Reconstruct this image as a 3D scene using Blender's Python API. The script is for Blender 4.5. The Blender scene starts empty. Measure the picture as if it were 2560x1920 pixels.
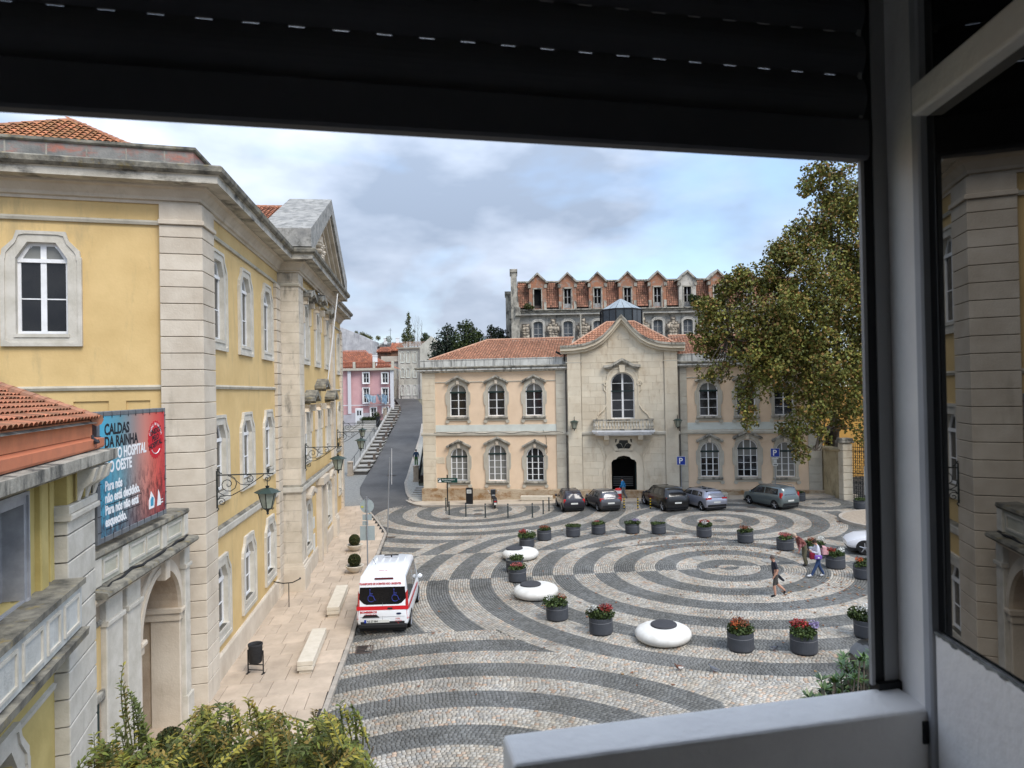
import bpy, bmesh, math, random
import numpy as np
from mathutils import Vector, Matrix
random.seed(7); RNG = np.random.default_rng(7)
S = bpy.context.scene; COL = S.collection
R = math.radians
# ------------------------------------------------------------------ camera
AX = 0.0262                       # the square rises gently to the right
cd = bpy.data.cameras.new('camera'); cam = bpy.data.objects.new('camera', cd); COL.objects.link(cam); S.camera = cam
cd.sensor_width = 36; cd.lens = 1700 / 2560 * 36; cd.clip_start = 0.02; cd.clip_end = 3000
pit = math.atan(16 / 1700); rl = 0.018
fw = Vector((0, math.cos(pit), math.sin(pit))); zp_ = Vector((0, -math.sin(pit), math.cos(pit))); xx = Vector((1, 0, 0))
cx = xx * math.cos(rl) - zp_ * math.sin(rl); cy = xx * math.sin(rl) + zp_ * math.cos(rl)
cam.matrix_world = Matrix(((cx.x, cy.x, -fw.x, 0), (cx.y, cy.y, -fw.y, 0), (cx.z, cy.z, -fw.z, 9.2), (0, 0, 0, 1)))
cd.dof.use_dof = True; cd.dof.focus_distance = 28; cd.dof.aperture_fstop = 9.0
# ------------------------------------------------------------------ sky
W = bpy.data.worlds.new('World'); S.world = W; W.use_nodes = True
nt = W.node_tree; N = nt.nodes; N.clear()
def wn(t, **k):
    n = N.new(t)
    for a, b in k.items(): setattr(n, a, b)
    return n
def ln(a, b): nt.links.new(a, b)
sky = wn('ShaderNodeTexSky', sky_type='NISHITA'); sky.sun_disc = False
SUN_EL, SUN_AZ = 50, 142
sky.sun_elevation = R(SUN_EL); sky.sun_rotation = R(SUN_AZ); sky.altitude = 50; sky.air_density = 1.0; sky.dust_density = 1.0
tc = wn('ShaderNodeTexCoord'); mp = wn('ShaderNodeMapping'); mp.inputs['Scale'].default_value = (1.0, 1.0, 2.3); mp.inputs['Location'].default_value = (0.35, 0.1, 0.25)
ln(tc.outputs['Generated'], mp.inputs[0])
n1 = wn('ShaderNodeTexNoise'); n1.inputs['Scale'].default_value = 2.1; n1.inputs['Detail'].default_value = 5; n1.inputs['Roughness'].default_value = .5; n1.inputs['Distortion'].default_value = .35
n2 = wn('ShaderNodeTexNoise'); n2.inputs['Scale'].default_value = 3.3; n2.inputs['Detail'].default_value = 5; n2.inputs['Roughness'].default_value = .5
ln(mp.outputs[0], n1.inputs[0]); ln(mp.outputs[0], n2.inputs[0])
cov = wn('ShaderNodeValToRGB'); cov.color_ramp.elements[0].position = .34; cov.color_ramp.elements[1].position = .50
cov.color_ramp.elements[0].color = (.12, .12, .12, 1); ln(n1.outputs['Fac'], cov.inputs[0])
shd = wn('ShaderNodeValToRGB'); e = shd.color_ramp.elements
e[0].position = .38; e[0].color = (1.55, 1.9, 2.5, 1); e[1].position = .62; e[1].color = (3.3, 3.7, 4.4, 1)
ln(n2.outputs['Fac'], shd.inputs[0])
mx = wn('ShaderNodeMix', data_type='RGBA'); ln(cov.outputs[0], mx.inputs[0]); ln(sky.outputs[0], mx.inputs[6]); ln(shd.outputs[0], mx.inputs[7])
bg = wn('ShaderNodeBackground'); bg.inputs[1].default_value = 0.105; sx = wn('ShaderNodeSeparateXYZ'); ln(tc.outputs['Generated'], sx.inputs[0])
zg = wn('ShaderNodeMapRange'); zg.inputs[1].default_value = 0; zg.inputs[2].default_value = 1; zg.inputs[3].default_value = 1.0; zg.inputs[4].default_value = 3.1; ln(sx.outputs[2], zg.inputs[0])
vs = wn('ShaderNodeVectorMath', operation='SCALE'); ln(mx.outputs[2], vs.inputs[0]); ln(zg.outputs[0], vs.inputs['Scale']); ln(vs.outputs[0], bg.inputs[0])
ow = wn('ShaderNodeOutputWorld'); ln(bg.outputs[0], ow.inputs[0])
sd = bpy.data.lights.new('sun', 'SUN'); sun = bpy.data.objects.new('sun', sd); COL.objects.link(sun)
sd.energy = 1.5; sd.angle = R(28); sd.color = (1, .95, .87)
az = R(SUN_AZ); el = R(SUN_EL)
sv = Vector((math.sin(az) * math.cos(el), math.cos(az) * math.cos(el), math.sin(el)))
sun.rotation_euler = sv.to_track_quat('Z', 'Y').to_euler(); sun.location = (0, 0, 60)
S.view_settings.view_transform = 'Standard'; S.view_settings.look = 'None'; S.view_settings.gamma = 1
S.view_settings.exposure = 0.85; S.view_settings.use_curve_mapping = False
S.render.engine = 'CYCLES'; S.cycles.max_bounces = 6

# ------------------------------------------------------------------ materials
MT = {}
def mat(name, c, c2=None, sc=1.5, rough=.85, bump=0.0, bsc=30, spec=.3, metal=0, grime=None, gamt=.5, gsc=(1.2, 1.2, .25), attr=False, rnd=0.0, gth=.52, trans=0, coat=0, bx=None):
    if name in MT: return MT[name]
    m = bpy.data.materials.new(name); m.use_nodes = True; t = m.node_tree; b = t.nodes['Principled BSDF']
    L = t.links.new; nn = t.nodes.new
    b.inputs['Roughness'].default_value = rough; b.inputs['Metallic'].default_value = metal
    b.inputs['Specular IOR Level'].default_value = spec; b.inputs['Coat Weight'].default_value = coat
    if trans: b.inputs['Transmission Weight'].default_value = trans
    geo = nn('ShaderNodeNewGeometry'); pos = geo.outputs['Position']
    if attr:
        a = nn('ShaderNodeAttribute'); a.attribute_name = 'Col'; cur = a.outputs['Color']
    else:
        r = nn('ShaderNodeRGB'); r.outputs[0].default_value = (*c, 1); cur = r.outputs[0]
    if c2 is not None or attr:
        no = nn('ShaderNodeTexNoise'); no.inputs['Scale'].default_value = sc; no.inputs['Detail'].default_value = 6; no.inputs['Roughness'].default_value = .62
        L(pos, no.inputs[0]); rp = nn('ShaderNodeValToRGB'); rp.color_ramp.elements[0].position = .36; rp.color_ramp.elements[1].position = .66; L(no.outputs['Fac'], rp.inputs[0])
        mxx = nn('ShaderNodeMix'); mxx.data_type = 'RGBA'; L(rp.outputs[0], mxx.inputs[0])
        if attr:
            mxx.blend_type = 'MULTIPLY'; L(cur, mxx.inputs[6]); mxx.inputs[7].default_value = (*(c2 or (.82, .82, .82)), 1)
        else:
            L(cur, mxx.inputs[6]); mxx.inputs[7].default_value = (*c2, 1)
        cur = mxx.outputs[2]
    if grime:
        mpg = nn('ShaderNodeMapping'); mpg.inputs['Scale'].default_value = gsc; L(pos, mpg.inputs[0])
        g = nn('ShaderNodeTexNoise'); g.inputs['Scale'].default_value = 1.6; g.inputs['Detail'].default_value = 8; g.inputs['Roughness'].default_value = .7; L(mpg.outputs[0], g.inputs[0])
        gr = nn('ShaderNodeValToRGB'); gr.color_ramp.elements[0].position = gth; gr.color_ramp.elements[1].position = gth + .16; gr.color_ramp.elements[1].color = (gamt,) * 3 + (1,)
        L(g.outputs['Fac'], gr.inputs[0]); gm = nn('ShaderNodeMix'); gm.data_type = 'RGBA'; L(gr.outputs[0], gm.inputs[0]); L(cur, gm.inputs[6]); gm.inputs[7].default_value = (*grime, 1); cur = gm.outputs[2]
    if rnd:
        oi = nn('ShaderNodeObjectInfo'); mr = nn('ShaderNodeMapRange'); mr.inputs[3].default_value = 1 - rnd; mr.inputs[4].default_value = 1 + rnd; L(oi.outputs['Random'], mr.inputs[0])
        h = nn('ShaderNodeVectorMath'); h.operation = 'SCALE'; L(cur, h.inputs[0]); L(mr.outputs[0], h.inputs['Scale']); cur = h.outputs[0]
    L(cur, b.inputs['Base Color'])
    if bump:
        bn = nn('ShaderNodeTexNoise'); bn.inputs['Scale'].default_value = bsc; bn.inputs['Detail'].default_value = 5
        bu = nn('ShaderNodeBump'); bu.inputs['Strength'].default_value = bump; bu.inputs['Distance'].default_value = .02
        L(pos, bn.inputs[0]); L(bn.outputs['Fac'], bu.inputs['Height']); L(bu.outputs[0], b.inputs['Normal'])
    MT[name] = m; return m
YEL = mat('yellow_plaster', (.66, .475, .22), (.57, .40, .175), sc=.7, bump=.25, bsc=14, grime=(.34, .27, .15), gamt=.45, gth=.55)
YEL2 = mat('yellow_plaster_olive', (.54, .43, .17), (.42, .33, .12), sc=1.1, bump=.25, bsc=14)
LIM = mat('limestone', (.61, .54, .44), (.49, .42, .33), sc=1.0, bump=.35, bsc=18, rnd=.06, grime=(.30, .26, .20), gamt=.5, gth=.56)
LIMW = mat('pale_window_stone', (.59, .555, .485), (.46, .43, .36), sc=2.2, bump=.3, bsc=22, grime=(.25, .24, .21), gamt=.4, gth=.6)
LIMD = mat('weathered_stone', (.46, .43, .36), (.26, .24, .20), sc=1.6, bump=.6, bsc=16, grime=(.045, .045, .042), gamt=.9, gth=.47, gsc=(1.5, 1.5, .55))
LICH = mat('lichened_stone', (.27, .25, .20), (.075, .072, .062), sc=2.6, bump=.8, bsc=14, grime=(.30, .22, .06), gamt=.65, gth=.56, gsc=(2, 2, 2))
REDR = mat('grey_render_red_patches', (.27, .26, .24), (.16, .16, .15), sc=2.0, bump=.5, bsc=18, grime=(.42, .14, .09), gamt=.85, gth=.49, gsc=(.5, .5, 1.1))
STR = mat('string_course_stone', (.50, .46, .37), (.38, .35, .28), sc=1.6, bump=.4, bsc=16, grime=(.16, .15, .13), gamt=.8, gth=.56, gsc=(.8, .8, 1.2))
WHT = mat('white_paint', (.80, .80, .80), (.70, .70, .69), sc=3, rough=.5)
STREAK = mat('streaked_white_render', (.62, .62, .58), (.45, .45, .42), sc=1.4, bump=.3, grime=(.07, .07, .07), gamt=.9, gth=.50, gsc=(2.4, 2.4, .18))
PEACH = mat('peach_plaster', (.75, .575, .41), (.68, .515, .36), sc=.8, bump=.15, bsc=12, grime=(.45, .36, .26), gamt=.3, gth=.6)
PSTN = mat('beige_ashlar', (.68, .61, .48), (.57, .49, .37), sc=.55, bump=.2, bsc=16, rnd=.06, grime=(.33, .22, .12), gamt=.45, gth=.55, gsc=(.9, .9, .35))
PGRY = mat('grey_pilaster_stone', (.50, .47, .39), (.42, .38, .31), sc=1.4, bump=.25, rnd=.06)
PLN = mat('stained_plinth', (.48, .39, .28), (.35, .27, .18), sc=.9, bump=.4, grime=(.22, .11, .035), gamt=.85, gth=.46, gsc=(.8, .8, 1.2))
WHB = mat('white_frieze', (.62, .65, .60), (.55, .57, .52), sc=1.2)
GRN = mat('dark_green_paint', (.012, .03, .028), rough=.5)
GLS = mat('dark_window_glass', (.010, .010, .011), (.022, .021, .02), sc=.9, rough=.06, spec=.55)
GLG = mat('curtained_window_glass', (.20, .20, .18), (.15, .15, .14), sc=1.2, rough=.12, spec=.5)
TILE = mat('terracotta_tile', (.4, .17, .09), attr=True, bump=.5, bsc=40, rough=.9, grime=(.13, .10, .06), gamt=.6, gth=.55, gsc=(3, 3, 3))
IRON = mat('black_iron', (.012, .016, .015), rough=.5, spec=.4)
LGREEN = mat('dark_green_lamp_metal', (.035, .055, .045), rough=.5, metal=.2)
LGLASS = mat('frosted_lamp_glass', (.34, .36, .29), (.25, .27, .21), sc=6, rough=.3)
SLAB = mat('pink_limestone_slab', (.52, .42, .32), (.41, .33, .25), sc=1.3, bump=.35, bsc=20, rnd=.10, rough=.75, grime=(.28, .23, .18), gamt=.45, gth=.57, gsc=(.7, .7, .7))
BNCH = mat('cream_bench_stone', (.62, .56, .46), (.54, .48, .38), sc=3, bump=.2, bsc=40)
ASPH = mat('asphalt', (.098, .096, .094), (.064, .063, .062), sc=.35, bump=.6, bsc=60, rough=.9, grime=(.14, .14, .14), gamt=.3, gth=.6, gsc=(.9, .9, .9))
COBB = mat('cobble_stone', (.4, .4, .4), attr=True, c2=(.76, .74, .70), sc=.42, bump=.5, bsc=50, rough=.8)
JNT = mat('sand_joint', (.05, .047, .042), (.035, .033, .03), sc=4, rough=.95)
GRCB = mat('grey_cobble_ground', (.24, .235, .215), (.16, .16, .148), sc=6, bump=1.0, bsc=14, rough=.95)
EARTH = mat('earth', (.16, .15, .11), (.10, .10, .07), sc=.2)
LEAF = mat('leaf', (.1, .1, .03), attr=True, c2=(.8, .8, .8), rough=.6, spec=.25)
BARK = mat('bark', (.16, .13, .10), (.09, .075, .06), sc=5, bump=.8, bsc=20)
PGR = mat('dark_planter', (.060, .065, .075), (.048, .052, .060), sc=3, rough=.55, grime=(.12, .12, .12), gamt=.3, gth=.6)
PLINE = mat('planter_groove', (.19, .19, .20), rough=.6)
SEATW = mat('white_seat_concrete', (.67, .655, .61), (.57, .55, .50), sc=3, rough=.6, grime=(.42, .40, .34), gamt=.35, gth=.58, gsc=(1.5, 1.5, .6))
CUSH = mat('charcoal_cushion', (.045, .045, .050), (.035, .035, .038), sc=5, rough=.7)
TYRE = mat('tyre_rubber', (.012, .012, .012), rough=.8)
RIM = mat('alloy_rim', (.35, .35, .36), rough=.35, metal=.7)
CGLS = mat('car_glass', (.012, .014, .016), (.03, .035, .04), sc=2, rough=.05, spec=.9)
TAIL = mat('red_tail_lamp', (.42, .015, .015), rough=.2, spec=.6)
PLATE = mat('number_plate', (.62, .62, .58), rough=.5)
BLKP = mat('black_plastic', (.012, .012, .013), rough=.6)
WHL = mat('lamp_white_lens', (.6, .6, .62), rough=.2)
GALV = mat('galvanised_steel', (.36, .38, .40), (.30, .31, .33), sc=6, rough=.45, metal=.6)
def paint(n, c, metal=0.0, coat=.6): return mat(n, c, rough=.28, metal=metal, coat=coat, spec=.35)

# ------------------------------------------------------------------ mesh builder
class M:
    def __init__(s): s.v = []; s.f = []; s.m = []; s.T = None
    def add(s, vs, fs, mi=0):
        o = len(s.v)
        if s.T is not None: vs = [tuple(s.T @ Vector(v)) for v in vs]
        s.v += [tuple(v) for v in vs]; s.f += [tuple(i + o for i in f) for f in fs]; s.m += [mi] * len(fs); return s
    def box(s, x0, x1, y0, y1, z0, z1, mi=0):
        v = [(x, y, z) for x in (x0, x1) for y in (y0, y1) for z in (z0, z1)]
        return s.add(v, [(0, 1, 3, 2), (4, 6, 7, 5), (0, 4, 5, 1), (2, 3, 7, 6), (0, 2, 6, 4), (1, 5, 7, 3)], mi)
    def cbox(s, x0, x1, y0, y1, z0, z1, c=.02, mi=0):   # a box with chamfered edges on the -y face
        v = [(x0, y1, z0), (x1, y1, z0), (x1, y1, z1), (x0, y1, z1), (x0, y0 + c, z0), (x1, y0 + c, z0), (x1, y0 + c, z1), (x0, y0 + c, z1),
             (x0 + c, y0, z0 + c), (x1 - c, y0, z0 + c), (x1 - c, y0, z1 - c), (x0 + c, y0, z1 - c)]
        return s.add(v, [(0, 3, 2, 1), (0, 1, 5, 4), (1, 2, 6, 5), (2, 3, 7, 6), (3, 0, 4, 7), (4, 5, 9, 8), (5, 6, 10, 9), (6, 7, 11, 10), (7, 4, 8, 11), (8, 9, 10, 11)], mi)
    def prism(s, P, a, b, ax='y', mi=0, cap=True):      # polygon in the plane across ax, extruded from a to b
        n = len(P)
        q = {'y': lambda p, t: (p[0], t, p[1]), 'z': lambda p, t: (p[0], p[1], t), 'x': lambda p, t: (t, p[0], p[1])}[ax]
        f = [(i, (i + 1) % n, n + (i + 1) % n, n + i) for i in range(n)]
        if cap: f += [tuple(range(n))[::-1], tuple(range(n, 2 * n))]
        return s.add([q(p, a) for p in P] + [q(p, b) for p in P], f, mi)
    def ring(s, O, I, y0, y1, yi, mi=0):                # band between two outlines (x,z): front at y0, outer side back to y1, inner side back to yi
        n = len(O)
        v = [(p[0], y0, p[1]) for p in O] + [(p[0], y0, p[1]) for p in I] + [(p[0], y1, p[1]) for p in O] + [(p[0], yi, p[1]) for p in I]
        f = []
        for i in range(n):
            j = (i + 1) % n
            f += [(i, j, n + j, n + i), (i, 2 * n + i, 2 * n + j, j), (n + i, n + j, 3 * n + j, 3 * n + i)]
        return s.add(v, f, mi)
    def tube(s, P, r, n=8, mi=0, cap=True):
        P = [Vector(p) for p in P]; v = []; rr = r if isinstance(r, (list, tuple)) else [r] * len(P); up = None
        for i, p in enumerate(P):
            d = (P[min(i + 1, len(P) - 1)] - P[max(i - 1, 0)])
            if d.length < 1e-9: d = Vector((0, 0, 1))
            d.normalize()
            if up is None: up = Vector((0, 0, 1)) if abs(d.z) < .9 else Vector((1, 0, 0))
            a = d.cross(up)
            if a.length < 1e-6: a = d.orthogonal()
            a.normalize(); b = a.cross(d).normalized(); up = b
            for k in range(n):
                t = 2 * math.pi * k / n; v.append(p + (a * math.cos(t) + b * math.sin(t)) * rr[i])
        f = [(i * n + k, i * n + (k + 1) % n, (i + 1) * n + (k + 1) % n, (i + 1) * n + k) for i in range(len(P) - 1) for k in range(n)]
        if cap: f += [tuple(range(n))[::-1], tuple(range((len(P) - 1) * n, len(P) * n))]
        return s.add(v, f, mi)
    def lathe(s, prof, c=(0, 0, 0), n=24, mi=0, sx=1, sy=1, cap=True):
        v = []; k = len(prof)
        for r, z in prof:
            for i in range(n):
                t = 2 * math.pi * i / n; v.append((c[0] + r * math.cos(t) * sx, c[1] + r * math.sin(t) * sy, c[2] + z))
        f = [(j * n + i, j * n + (i + 1) % n, (j + 1) * n + (i + 1) % n, (j + 1) * n + i) for j in range(k - 1) for i in range(n)]
        if cap: f += [tuple(range(n))[::-1], tuple(range((k - 1) * n, k * n))]
        return s.add(v, f, mi)
    def mesh(s, name, mats):
        me = bpy.data.meshes.new(name); me.from_pydata(s.v, [], s.f)
        for m in (mats if isinstance(mats, (list, tuple)) else [mats]): me.materials.append(m)
        me.polygons.foreach_set('material_index', s.m); me.update(); return me
def put(name, me, par=None, loc=(0, 0, 0), rz=0, smooth=False):
    o = bpy.data.objects.new(name, me); COL.objects.link(o); o.location = loc; o.rotation_euler = (0, 0, rz); o.parent = par
    if smooth and me: me.polygons.foreach_set('use_smooth', [True] * len(me.polygons))
    return o
def obj(name, m, mats, par=None, loc=(0, 0, 0), rz=0, smooth=False, fix=False):
    me = m.mesh(name, mats)
    if fix:
        b = bmesh.new(); b.from_mesh(me); bmesh.ops.recalc_face_normals(b, faces=b.faces); b.to_mesh(me); b.free()
    return put(name, me, par, loc, rz, smooth)
def thing(name, label, cat, loc=(0, 0, 0), rz=0, group=None):
    o = put(name, None, None, loc, rz); o['label'] = label; o['category'] = cat; o.empty_display_size = .2
    if group: o['group'] = group
    return o
def tag(o, label, cat, group=None):
    o['label'] = label; o['category'] = cat
    if group: o['group'] = group
    return o
def struct(o, kind='structure'): o['kind'] = kind; return o
def kids(o): return [c for c in COL.objects if c.parent == o]
def dup(o, loc, rz=None, par=None, label=None, sub=None):
    ch = kids(o) if sub is None else sub
    c = o.copy(); COL.objects.link(c); c.location = loc
    if rz is not None: c.rotation_euler = (0, 0, rz)
    if par is not None: c.parent = par
    if label: c['label'] = label
    for k in ch:
        kk = k.copy(); COL.objects.link(kk); kk.parent = c
        for g in kids(k):
            gg = g.copy(); COL.objects.link(gg); gg.parent = kk
    return c
def G(x, y): return AX * x
def colmesh(name, V, F, C, mt):      # numpy mesh with a colour per face corner; F (n,4)
    me = bpy.data.meshes.new(name); nv, nf, k = len(V), len(F), F.shape[1]
    me.vertices.add(nv); me.vertices.foreach_set('co', np.asarray(V, np.float32).ravel())
    me.loops.add(nf * k); me.loops.foreach_set('vertex_index', F.astype(np.int32).ravel())
    me.polygons.add(nf); me.polygons.foreach_set('loop_start', np.arange(0, nf * k, k, dtype=np.int32)); me.polygons.foreach_set('loop_total', np.full(nf, k, np.int32))
    a = me.color_attributes.new('Col', 'FLOAT_COLOR', 'CORNER')
    cc = np.ones((nf, k, 4), np.float32); cc[:, :, :3] = C[:, None, :]; a.data.foreach_set('color', cc.ravel())
    me.materials.append(mt); me.update(calc_edges=True); return me
def text(body, size, mt, name='lettering', par=None, M4=None, ext=.0015, align='LEFT', sx=1.0, bold=0.0):
    cu = bpy.data.curves.new('t', 'FONT'); cu.body = body; cu.size = size; cu.extrude = ext; cu.align_x = align; cu.offset = bold; cu.resolution_u = 3
    o = bpy.data.objects.new('t', cu); COL.objects.link(o)
    dg = bpy.context.evaluated_depsgraph_get(); me = bpy.data.meshes.new_from_object(o.evaluated_get(dg)); me.name = name
    bpy.data.objects.remove(o); bpy.data.curves.remove(cu)
    me.materials.clear(); me.materials.append(mt)
    me.transform(Matrix.Diagonal((sx, 1, 1, 1)))
    if M4 is not None: me.transform(M4)
    return put(name, me, par)
FR = Matrix(((1, 0, 0, 0), (0, 0, -1, 0), (0, 1, 0, 0), (0, 0, 0, 1)))  # text plane xy -> facade plane xz facing -y
def TM(x, y, z, rz=0): return Matrix.Translation((x, y, z)) @ Matrix.Rotation(rz, 4, 'Z') @ FR
# ------------------------------------------------------------------ facade helpers
class Fac:                       # a facade frame: x along the wall, -y outwards
    def __init__(s, O, d):
        l = math.hypot(*d); s.O = O; s.d = (d[0] / l, d[1] / l); s.n = (s.d[1], -s.d[0]); s.rz = math.atan2(s.d[1], s.d[0])
    def p(s, x, out=0, z=0): return (s.O[0] + s.d[0] * x + s.n[0] * out, s.O[1] + s.d[1] * x + s.n[1] * out, z)
def wall(par, fc, x0, x1, z0, z1, holes, mt, out=0, th=.5, name='wall'):
    xs = sorted(set([x0, x1] + [h[0] for h in holes] + [h[1] for h in holes])); zs = sorted(set([z0, z1] + [h[2] for h in holes] + [h[3] for h in holes]))
    m = M()
    for i in range(len(xs) - 1):
        for j in range(len(zs) - 1):
            a, b, c, d = xs[i], xs[i + 1], zs[j], zs[j + 1]; cx_, cz_ = (a + b) / 2, (c + d) / 2
            if any(h[0] < cx_ < h[1] and h[2] < cz_ < h[3] for h in holes): continue
            m.add([(a, 0, c), (b, 0, c), (b, 0, d), (a, 0, d)], [(0, 1, 2, 3)])
    for a, b, c, d in holes:
        m.add([(a, 0, c), (b, 0, c), (b, 0, d), (a, 0, d), (a, th, c), (b, th, c), (b, th, d), (a, th, d)], [(0, 4, 5, 1), (1, 5, 6, 2), (2, 6, 7, 3), (3, 7, 4, 0)])
    m.add([(x0, 0, z0), (x1, 0, z0), (x1, th, z0), (x0, th, z0), (x0, 0, z1), (x1, 0, z1), (x1, th, z1), (x0, th, z1)], [(0, 3, 7, 4), (1, 5, 6, 2), (4, 5, 6, 7)])
    return obj(name, m, mt, par, fc.p(0, out), fc.rz)
def sweep(path, prof, mt, name, par, closed=False, caps=True):   # path in world xy, outwards = right-hand side; prof (out,z)
    P = [Vector(p[:2]) for p in path]; n = len(P); V = []
    for i in range(n):
        a = (P[i] - P[i - 1]).normalized() if i > 0 else None; b = (P[i + 1] - P[i]).normalized() if i < n - 1 else None
        a = a or b; b = b or a
        na, nb = Vector((a.y, -a.x)), Vector((b.y, -b.x)); mvec = na + nb; mvec = mvec / max(.3, mvec.dot(na))
        for o, z in prof: V.append((P[i].x + mvec.x * o, P[i].y + mvec.y * o, z))
    k = len(prof); F = []
    for i in range(n - 1):
        for j in range(k if closed else k - 1):
            jj = (j + 1) % k; F.append((i * k + j, (i + 1) * k + j, (i + 1) * k + jj, i * k + jj))
    if caps: F += [tuple(range(k)), tuple(range((n - 1) * k, n * k))[::-1]]
    m = M(); m.add(V, F); return obj(name, m, mt, par)
def outline_pair(O, I, c):       # matching vertex lists of two star-shaped outlines round centre c
    def ang(p): return math.atan2(p[1] - c[1], p[0] - c[0])
    A = sorted(set([round(ang(p), 5) for p in O + I]))
    def hit(poly, t):
        dx, dy = math.cos(t), math.sin(t); best = 0
        for i in range(len(poly)):
            p, q = poly[i], poly[(i + 1) % len(poly)]; ex, ey = q[0] - p[0], q[1] - p[1]; den = dx * ey - dy * ex
            if abs(den) < 1e-9: continue
            wx, wy = p[0] - c[0], p[1] - c[1]; tt = (wx * ey - wy * ex) / den; u = (wx * dy - wy * dx) / den
            if -1e-4 <= u <= 1 + 1e-4 and tt > best: best = tt
        return (c[0] + dx * best, c[1] + dy * best)
    return [hit(O, t) for t in A], [hit(I, t) for t in A]
def arch(hw, zb, zs, zt, n=12, flat=0.0):
    P = [(-hw, zb), (hw, zb)]
    for i in range(n + 1):
        t = math.pi * i / n; P.append((hw * math.cos(t), zs + (zt - zs) * math.sin(t)))
    return P
def oct_top(hw, zb, zs, zt, tw): return [(-hw, zb), (hw, zb), (hw, zs), (tw, zt), (-tw, zt), (-hw, zs)]
def window(par, loc, rz, inner, zb, zt, hw, rec, mull, bars, transom, lun_top, fm=WHT, gm=GLS, gmt=None, ft=.06, mw=.05, tm=None, th=.09, sur=None, smat=LIMW, proud=.06, extra=None, zc=None):
    """window part: frame mesh; children: surround, panes, sill. inner = opening outline (x,z)"""
    zc = zc or (zb + zt) / 2
    ins = [((p[0]) * (1 - ft / hw), zc + (p[1] - zc) * (1 - ft * 2 / (zt - zb))) for p in inner]
    A, B = outline_pair(inner, ins, (0, zc))
    m = M(); m.ring(A, B, rec, rec + .08, rec + .06)
    def topz(x):
        best = zb
        for i in range(len(ins)):
            p, q = ins[i], ins[(i + 1) % len(ins)]
            if abs(p[0] - q[0]) < 1e-9: continue
            u = (x - p[0]) / (q[0] - p[0])
            if 0 <= u <= 1: best = max(best, p[1] + u * (q[1] - p[1]))
        return best
    for x in mull: m.box(x - mw / 2, x + mw / 2, rec + .002, rec + .06, zb + ft * .5, topz(x) + .02)
    hx = hw - ft * .6
    for z in bars: m.box(-hx, hx, rec + .012, rec + .05, z - .018, z + .018)
    w = obj('window', m, fm, par, loc, rz)
    if transom is not None: 
        t = M(); t.box(-hw + .01, hw - .01, rec - .03, rec + .07, transom - th / 2, transom + th / 2); obj('transom', t, tm or fm, w)
    xs = [-hw + ft] + sorted(mull) + [hw - ft]; zl = [zb + ft] + sorted(b for b in bars if transom is None or b < transom) + [transom if transom is not None else lun_top]
    zu = [transom] + sorted(b for b in bars if b > transom) if transom is not None else []
    for i in range(len(xs) - 1):
        a, b = xs[i], xs[i + 1]
        for j in range(len(zl) - 1):
            px, pz = (a + b) / 2, (zl[j] + zl[j + 1]) / 2; p = M(); p.add([(x - px, 0, z - pz) for x, z in ((a, zl[j]), (b, zl[j]), (b, zl[j + 1]), (a, zl[j + 1]))], [(0, 1, 2, 3)])
            q = obj('pane', p, gm[0] if isinstance(gm, list) and j >= gm[2] else (gm[1] if isinstance(gm, list) else gm), w, (px, rec + .035, pz)); q.rotation_euler = (random.uniform(-.006, .006), 0, random.uniform(-.01, .01))
        for j in range(len(zu)):
            z0 = zu[j]; last = j == len(zu) - 1
            if last: top = [(b - (b - a) * t / 6, topz(b - (b - a) * t / 6)) for t in range(7)]
            else: top = [(b, zu[j + 1]), (a, zu[j + 1])]
            pts = [(a, z0), (b, z0)] + [(x, max(z, z0 + .001)) for x, z in top]
            p = M(); p.add([(x, 0, z) for x, z in pts], [tuple(range(len(pts)))]); obj('pane', p, gmt or (gm[0] if isinstance(gm, list) else gm), w, (0, rec + .035, 0))
    if sur:
        O, I = outline_pair(sur, inner, (0, zc)); s = M(); s.ring(O, I, -proud, .01, rec + .05)
        O2 = [(x * 1.0, z) for x, z in O]; mid = [(x + (y[0] - x) * .30, z + (y[1] - z) * .30) for (x, z), y in zip(O, I)]
        s.ring(O2, mid, -proud - .035, -proud, -proud)
        obj('window_surround', s, smat, w)
    if extra: extra(w)
    return w
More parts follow.
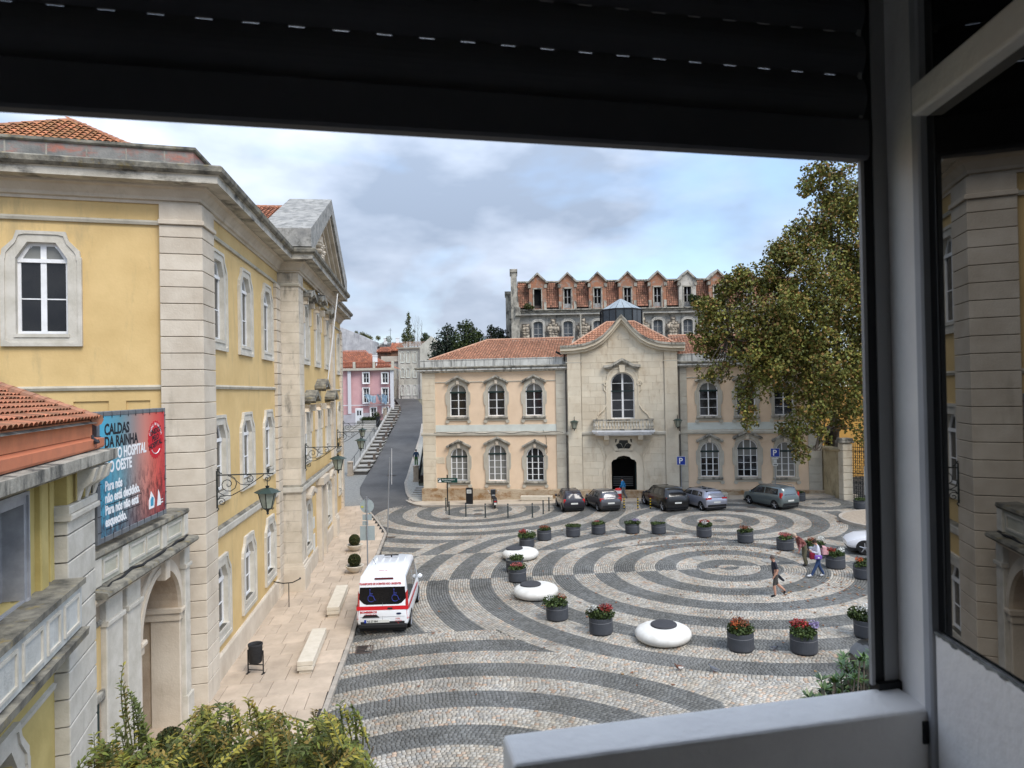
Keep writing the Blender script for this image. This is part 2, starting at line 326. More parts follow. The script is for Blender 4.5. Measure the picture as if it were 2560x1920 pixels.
def tiles(name, par, a, b, c, d, tw=.22, tl=.38, cols=((.44, .17, .09), (.30, .12, .07)), lift=.0, mt=None):
    """clay roof tiles on the quad eave a-b, ridge c (above b) - d (above a)"""
    a, b, c, d = [np.array(p, float) for p in (a, b, c, d)]
    u = (b - a); Lu = np.linalg.norm(u); u /= Lu; nrm = np.cross(u, d - a if np.linalg.norm(c - d) < 1e-6 or True else c - a); nrm /= np.linalg.norm(nrm)
    if nrm[2] < 0: nrm = -nrm
    v = np.cross(nrm, u); v = v if v[2] > 0 else -v
    P2 = [((p - a) @ u, (p - a) @ v) for p in (a, b, c, d)]
    q1 = max(p[1] for p in P2); x0 = min(p[0] for p in P2); x1 = max(p[0] for p in P2)
    def inside(x, y):
        s = 0
        for i in range(4):
            (xa, ya), (xb, yb) = P2[i], P2[(i + 1) % 4]
            if math.hypot(xb - xa, yb - ya) < 1e-6: continue
            if (xb - xa) * (y - ya) - (yb - ya) * (x - xa) < -1e-3: return False
        return True
    V = []; F = []; C = []
    cs = np.array(cols)
    ns = 5; ang = np.linspace(0, np.pi, ns)
    y = 0
    while y < q1:
        x = x0
        while x < x1:
            if inside(x + tw / 2, y + tl * .4):
                o = len(V); jit = random.uniform(-.01, .01)
                for k, yy in ((0, y - .03), (1, y + tl)):
                    for t in ang:
                        px = x + tw / 2 - math.cos(t) * tw * .5; h = math.sin(t) * tw * .33 + (.045 if k == 0 else .0) + lift
                        V.append(a + u * (px + jit) + v * yy + nrm * h)
                for t in range(ns - 1): F.append((o + t, o + t + 1, o + ns + t + 1, o + ns + t))
                # front lip
                w_ = random.random(); col = cs[0] * (1 - w_) + cs[1] * w_; col = col * random.uniform(.75, 1.2)
                C += [col] * (ns - 1)
            x += tw
        y += tl
    if not V: return None
    return put(name, colmesh(name, np.array(V), np.array(F), np.array(C), mt or TILE), par)
def ridge(par, p, q, r=.11, n=None, mt=None):
    p = Vector(p); q = Vector(q); L_ = (q - p).length; n = n or max(2, int(L_ / .42)); m = M()
    for i in range(n):
        a = p.lerp(q, i / n); b = p.lerp(q, (i + 1.08) / n); m.tube([a, b], [r * 1.08, r * .92], 8)
    return obj('ridge_tiles', m, mt or mat('ridge_terracotta', (.42, .19, .11), (.25, .14, .09), sc=4, bump=.4), par)

# ================================================================== ground
def surf(x, y):                       # height of the street and hill
    if y <= 57: return AX * x
    zr = float(np.interp(y, [50, 58, 64, 72, 85, 100, 112, 125, 400], [-.27, -.2, .35, 1.5, 3.6, 6.1, 7.9, 9.0, 9.5]))
    return zr
g = M()
g.add([(-900, -60, -3.2), (900, -60, -3.2), (900, 1500, -3.2), (-900, 1500, -3.2)], [(0, 1, 2, 3)])
struct(obj('ground', g, EARTH))
g = M(); g.add([(-24, 2, AX * -24 - .035), (45, 2, AX * 45 - .035), (45, 62, AX * 45 - .035), (-24, 62, AX * -24 - .035)], [(0, 1, 2, 3)])
g.box(-24, 45, 2, 62, -3.3, -1.0)
plaza = struct(obj('plaza_ground', g, JNT))
# patterned cobbles laid in rings
CC = {1: (10.531, 33.686, 1.024, -.537), 2: (-1.772, 13.362, 1.061, 13.02), 3: (13.549, 44.981, 1.027, -.591), 4: (-2.759, 52.871, 1.085, -.659), 5: (22.1, 49.5, 1.02, -.55)}
KX = [(-5.2, 5), (-5.55, 19.77), (-6.15, 25.5), (-7.5, 36), (-8.5, 45.4), (-10.15, 50.4), (-13.8, 60.9)]
def kerb_x(y): return np.interp(y, [k[1] for k in KX], [k[0] for k in KX])
PKL = [(-7.5, 55.55), (-.04, 54.1), (8.36, 53.1), (17.4, 51.8), (24.3, 51.6), (26, 51.4)]
def region(x, y):
    k = {i: (np.hypot(x - c[0], y - c[1]) - c[3]) / c[2] for i, c in CC.items()}
    bnd = np.interp(x, [-30, -6.3, -5.2, -3.3, -.7, 3.5, 7.3, 8.6], [39, 39, 41.6, 42.6, 43.1, 44.1, 44.8, 43.0])
    reg = np.full(x.shape, 1)
    up = y > 39
    reg[up & (y > bnd) & (x < 9)] = 4
    reg[up & (k[3] < 7.25) & (y > bnd - .6) & (x > 6)] = 3
    reg[up & (x > 9) & (y > np.where(x < 13, 43 - (x - 9) * 1.0, 39))] = 3
    reg[(k[3] < 7.2) & (y > 43.3)] = 3
    reg[(y > 46) & (k[3] >= 7.2) & (x < 12)] = 4
    reg[(k[5] < 3.6) & (k[3] > 7.4)] = 5
    reg[(y < 26.4) & (k[1] > 13.65)] = 2
    return reg, k
V, F, C_ = [], [], []
pitch = .128
for i, (ux, uy, w, r0) in CC.items():
    rmax = {1: 27, 2: 27, 3: 16, 4: 27, 5: 4.2}[i]
    nb = 9; dr = w / nb; rows = int((rmax - max(r0, 0)) / dr) + 2; base = r0 if i != 2 else r0 - 12 * w
    for j in range(400):
        ra = base + j * dr; rb = ra + dr
        if rb < .02: continue
        if ra > rmax: break
        rm = max((ra + rb) / 2, .04); nn_ = max(5, int(2 * math.pi * rm / .126)); 
        t = (np.arange(nn_) + RNG.random()) * 2 * math.pi / nn_ + RNG.uniform(-.12, .12, nn_) * (2 * math.pi / nn_)
        x = ux + rm * np.cos(t); y = uy + rm * np.sin(t)
        reg, k = region(x, y); kx = kerb_x(y)
        ok = (reg == i) & (x > kx + .02) & (y > 13.5) & (np.abs(x / y) < .80)
        ok &= y < np.interp(x, [p[0] for p in PKL], [p[1] for p in PKL], left=58) - .03
        ok &= ~((k[4] > 7.95) & (y > 47) & (x < -4)) & (x < 27)
        ok &= ~((np.hypot((x - 24.2), (y - 42.5)) < 3.6))
        if not ok.any(): continue
        t2 = np.roll(t, -1); t2[-1] += 2 * math.pi
        tt = t[ok]; t2 = t2[ok]; g_ = .0105
        xo, yo = x[ok], y[ok]; kk = np.floor(k[i][ok] + .028 * np.sin(xo * 2.1 + yo * 1.3) + .02 * np.sin(xo * 5.3 - yo * 4.1)).astype(int); odd = (kk % 2) == 1
        if i == 1:
            yy = y[ok]; flip = (yy > CC[1][1]) & (yy <= 39); odd = odd ^ flip
        if i == 2: odd = odd | ((xo > 1.6) & (k[2][ok] > -3.0)) | (xo > 5.9)
        ga = g_ / max(rm, .1)
        n = len(tt); h = RNG.uniform(0, .009, n); 
        q = []
        for (rr, te, zz) in ((ra + g_, tt + ga, 0), (ra + g_, t2 - ga, 0), (rb - g_, t2 - ga, 0), (rb - g_, tt + ga, 0)):
            rr = rr + RNG.uniform(-.006, .006, n); px = ux + rr * np.cos(te); py = uy + rr * np.sin(te)
            q.append(np.stack([px, py, AX * px + h], 1))
        low = []
        for p in q:
            cm = (q[0] + q[2]) / 2; d = p - cm; lw = cm + d * 1.10; lw[:, 2] = AX * lw[:, 0] - .022; low.append(lw)
        o = sum(len(a) for a in V); Q = np.stack(q + low, 1).reshape(-1, 3); V.append(Q)
        b = o + np.arange(n)[:, None] * 8
        fs = np.stack([b + np.array(f) for f in ((0, 1, 2, 3), (4, 5, 1, 0), (5, 6, 2, 1), (6, 7, 3, 2), (7, 4, 0, 3))], 1).reshape(-1, 4); F.append(fs)
        lightc = np.array([.41, .38, .33]) * RNG.uniform(.72, 1.18, (n, 1)) + RNG.uniform(-.02, .02, (n, 1)) * np.array([[1, .2, -.6]])
        pk = RNG.random(n) < .10; lightc[pk] *= np.array([1.12, .92, .80])
        darkc = np.array([.148, .149, .142]) * RNG.uniform(.75, 1.28, (n, 1))
        pat = 1 + .10 * np.sin(xo * .9 + 2 * np.sin(yo * .45)) * np.sin(yo * .8 + 1.3 * np.sin(xo * .6)) + .05 * np.sin(xo * 2.7 + yo); dst = np.hypot(xo + 3.5, yo - 14); trk = np.minimum(abs(dst - 16.5), abs(dst - 18.1)); pat = pat * (1 - .13 * np.exp(-(trk / .22) ** 2) * (yo < 48))
        for sx2, sy2, sr2 in ((-2.2, 21.5, .7), (3.5, 19.2, 1.1), (7.6, 27.2, .5), (-3.9, 33.2, .5), (5.2, 46.8, .7), (12.0, 47.2, .6), (1.2, 24.6, .45)): pat = pat * (1 - .26 * np.exp(-(((xo - sx2) ** 2 + (yo - sy2) ** 2) / sr2 ** 2)))
        cc = np.where(odd[:, None], lightc, darkc) * pat[:, None]; dusty = np.clip(np.sin(xo * .7 + 1) * np.sin(yo * .9 + .5 * xo), 0, 1)[:, None] * (~odd)[:, None] * .35 * (yo < 24)[:, None]; cc = cc * (1 - dusty) + np.array([.24, .235, .22]) * dusty; C_.append(np.repeat(cc, 5, 0))
V = np.concatenate(V); F = np.concatenate(F); C_ = np.concatenate(C_)
struct(put('cobblestones', colmesh('cobblestones', V, F, C_, COBB), plaza), 'stuff')
NCOB = len(V) // 8
# raised left pavement with slabs
FL = Fac((-9.58, 20.82), (-.1326, 1)); FF = Fac((-9.58, 20.82), (3.62, 1))
g = M(); yk = [4, 12, 19.77, 25.5, 30, 36, 40, 45.4, 47.6, 50.4, 54, 57.3]
for a, b in zip(yk[:-1], yk[1:]):
    xa, xb = float(kerb_x(a)), float(kerb_x(b)); z = lambda x: AX * x + .075
    g.add([(-22, a, z(-22)), (xa - .14, a, z(xa)), (xb - .14, b, z(xb)), (-22, b, z(-22)), (xa - .14, a, z(xa) - .3), (xb - .14, b, z(xb) - .3)], [(0, 1, 2, 3), (1, 4, 5, 2)])
side = struct(obj('left_pavement', g, JNT))
slabme = {}
def slab(lx, ly):
    k = (round(lx, 2), round(ly, 2))
    if k not in slabme:
        m = M(); c = .012; m.box(0, lx, 0, ly, -.05, .0); m = M()
        v = [(0, 0, -.06), (lx, 0, -.06), (lx, ly, -.06), (0, ly, -.06), (0, 0, -c), (lx, 0, -c), (lx, ly, -c), (0, ly, -c), (c, c, 0), (lx - c, c, 0), (lx - c, ly - c, 0), (c, ly - c, 0)]
        m.add(v, [(0, 1, 5, 4), (1, 2, 6, 5), (2, 3, 7, 6), (3, 0, 4, 7), (4, 5, 9, 8), (5, 6, 10, 9), (6, 7, 11, 10), (7, 4, 8, 11), (8, 9, 10, 11)])
        slabme[k] = m.mesh('paving_slab', SLAB)
    return slabme[k]
cnt = 0; n_ = FL.n; d_ = FL.d; srow = -7.0; r_ = 0
while srow < 36.2:
    ln_ = 1.16; o_ = -1.0 + (.35 if r_ % 2 else 0)
    while True:
        wd = .80 if (r_ + int(o_ * 3)) % 3 else .62; p = FL.p(srow, o_); end = False
        def kx_(w_): return min(float(kerb_x(FL.p(srow + t, o_ + w_)[1])) - .16 - FL.p(srow + t, o_ + w_)[0] for t in (0, ln_))
        room = wd + kx_(wd) / FL.n[0]
        if room < wd + .35: wd = round(room, 2); end = True
        if wd > .12:
            q = put('paving_slab', slab(wd - .012, ln_ - .012), side, (p[0], p[1], AX * p[0] + .105 + random.uniform(-.003, .003)))
            q.rotation_euler = (0, -math.atan(AX), FL.rz - R(90)); cnt += 1
        if end: break
        o_ += wd
    srow += ln_; r_ += 1
kb = M(); 
for a, b in zip(np.arange(5, 56.4, .98), np.arange(5.97, 57.4, .98)):
    xa, xb = float(kerb_x(a)), float(kerb_x(b)); za, zb = AX * xa + .12, AX * xb + .12; b -= .012
    kb.add([(xa - .15, a, za), (xa, a, za), (xb, b, zb), (xb - .15, b, zb), (xa, a, za - .2), (xb, b, zb - .2), (xa - .15, a, za - .2)], [(0, 1, 2, 3), (1, 4, 5, 2), (0, 6, 4, 1)])
obj('kerb_stones', kb, mat('kerb_limestone', (.42, .37, .31), (.30, .27, .23), sc=2, bump=.4), side)['kind'] = 'stuff'

# ================================================================== yellow hospital
HO = thing('hospital_building', 'long yellow three storey building with limestone quoins and a triangular pediment', 'building', (0, 0, 0))
H = HO
GZ = -.32
path = [FF.p(-14), (-9.58, 20.82), FL.p(11.65), FL.p(11.65, .95), FL.p(25.2, .95), FL.p(25.2), FL.p(36.8), FL.p(36.8, -12)]
LWC = [1.93, 5.56, 9.28]; WC2 = [27.6, 31.3, 34.9]; PC = [14.5, 18.4, 22.3]
inn = lambda zb, zt: oct_top(.66, zb, zt - .47, zt, .36)
def outl(zb, zt): 
    a = 1.03
    return [(-a, zb), (-.72, zb), (-.72, zb + .04), (.72, zb + .04), (.72, zb), (a, zb), (a, zt - .75), (a - .03, zt - .72), (a - .05, zt - .55), (.86, zt - .43), (.70, zt - .26), (.62, zt), (-.62, zt), (-.70, zt - .26), (-.86, zt - .43), (-a + .05, zt - .55), (-a + .03, zt - .72), (-a, zt - .75)]
FLO = {'up': (11.08, 13.74, 10.72, 14.06), 'mid': (6.0, 8.22, 5.62, 8.55), 'low': (1.45, 3.5, 1.0, 3.86)}
hol = lambda cs, keys: [(c - .7, c + .7, FLO[k][0] - .02, FLO[k][1] + .03) for c in cs for k in keys]
wall(H, FL, 0, 11.65, GZ, 15.1, hol(LWC, ('up', 'mid', 'low')), YEL)
wall(H, FL, 25.2, 36.8, GZ, 15.1, hol(WC2, ('up', 'mid', 'low')), YEL)
wall(H, FL, 12.1, 24.8, GZ, 15.1, hol(PC, ('up', 'mid')) + hol([PC[0], PC[2]], ('low',)) + [(17.5, 19.3, GZ, 3.9)], YEL, out=.8)
pan = [(-3.5, -2.47, 6.6, 9.1), (-2.01, -1.36, 6.6, 9.1)]
wall(H, FF, -14, 0, 4.5, 15.1, [(-4.15 - .7, -4.15 + .7, 11.06, 13.77), (-7.6, -3.75, 6.6, 9.1), (-3.4, -2.47, 6.6, 9.1), (-2.01, -1.36, 6.6, 9.1), (-9.0, -7.6, 11.06, 13.77)], YEL, th=.5)
b = M(); b.add([(-8, .05, 6.5), (-1.2, .05, 6.5), (-1.2, .05, 9.2), (-8, .05, 9.2)], [(0, 1, 2, 3)]); obj('recessed_panel', b, YEL, H, FF.p(0), FF.rz)
win0 = {}
def hwin(k, fc, c, out=0, cur=False):
    key = (k, cur)
    if key not in win0:
        g0, g1, zb, zt = FLO[k]; tr = g1 - .52
        def ex(w):
            s = M(); s.box(-.70, .70, -.09, .44, g0 - .1, g0 + .0); obj('window_sill', s, LIMW, w)
        win0[key] = window(H, fc.p(c, out), fc.rz, inn(g0, g1), g0, g1, .66, .10, [0], [g0 + (tr - g0) * .48], tr, g1, gm=GLS, gmt=GLG if cur else GLS, mw=.15, ft=.09, th=.11, sur=outl(zb, zt), extra=ex)
        return win0[key]
    return dup(win0[key], fc.p(c, out), fc.rz)
for k in ('up', 'mid', 'low'):
    for c in LWC: hwin(k, FL, c, 0, k == 'up')
    for c in WC2: hwin(k, FL, c)
    for c in PC:
        if not (k == 'low' and c == PC[1]): hwin(k, FL, c, .8)
hwin('up', FF, -4.15, 0, True); hwin('up', FF, -8.3, 0, True)
# hoods over the windows of the projecting middle
def hood(par, fc, c, z, out, w=1.15, rise=.42, dep=.5, mt=LIMD):
    m = M(); t = .16
    P = [(-w, z - rise), (-w, z - rise + t), (0, z + t * .4), (w, z - rise + t), (w, z - rise), (w * .86, z - rise - .05), (0, z - t * 1.1), (-w * .86, z - rise - .05)]
    m.prism(P, -dep, 0); P2 = [(x * .86, zz - .09) for x, zz in P]; m.prism(P2, -dep * .6, 0)
    return obj('window_hood', m, mt, par, fc.p(c, out), fc.rz)
def jamb(par, fc, c, z0, z1, out, w=.98):
    for s in (-1, 1):
        m = M(); m.cbox(s * w - .12, s * w + .12, -.16, 0, z0, z1, .03); m.prism([(s * w - .14, z1), (s * w + .14, z1), (s * (w + .08), z1 + .35), (s * (w - .2), z1 + .35)], -.34, 0)
        obj('hood_bracket', m, LIM, par, fc.p(c, out), fc.rz)
for c, z in ((PC[0], 14.55), (PC[1], 14.85), (PC[2], 14.55)): hood(H, FL, c, z, .8); jamb(H, FL, c, 12.8, 13.75, .8)
for c, z in ((PC[0], 9.35), (PC[1], 10.0), (PC[2], 9.35)): hood(H, FL, c, z, .8, 1.1, .5, .6, LICH); jamb(H, FL, c, 7.2, 8.3, .8)
for c in (PC[0], PC[2]): hood(H, FL, c, 4.35, .8, 1.1, .4, .35, LIM)
m = M(); m.box(17.3, 17.75, -.3, 0, GZ, 4.3); m.box(19.05, 19.5, -.3, 0, GZ, 4.3); m.box(17.2, 19.6, -.45, 0, 4.1, 4.5); obj('door_surround', m, LIM, H, FL.p(0, .8), FL.rz)
m = M(); m.box(17.7, 18.35, .05, .12, GZ, 3.9); m.box(18.42, 19.1, .05, .12, GZ, 3.9); m.box(17.85, 18.2, .02, .06, 1.2, 3.3); m.box(18.6, 18.95, .02, .06, 1.2, 3.3); obj('door', m, GRN, H, FL.p(0, .8), FL.rz)
m = M(); m.tube([FL.p(18.7, 1.3, 9.6), FL.p(18.5, 2.0, 15.0)], .035, 8); obj('flagpole', m, WHT, H)
m = M(); m.box(15.9, 16.5, -.03, 0, 1.9, 2.5); m.box(15.95, 16.55, -.03, 0, .7, 1.6); obj('notice_board', m, PLATE, H, FL.p(0, .8), FL.rz)
# mouldings
cpath = path
sweep(cpath, [(0, 15.02), (.06, 15.02), (.06, 15.1), (.14, 15.13), (.16, 15.22), (.30, 15.42), (.42, 15.46), (.42, 15.52), (0, 15.52)], LIM, 'cornice_moulding', H, True)
sweep(cpath, [(.0, 15.52), (.82, 15.52), (.82, 15.72), (.86, 15.76), (0, 15.76)], mat('cornice_lip', (.58, .54, .46), (.36, .33, .27), sc=1.1, bump=.4, grime=(.04, .04, .04), gamt=.92, gth=.485, gsc=(.6, .6, 1.5)), 'cornice_lip', H, True)
sweep(cpath, [(.0, 15.76), (.90, 15.762), (.98, 15.84), (1.0, 15.98), (.94, 16.03), (.2, 16.1), (0, 16.1)], LICH, 'cornice_top', H, True)
sweep(path[:2] + [FL.p(1.6)], [(-.16, 16.08), (-.10, 16.08), (-.10, 16.72), (-.16, 16.74), (-.45, 16.74), (-.45, 16.08)], REDR, 'parapet', H, True)
sweep(path[:2] + [FL.p(1.65)], [(-.06, 16.72), (-.02, 16.76), (-.02, 16.84), (-.5, 16.86), (-.5, 16.73)], LICH, 'parapet_cap', H, True)
pp = [FL.p(1.4), FL.p(11.0)]
sweep(pp, [(.35, 16.02), (.35, 16.22), (.05, 16.28), (-.1, 16.05)], LICH, 'parapet_kerb', H, True)
sweep([FL.p(25.6), FL.p(36.8), FL.p(36.8, -6)], [(.35, 16.02), (.35, 16.5), (.05, 16.55), (-.1, 16.05)], LICH, 'parapet_kerb', H, True)
for k in range(8):
    m = M(); m.box(-.02, .02, -.006, .02, 16.12, 16.7); obj('parapet_joint', m, LIMD, H, FF.p(-.9 - k * 1.05, -.1), FF.rz)
sweep(path, [(0, 14.38), (.07, 14.38), (.09, 14.46), (.05, 14.52), (0, 14.52)], STR, 'string_course', H, True)
sweep(path[:3], [(0, 9.42), (.05, 9.42), (.08, 9.5), (.04, 9.56), (0, 9.56)], STR, 'string_course', H, True)
sweep(path[4:], [(0, 9.42), (.05, 9.42), (.08, 9.5), (.04, 9.56), (0, 9.56)], STR, 'string_course', H, True)
sweep([FL.p(1.0)] + path[2:], [(0, 4.5), (.07, 4.5), (.11, 4.56), (.13, 4.76), (.08, 4.8), (0, 4.8)], LIMW, 'string_course', H, True)
sweep([FL.p(1.0)] + path[2:], [(0, 4.8), (.12, 4.802), (.05, 4.86), (0, 4.88)], LICH, 'string_course_top', H, True)
sweep(path[1:3], [(0, GZ), (.09, GZ), (.09, .62), (.05, .7), (0, .7)], LIM, 'plinth', H, True)
sweep([FL.p(12, .8), FL.p(25.2, .8)], [(0, GZ), (.09, GZ), (.09, .62), (.05, .7), (0, .7)], LIM, 'plinth', H, True)
# quoins: separate blocks
def corner_block(z0, z1, w1, w2, pr, name='quoin_block'):
    A_ = FF.p(-w1, pr); B_ = FF.p(-w1, -.25); C2 = FL.p(w2, pr); D_ = FL.p(w2, -.25); na = Vector(FF.n); nb = Vector(FL.n); mv = na + nb; mv /= mv.dot(na)
    K = (FL.O[0] + mv.x * pr, FL.O[1] + mv.y * pr); m = M(); m.prism([A_[:2], K, C2[:2], D_[:2], B_[:2]], z0, z1, 'z'); o = obj(name, m, LIM, H, fix=True)
    bv = o.modifiers.new('b', 'BEVEL'); bv.width = .014; bv.segments = 1; bv.angle_limit = R(50); return o
z = GZ
while z < 14.3:
    h = .5 if z > 0 else .82
    corner_block(z + .009, min(z + h, 14.38) - .009, 1.02, 1.04, .2); z += h
corner_block(14.52, 15.02, 1.02, 1.04, .2); corner_block(14.38, 14.52, 1.04, 1.06, .27)
def blocks(fc, x0, x1, o0, o1, z0, z1, h, gap, mt=LIM, name='quoin_block', rows=None, split=0, ch=.015):
    mm = M(); mm.cbox(0, x1 - x0 - gap, -(o1 - o0), 0, 0, h - gap, ch); me = mm.mesh(name, mt); z = z0
    while z < z1 - .1:
        hh = min(h, z1 - z); o = put(name, me, H, fc.p(x0 + gap / 2, o0, z + gap / 2), fc.rz); o.scale = (1, 1, (hh - gap) / (h - gap)); z += h
blocks(FL, 10.72, 11.66, -.05, .15, GZ, 14.38, .5, .03)
blocks(FL, 35.8, 36.85, -.05, .18, GZ, 14.38, .5, .03); blocks(FL, 25.2, 26.1, -.05, .15, GZ, 14.38, .5, .03)
LIMP = mat('sooty_limestone', (.61, .54, .44), (.47, .41, .32), sc=1.1, bump=.4, bsc=18, rnd=.06, grime=(.10, .095, .085), gamt=.8, gth=.545, gsc=(1.3, 1.3, .35)); blocks(FL, 11.65, 12.95, .0, .98, 1.15, 15.0, .5, .008, LIMP, name='pilaster_block', ch=.006); blocks(FL, 23.9, 25.2, .0, .98, 1.15, 15.0, .5, .008, name='pilaster_block', ch=.006)
for a, b_ in ((11.65, 12.95), (23.9, 25.2)):
    m = M(); m.cbox(a - .12, b_ + .12, -1.12, 0, GZ, .9, .02); m.cbox(a - .08, b_ + .08, -1.10, 0, .9, 1.0, .03); m.cbox(a - .04, b_ + .04, -1.04, 0, 1.0, 1.15, .03); obj('pilaster_base', m, LIM, H, FL.p(0, 0), FL.rz)
    m = M(); m.cbox(a - .05, b_ + .05, -1.05, 0, 14.36, 14.5, .03); obj('pilaster_band', m, LIM, H, FL.p(0, 0), FL.rz)
# pediment
PD = thing  # (alias unused)
m = M(); s0, s1, pk, oe = 10.75, 26.1, 18.42, 1.75
for sgn, a in ((1, s0), (-1, s1)):
    P = [(a, 16.1), (a, 16.95), (pk, 20.45), (pk, 19.6), (a + sgn * 1.2, 16.35), (a + sgn * 1.2, 16.1)]
    m.prism(P, -oe, .6)
obj('pediment_roof_slab', m, mat('pediment_slate_stone', (.36, .35, .32), (.20, .20, .19), sc=2.2, bump=.7, bsc=12, grime=(.08, .08, .07), gamt=.7, gth=.5, gsc=(2, 2, 2)), H, FL.p(0), FL.rz, fix=True)
m = M(); m.prism([(11.6, 16.1), (25.2, 16.1), (pk, 19.55)], -1.0, .3); obj('pediment_tympanum', m, LIM, H, FL.p(0), FL.rz)
for k_, (ww, oo) in enumerate(((.28, -1.62), (.55, -1.4), (.85, -1.2))):
    m = M()
    for sgn, a in ((1, s0 + 1.2), (-1, s1 - 1.2)): m.prism([(a, 16.32), (pk, 19.62), (pk, 19.62 - ww), (a + sgn * ww * 2.0, 16.32)], oo, -1.0)
    obj('raking_moulding', m, LIM, H, FL.p(0), FL.rz, fix=True)
m = M()
for k_ in range(22):
    t = random.uniform(0, 6.28); rr = random.uniform(.1, .9); m.lathe([(.02, -.12), (.2, -.08), (.26, 0), (.16, .1), (.02, .12)], (pk + rr * math.cos(t) * 1.1, -1.06, 17.5 + rr * math.sin(t) * .7), 8)
m.prism([(pk - .6, 16.9), (pk + .6, 16.9), (pk + .65, 17.6), (pk, 18.3), (pk - .65, 17.6)], -1.2, -1.0); obj('carved_relief', m, LIM, H, FL.p(0), FL.rz)
# roofs
def hp(fc, x, o, z): return fc.p(x, o, z)
P_ = Vector((-16.75, 26.0, 19.85)); Cc = Vector((-10.35, 21.75, 16.45)); L2 = Vector((-21.7, 18.7, 16.3)); B2 = Vector(FL.p(10, -.8, 16.4))
tiles('roof_tiles', H, L2, Cc, P_, P_, .24, .36, cols=((.50, .19, .09), (.30, .15, .06)))
tiles('roof_tiles', H, Cc, B2, P_ + Vector((-1.2, 8.5, 0)), P_, .24, .36)
ridge(H, Cc, P_); ridge(H, L2, P_)
m = M(); m.add([tuple(L2 - Vector((0, 0, .1))), tuple(Cc - Vector((0, 0, .1))), tuple(P_ - Vector((0, 0, .1))), tuple(B2 - Vector((0, 0, .1))), tuple(P_ + Vector((-1.2, 8.5, -.1)))], [(0, 1, 2), (1, 3, 4, 2)]); obj('roof_deck', m, LIMD, H)
r1, r2 = FL.p(18.4, -.6, 19.95), FL.p(18.4, -12, 19.95); e1, e2 = FL.p(11.2, -.6, 16.4), FL.p(11.2, -12, 16.4)
tiles('roof_tiles', H, e2, e1, r1, r2, .24, .36); ridge(H, r1, r2)
m = M(); m.add([e2, e1, r1, r2, FL.p(25.6, -1.3, 16.4), FL.p(25.6, -12, 16.4)], [(0, 1, 2, 3), (3, 2, 4, 5)]); o = obj('roof_deck', m, LIMD, H); o.location.z -= .12
# arched entrance screen
AW = -.22
AR = thing('entrance_screen_wall', 'weathered limestone wall with a tall round arch and panelled parapet, below the banner', 'wall', (0, 0, 0))
fa = Fac(FL.p(0, AW)[:2], FL.d)
c0, rad, spr = -2.75, 1.36, 3.2
m = M(); nA = 20; X0, X1, ZT = -6.75, -.75, 4.85
Ao = [(c0 - rad * math.cos(math.pi * i / nA), spr + rad * math.sin(math.pi * i / nA)) for i in range(nA + 1)]
for y in (0, .7):
    for i in range(nA):
        a, b_ = Ao[i], Ao[i + 1]; m.add([(a[0], y, a[1]), (b_[0], y, b_[1]), (b_[0], y, ZT), (a[0], y, ZT)], [(0, 1, 2, 3) if y == 0 else (3, 2, 1, 0)])
    for a, b_ in ((X0, c0 - rad), (c0 + rad, X1)): m.add([(a, y, GZ), (b_, y, GZ), (b_, y, ZT), (a, y, ZT)], [(0, 1, 2, 3)])
A2 = [(c0 - rad, GZ)] + Ao + [(c0 + rad, GZ)]
for a, b_ in zip(A2[:-1], A2[1:]): m.add([(a[0], 0, a[1]), (a[0], 2.2, a[1]), (b_[0], 2.2, b_[1]), (b_[0], 0, b_[1])], [(0, 1, 2, 3)])
obj('wall', m, mat('warm_arch_stone', (.50, .41, .31), (.36, .28, .20), sc=.9, bump=.35, grime=(.22, .16, .11), gamt=.5, gth=.52, gsc=(1, 1, .3)), AR, fa.p(0), fa.rz)
m = M(); m.add([(c0 - 1.6, 2.2, GZ), (c0 + 1.6, 2.2, GZ), (c0 + 1.6, 2.2, 4.8), (c0 - 1.6, 2.2, 4.8)], [(0, 1, 2, 3)]); obj('passage_wall', m, YEL, AR, fa.p(0), fa.rz)
m = M(); m.cbox(c0 - .55, c0 + .55, 2.08, 2.2, GZ, 2.5, .03); obj('passage_door', m, GRN, AR, fa.p(0), fa.rz)
for s in (-1, 1):
    m = M(); x = c0 + s * rad; m.cbox(x - .16, x + .16, -.16, 2.2, spr - .12, spr, .03); m.cbox(x - .11, x + .11, -.1, 2.2, spr - .34, spr - .12, .03); m.cbox(x - .06, x + .06, -.06, .72, GZ, spr - .34, .02); obj('arch_impost', m, LIM, AR, fa.p(0), fa.rz)
for r_a, r_b, pr in ((rad + .0, rad + .16, .10), (rad + .16, rad + .32, .06)):
    m = M(); n = 24; O = [(c0 - r_b * math.cos(math.pi * i / n), spr + r_b * math.sin(math.pi * i / n)) for i in range(n + 1)]; I = [(c0 - r_a * math.cos(math.pi * i / n), spr + r_a * math.sin(math.pi * i / n)) for i in range(n + 1)]
    m.prism(O + I[::-1], -pr, 0, cap=False)
    for i in range(n): m.add([(O[i][0], -pr, O[i][1]), (O[i + 1][0], -pr, O[i + 1][1]), (I[i + 1][0], -pr, I[i + 1][1]), (I[i][0], -pr, I[i][1])], [(0, 1, 2, 3)])
    obj('archivolt', m, LIM, AR, fa.p(0), fa.rz)
m = M(); m.cbox(c0 - .14, c0 + .14, -.24, 0, 4.36, 4.86, .03); obj('keystone', m, LIM, AR, fa.p(0), fa.rz)
for a, b_ in ((-6.1, -5.3), (-5.05, -4.3), (-1.2, -.78)):
    m = M(); m.cbox(a, b_, -.14, 0, GZ, 4.86, .02); m.cbox(a - .04, b_ + .04, -.2, 0, 4.25, 4.36, .02); m.cbox(a - .05, b_ + .05, -.2, 0, GZ, .6, .02); obj('pilaster', m, LIMW, AR, fa.p(0), fa.rz)
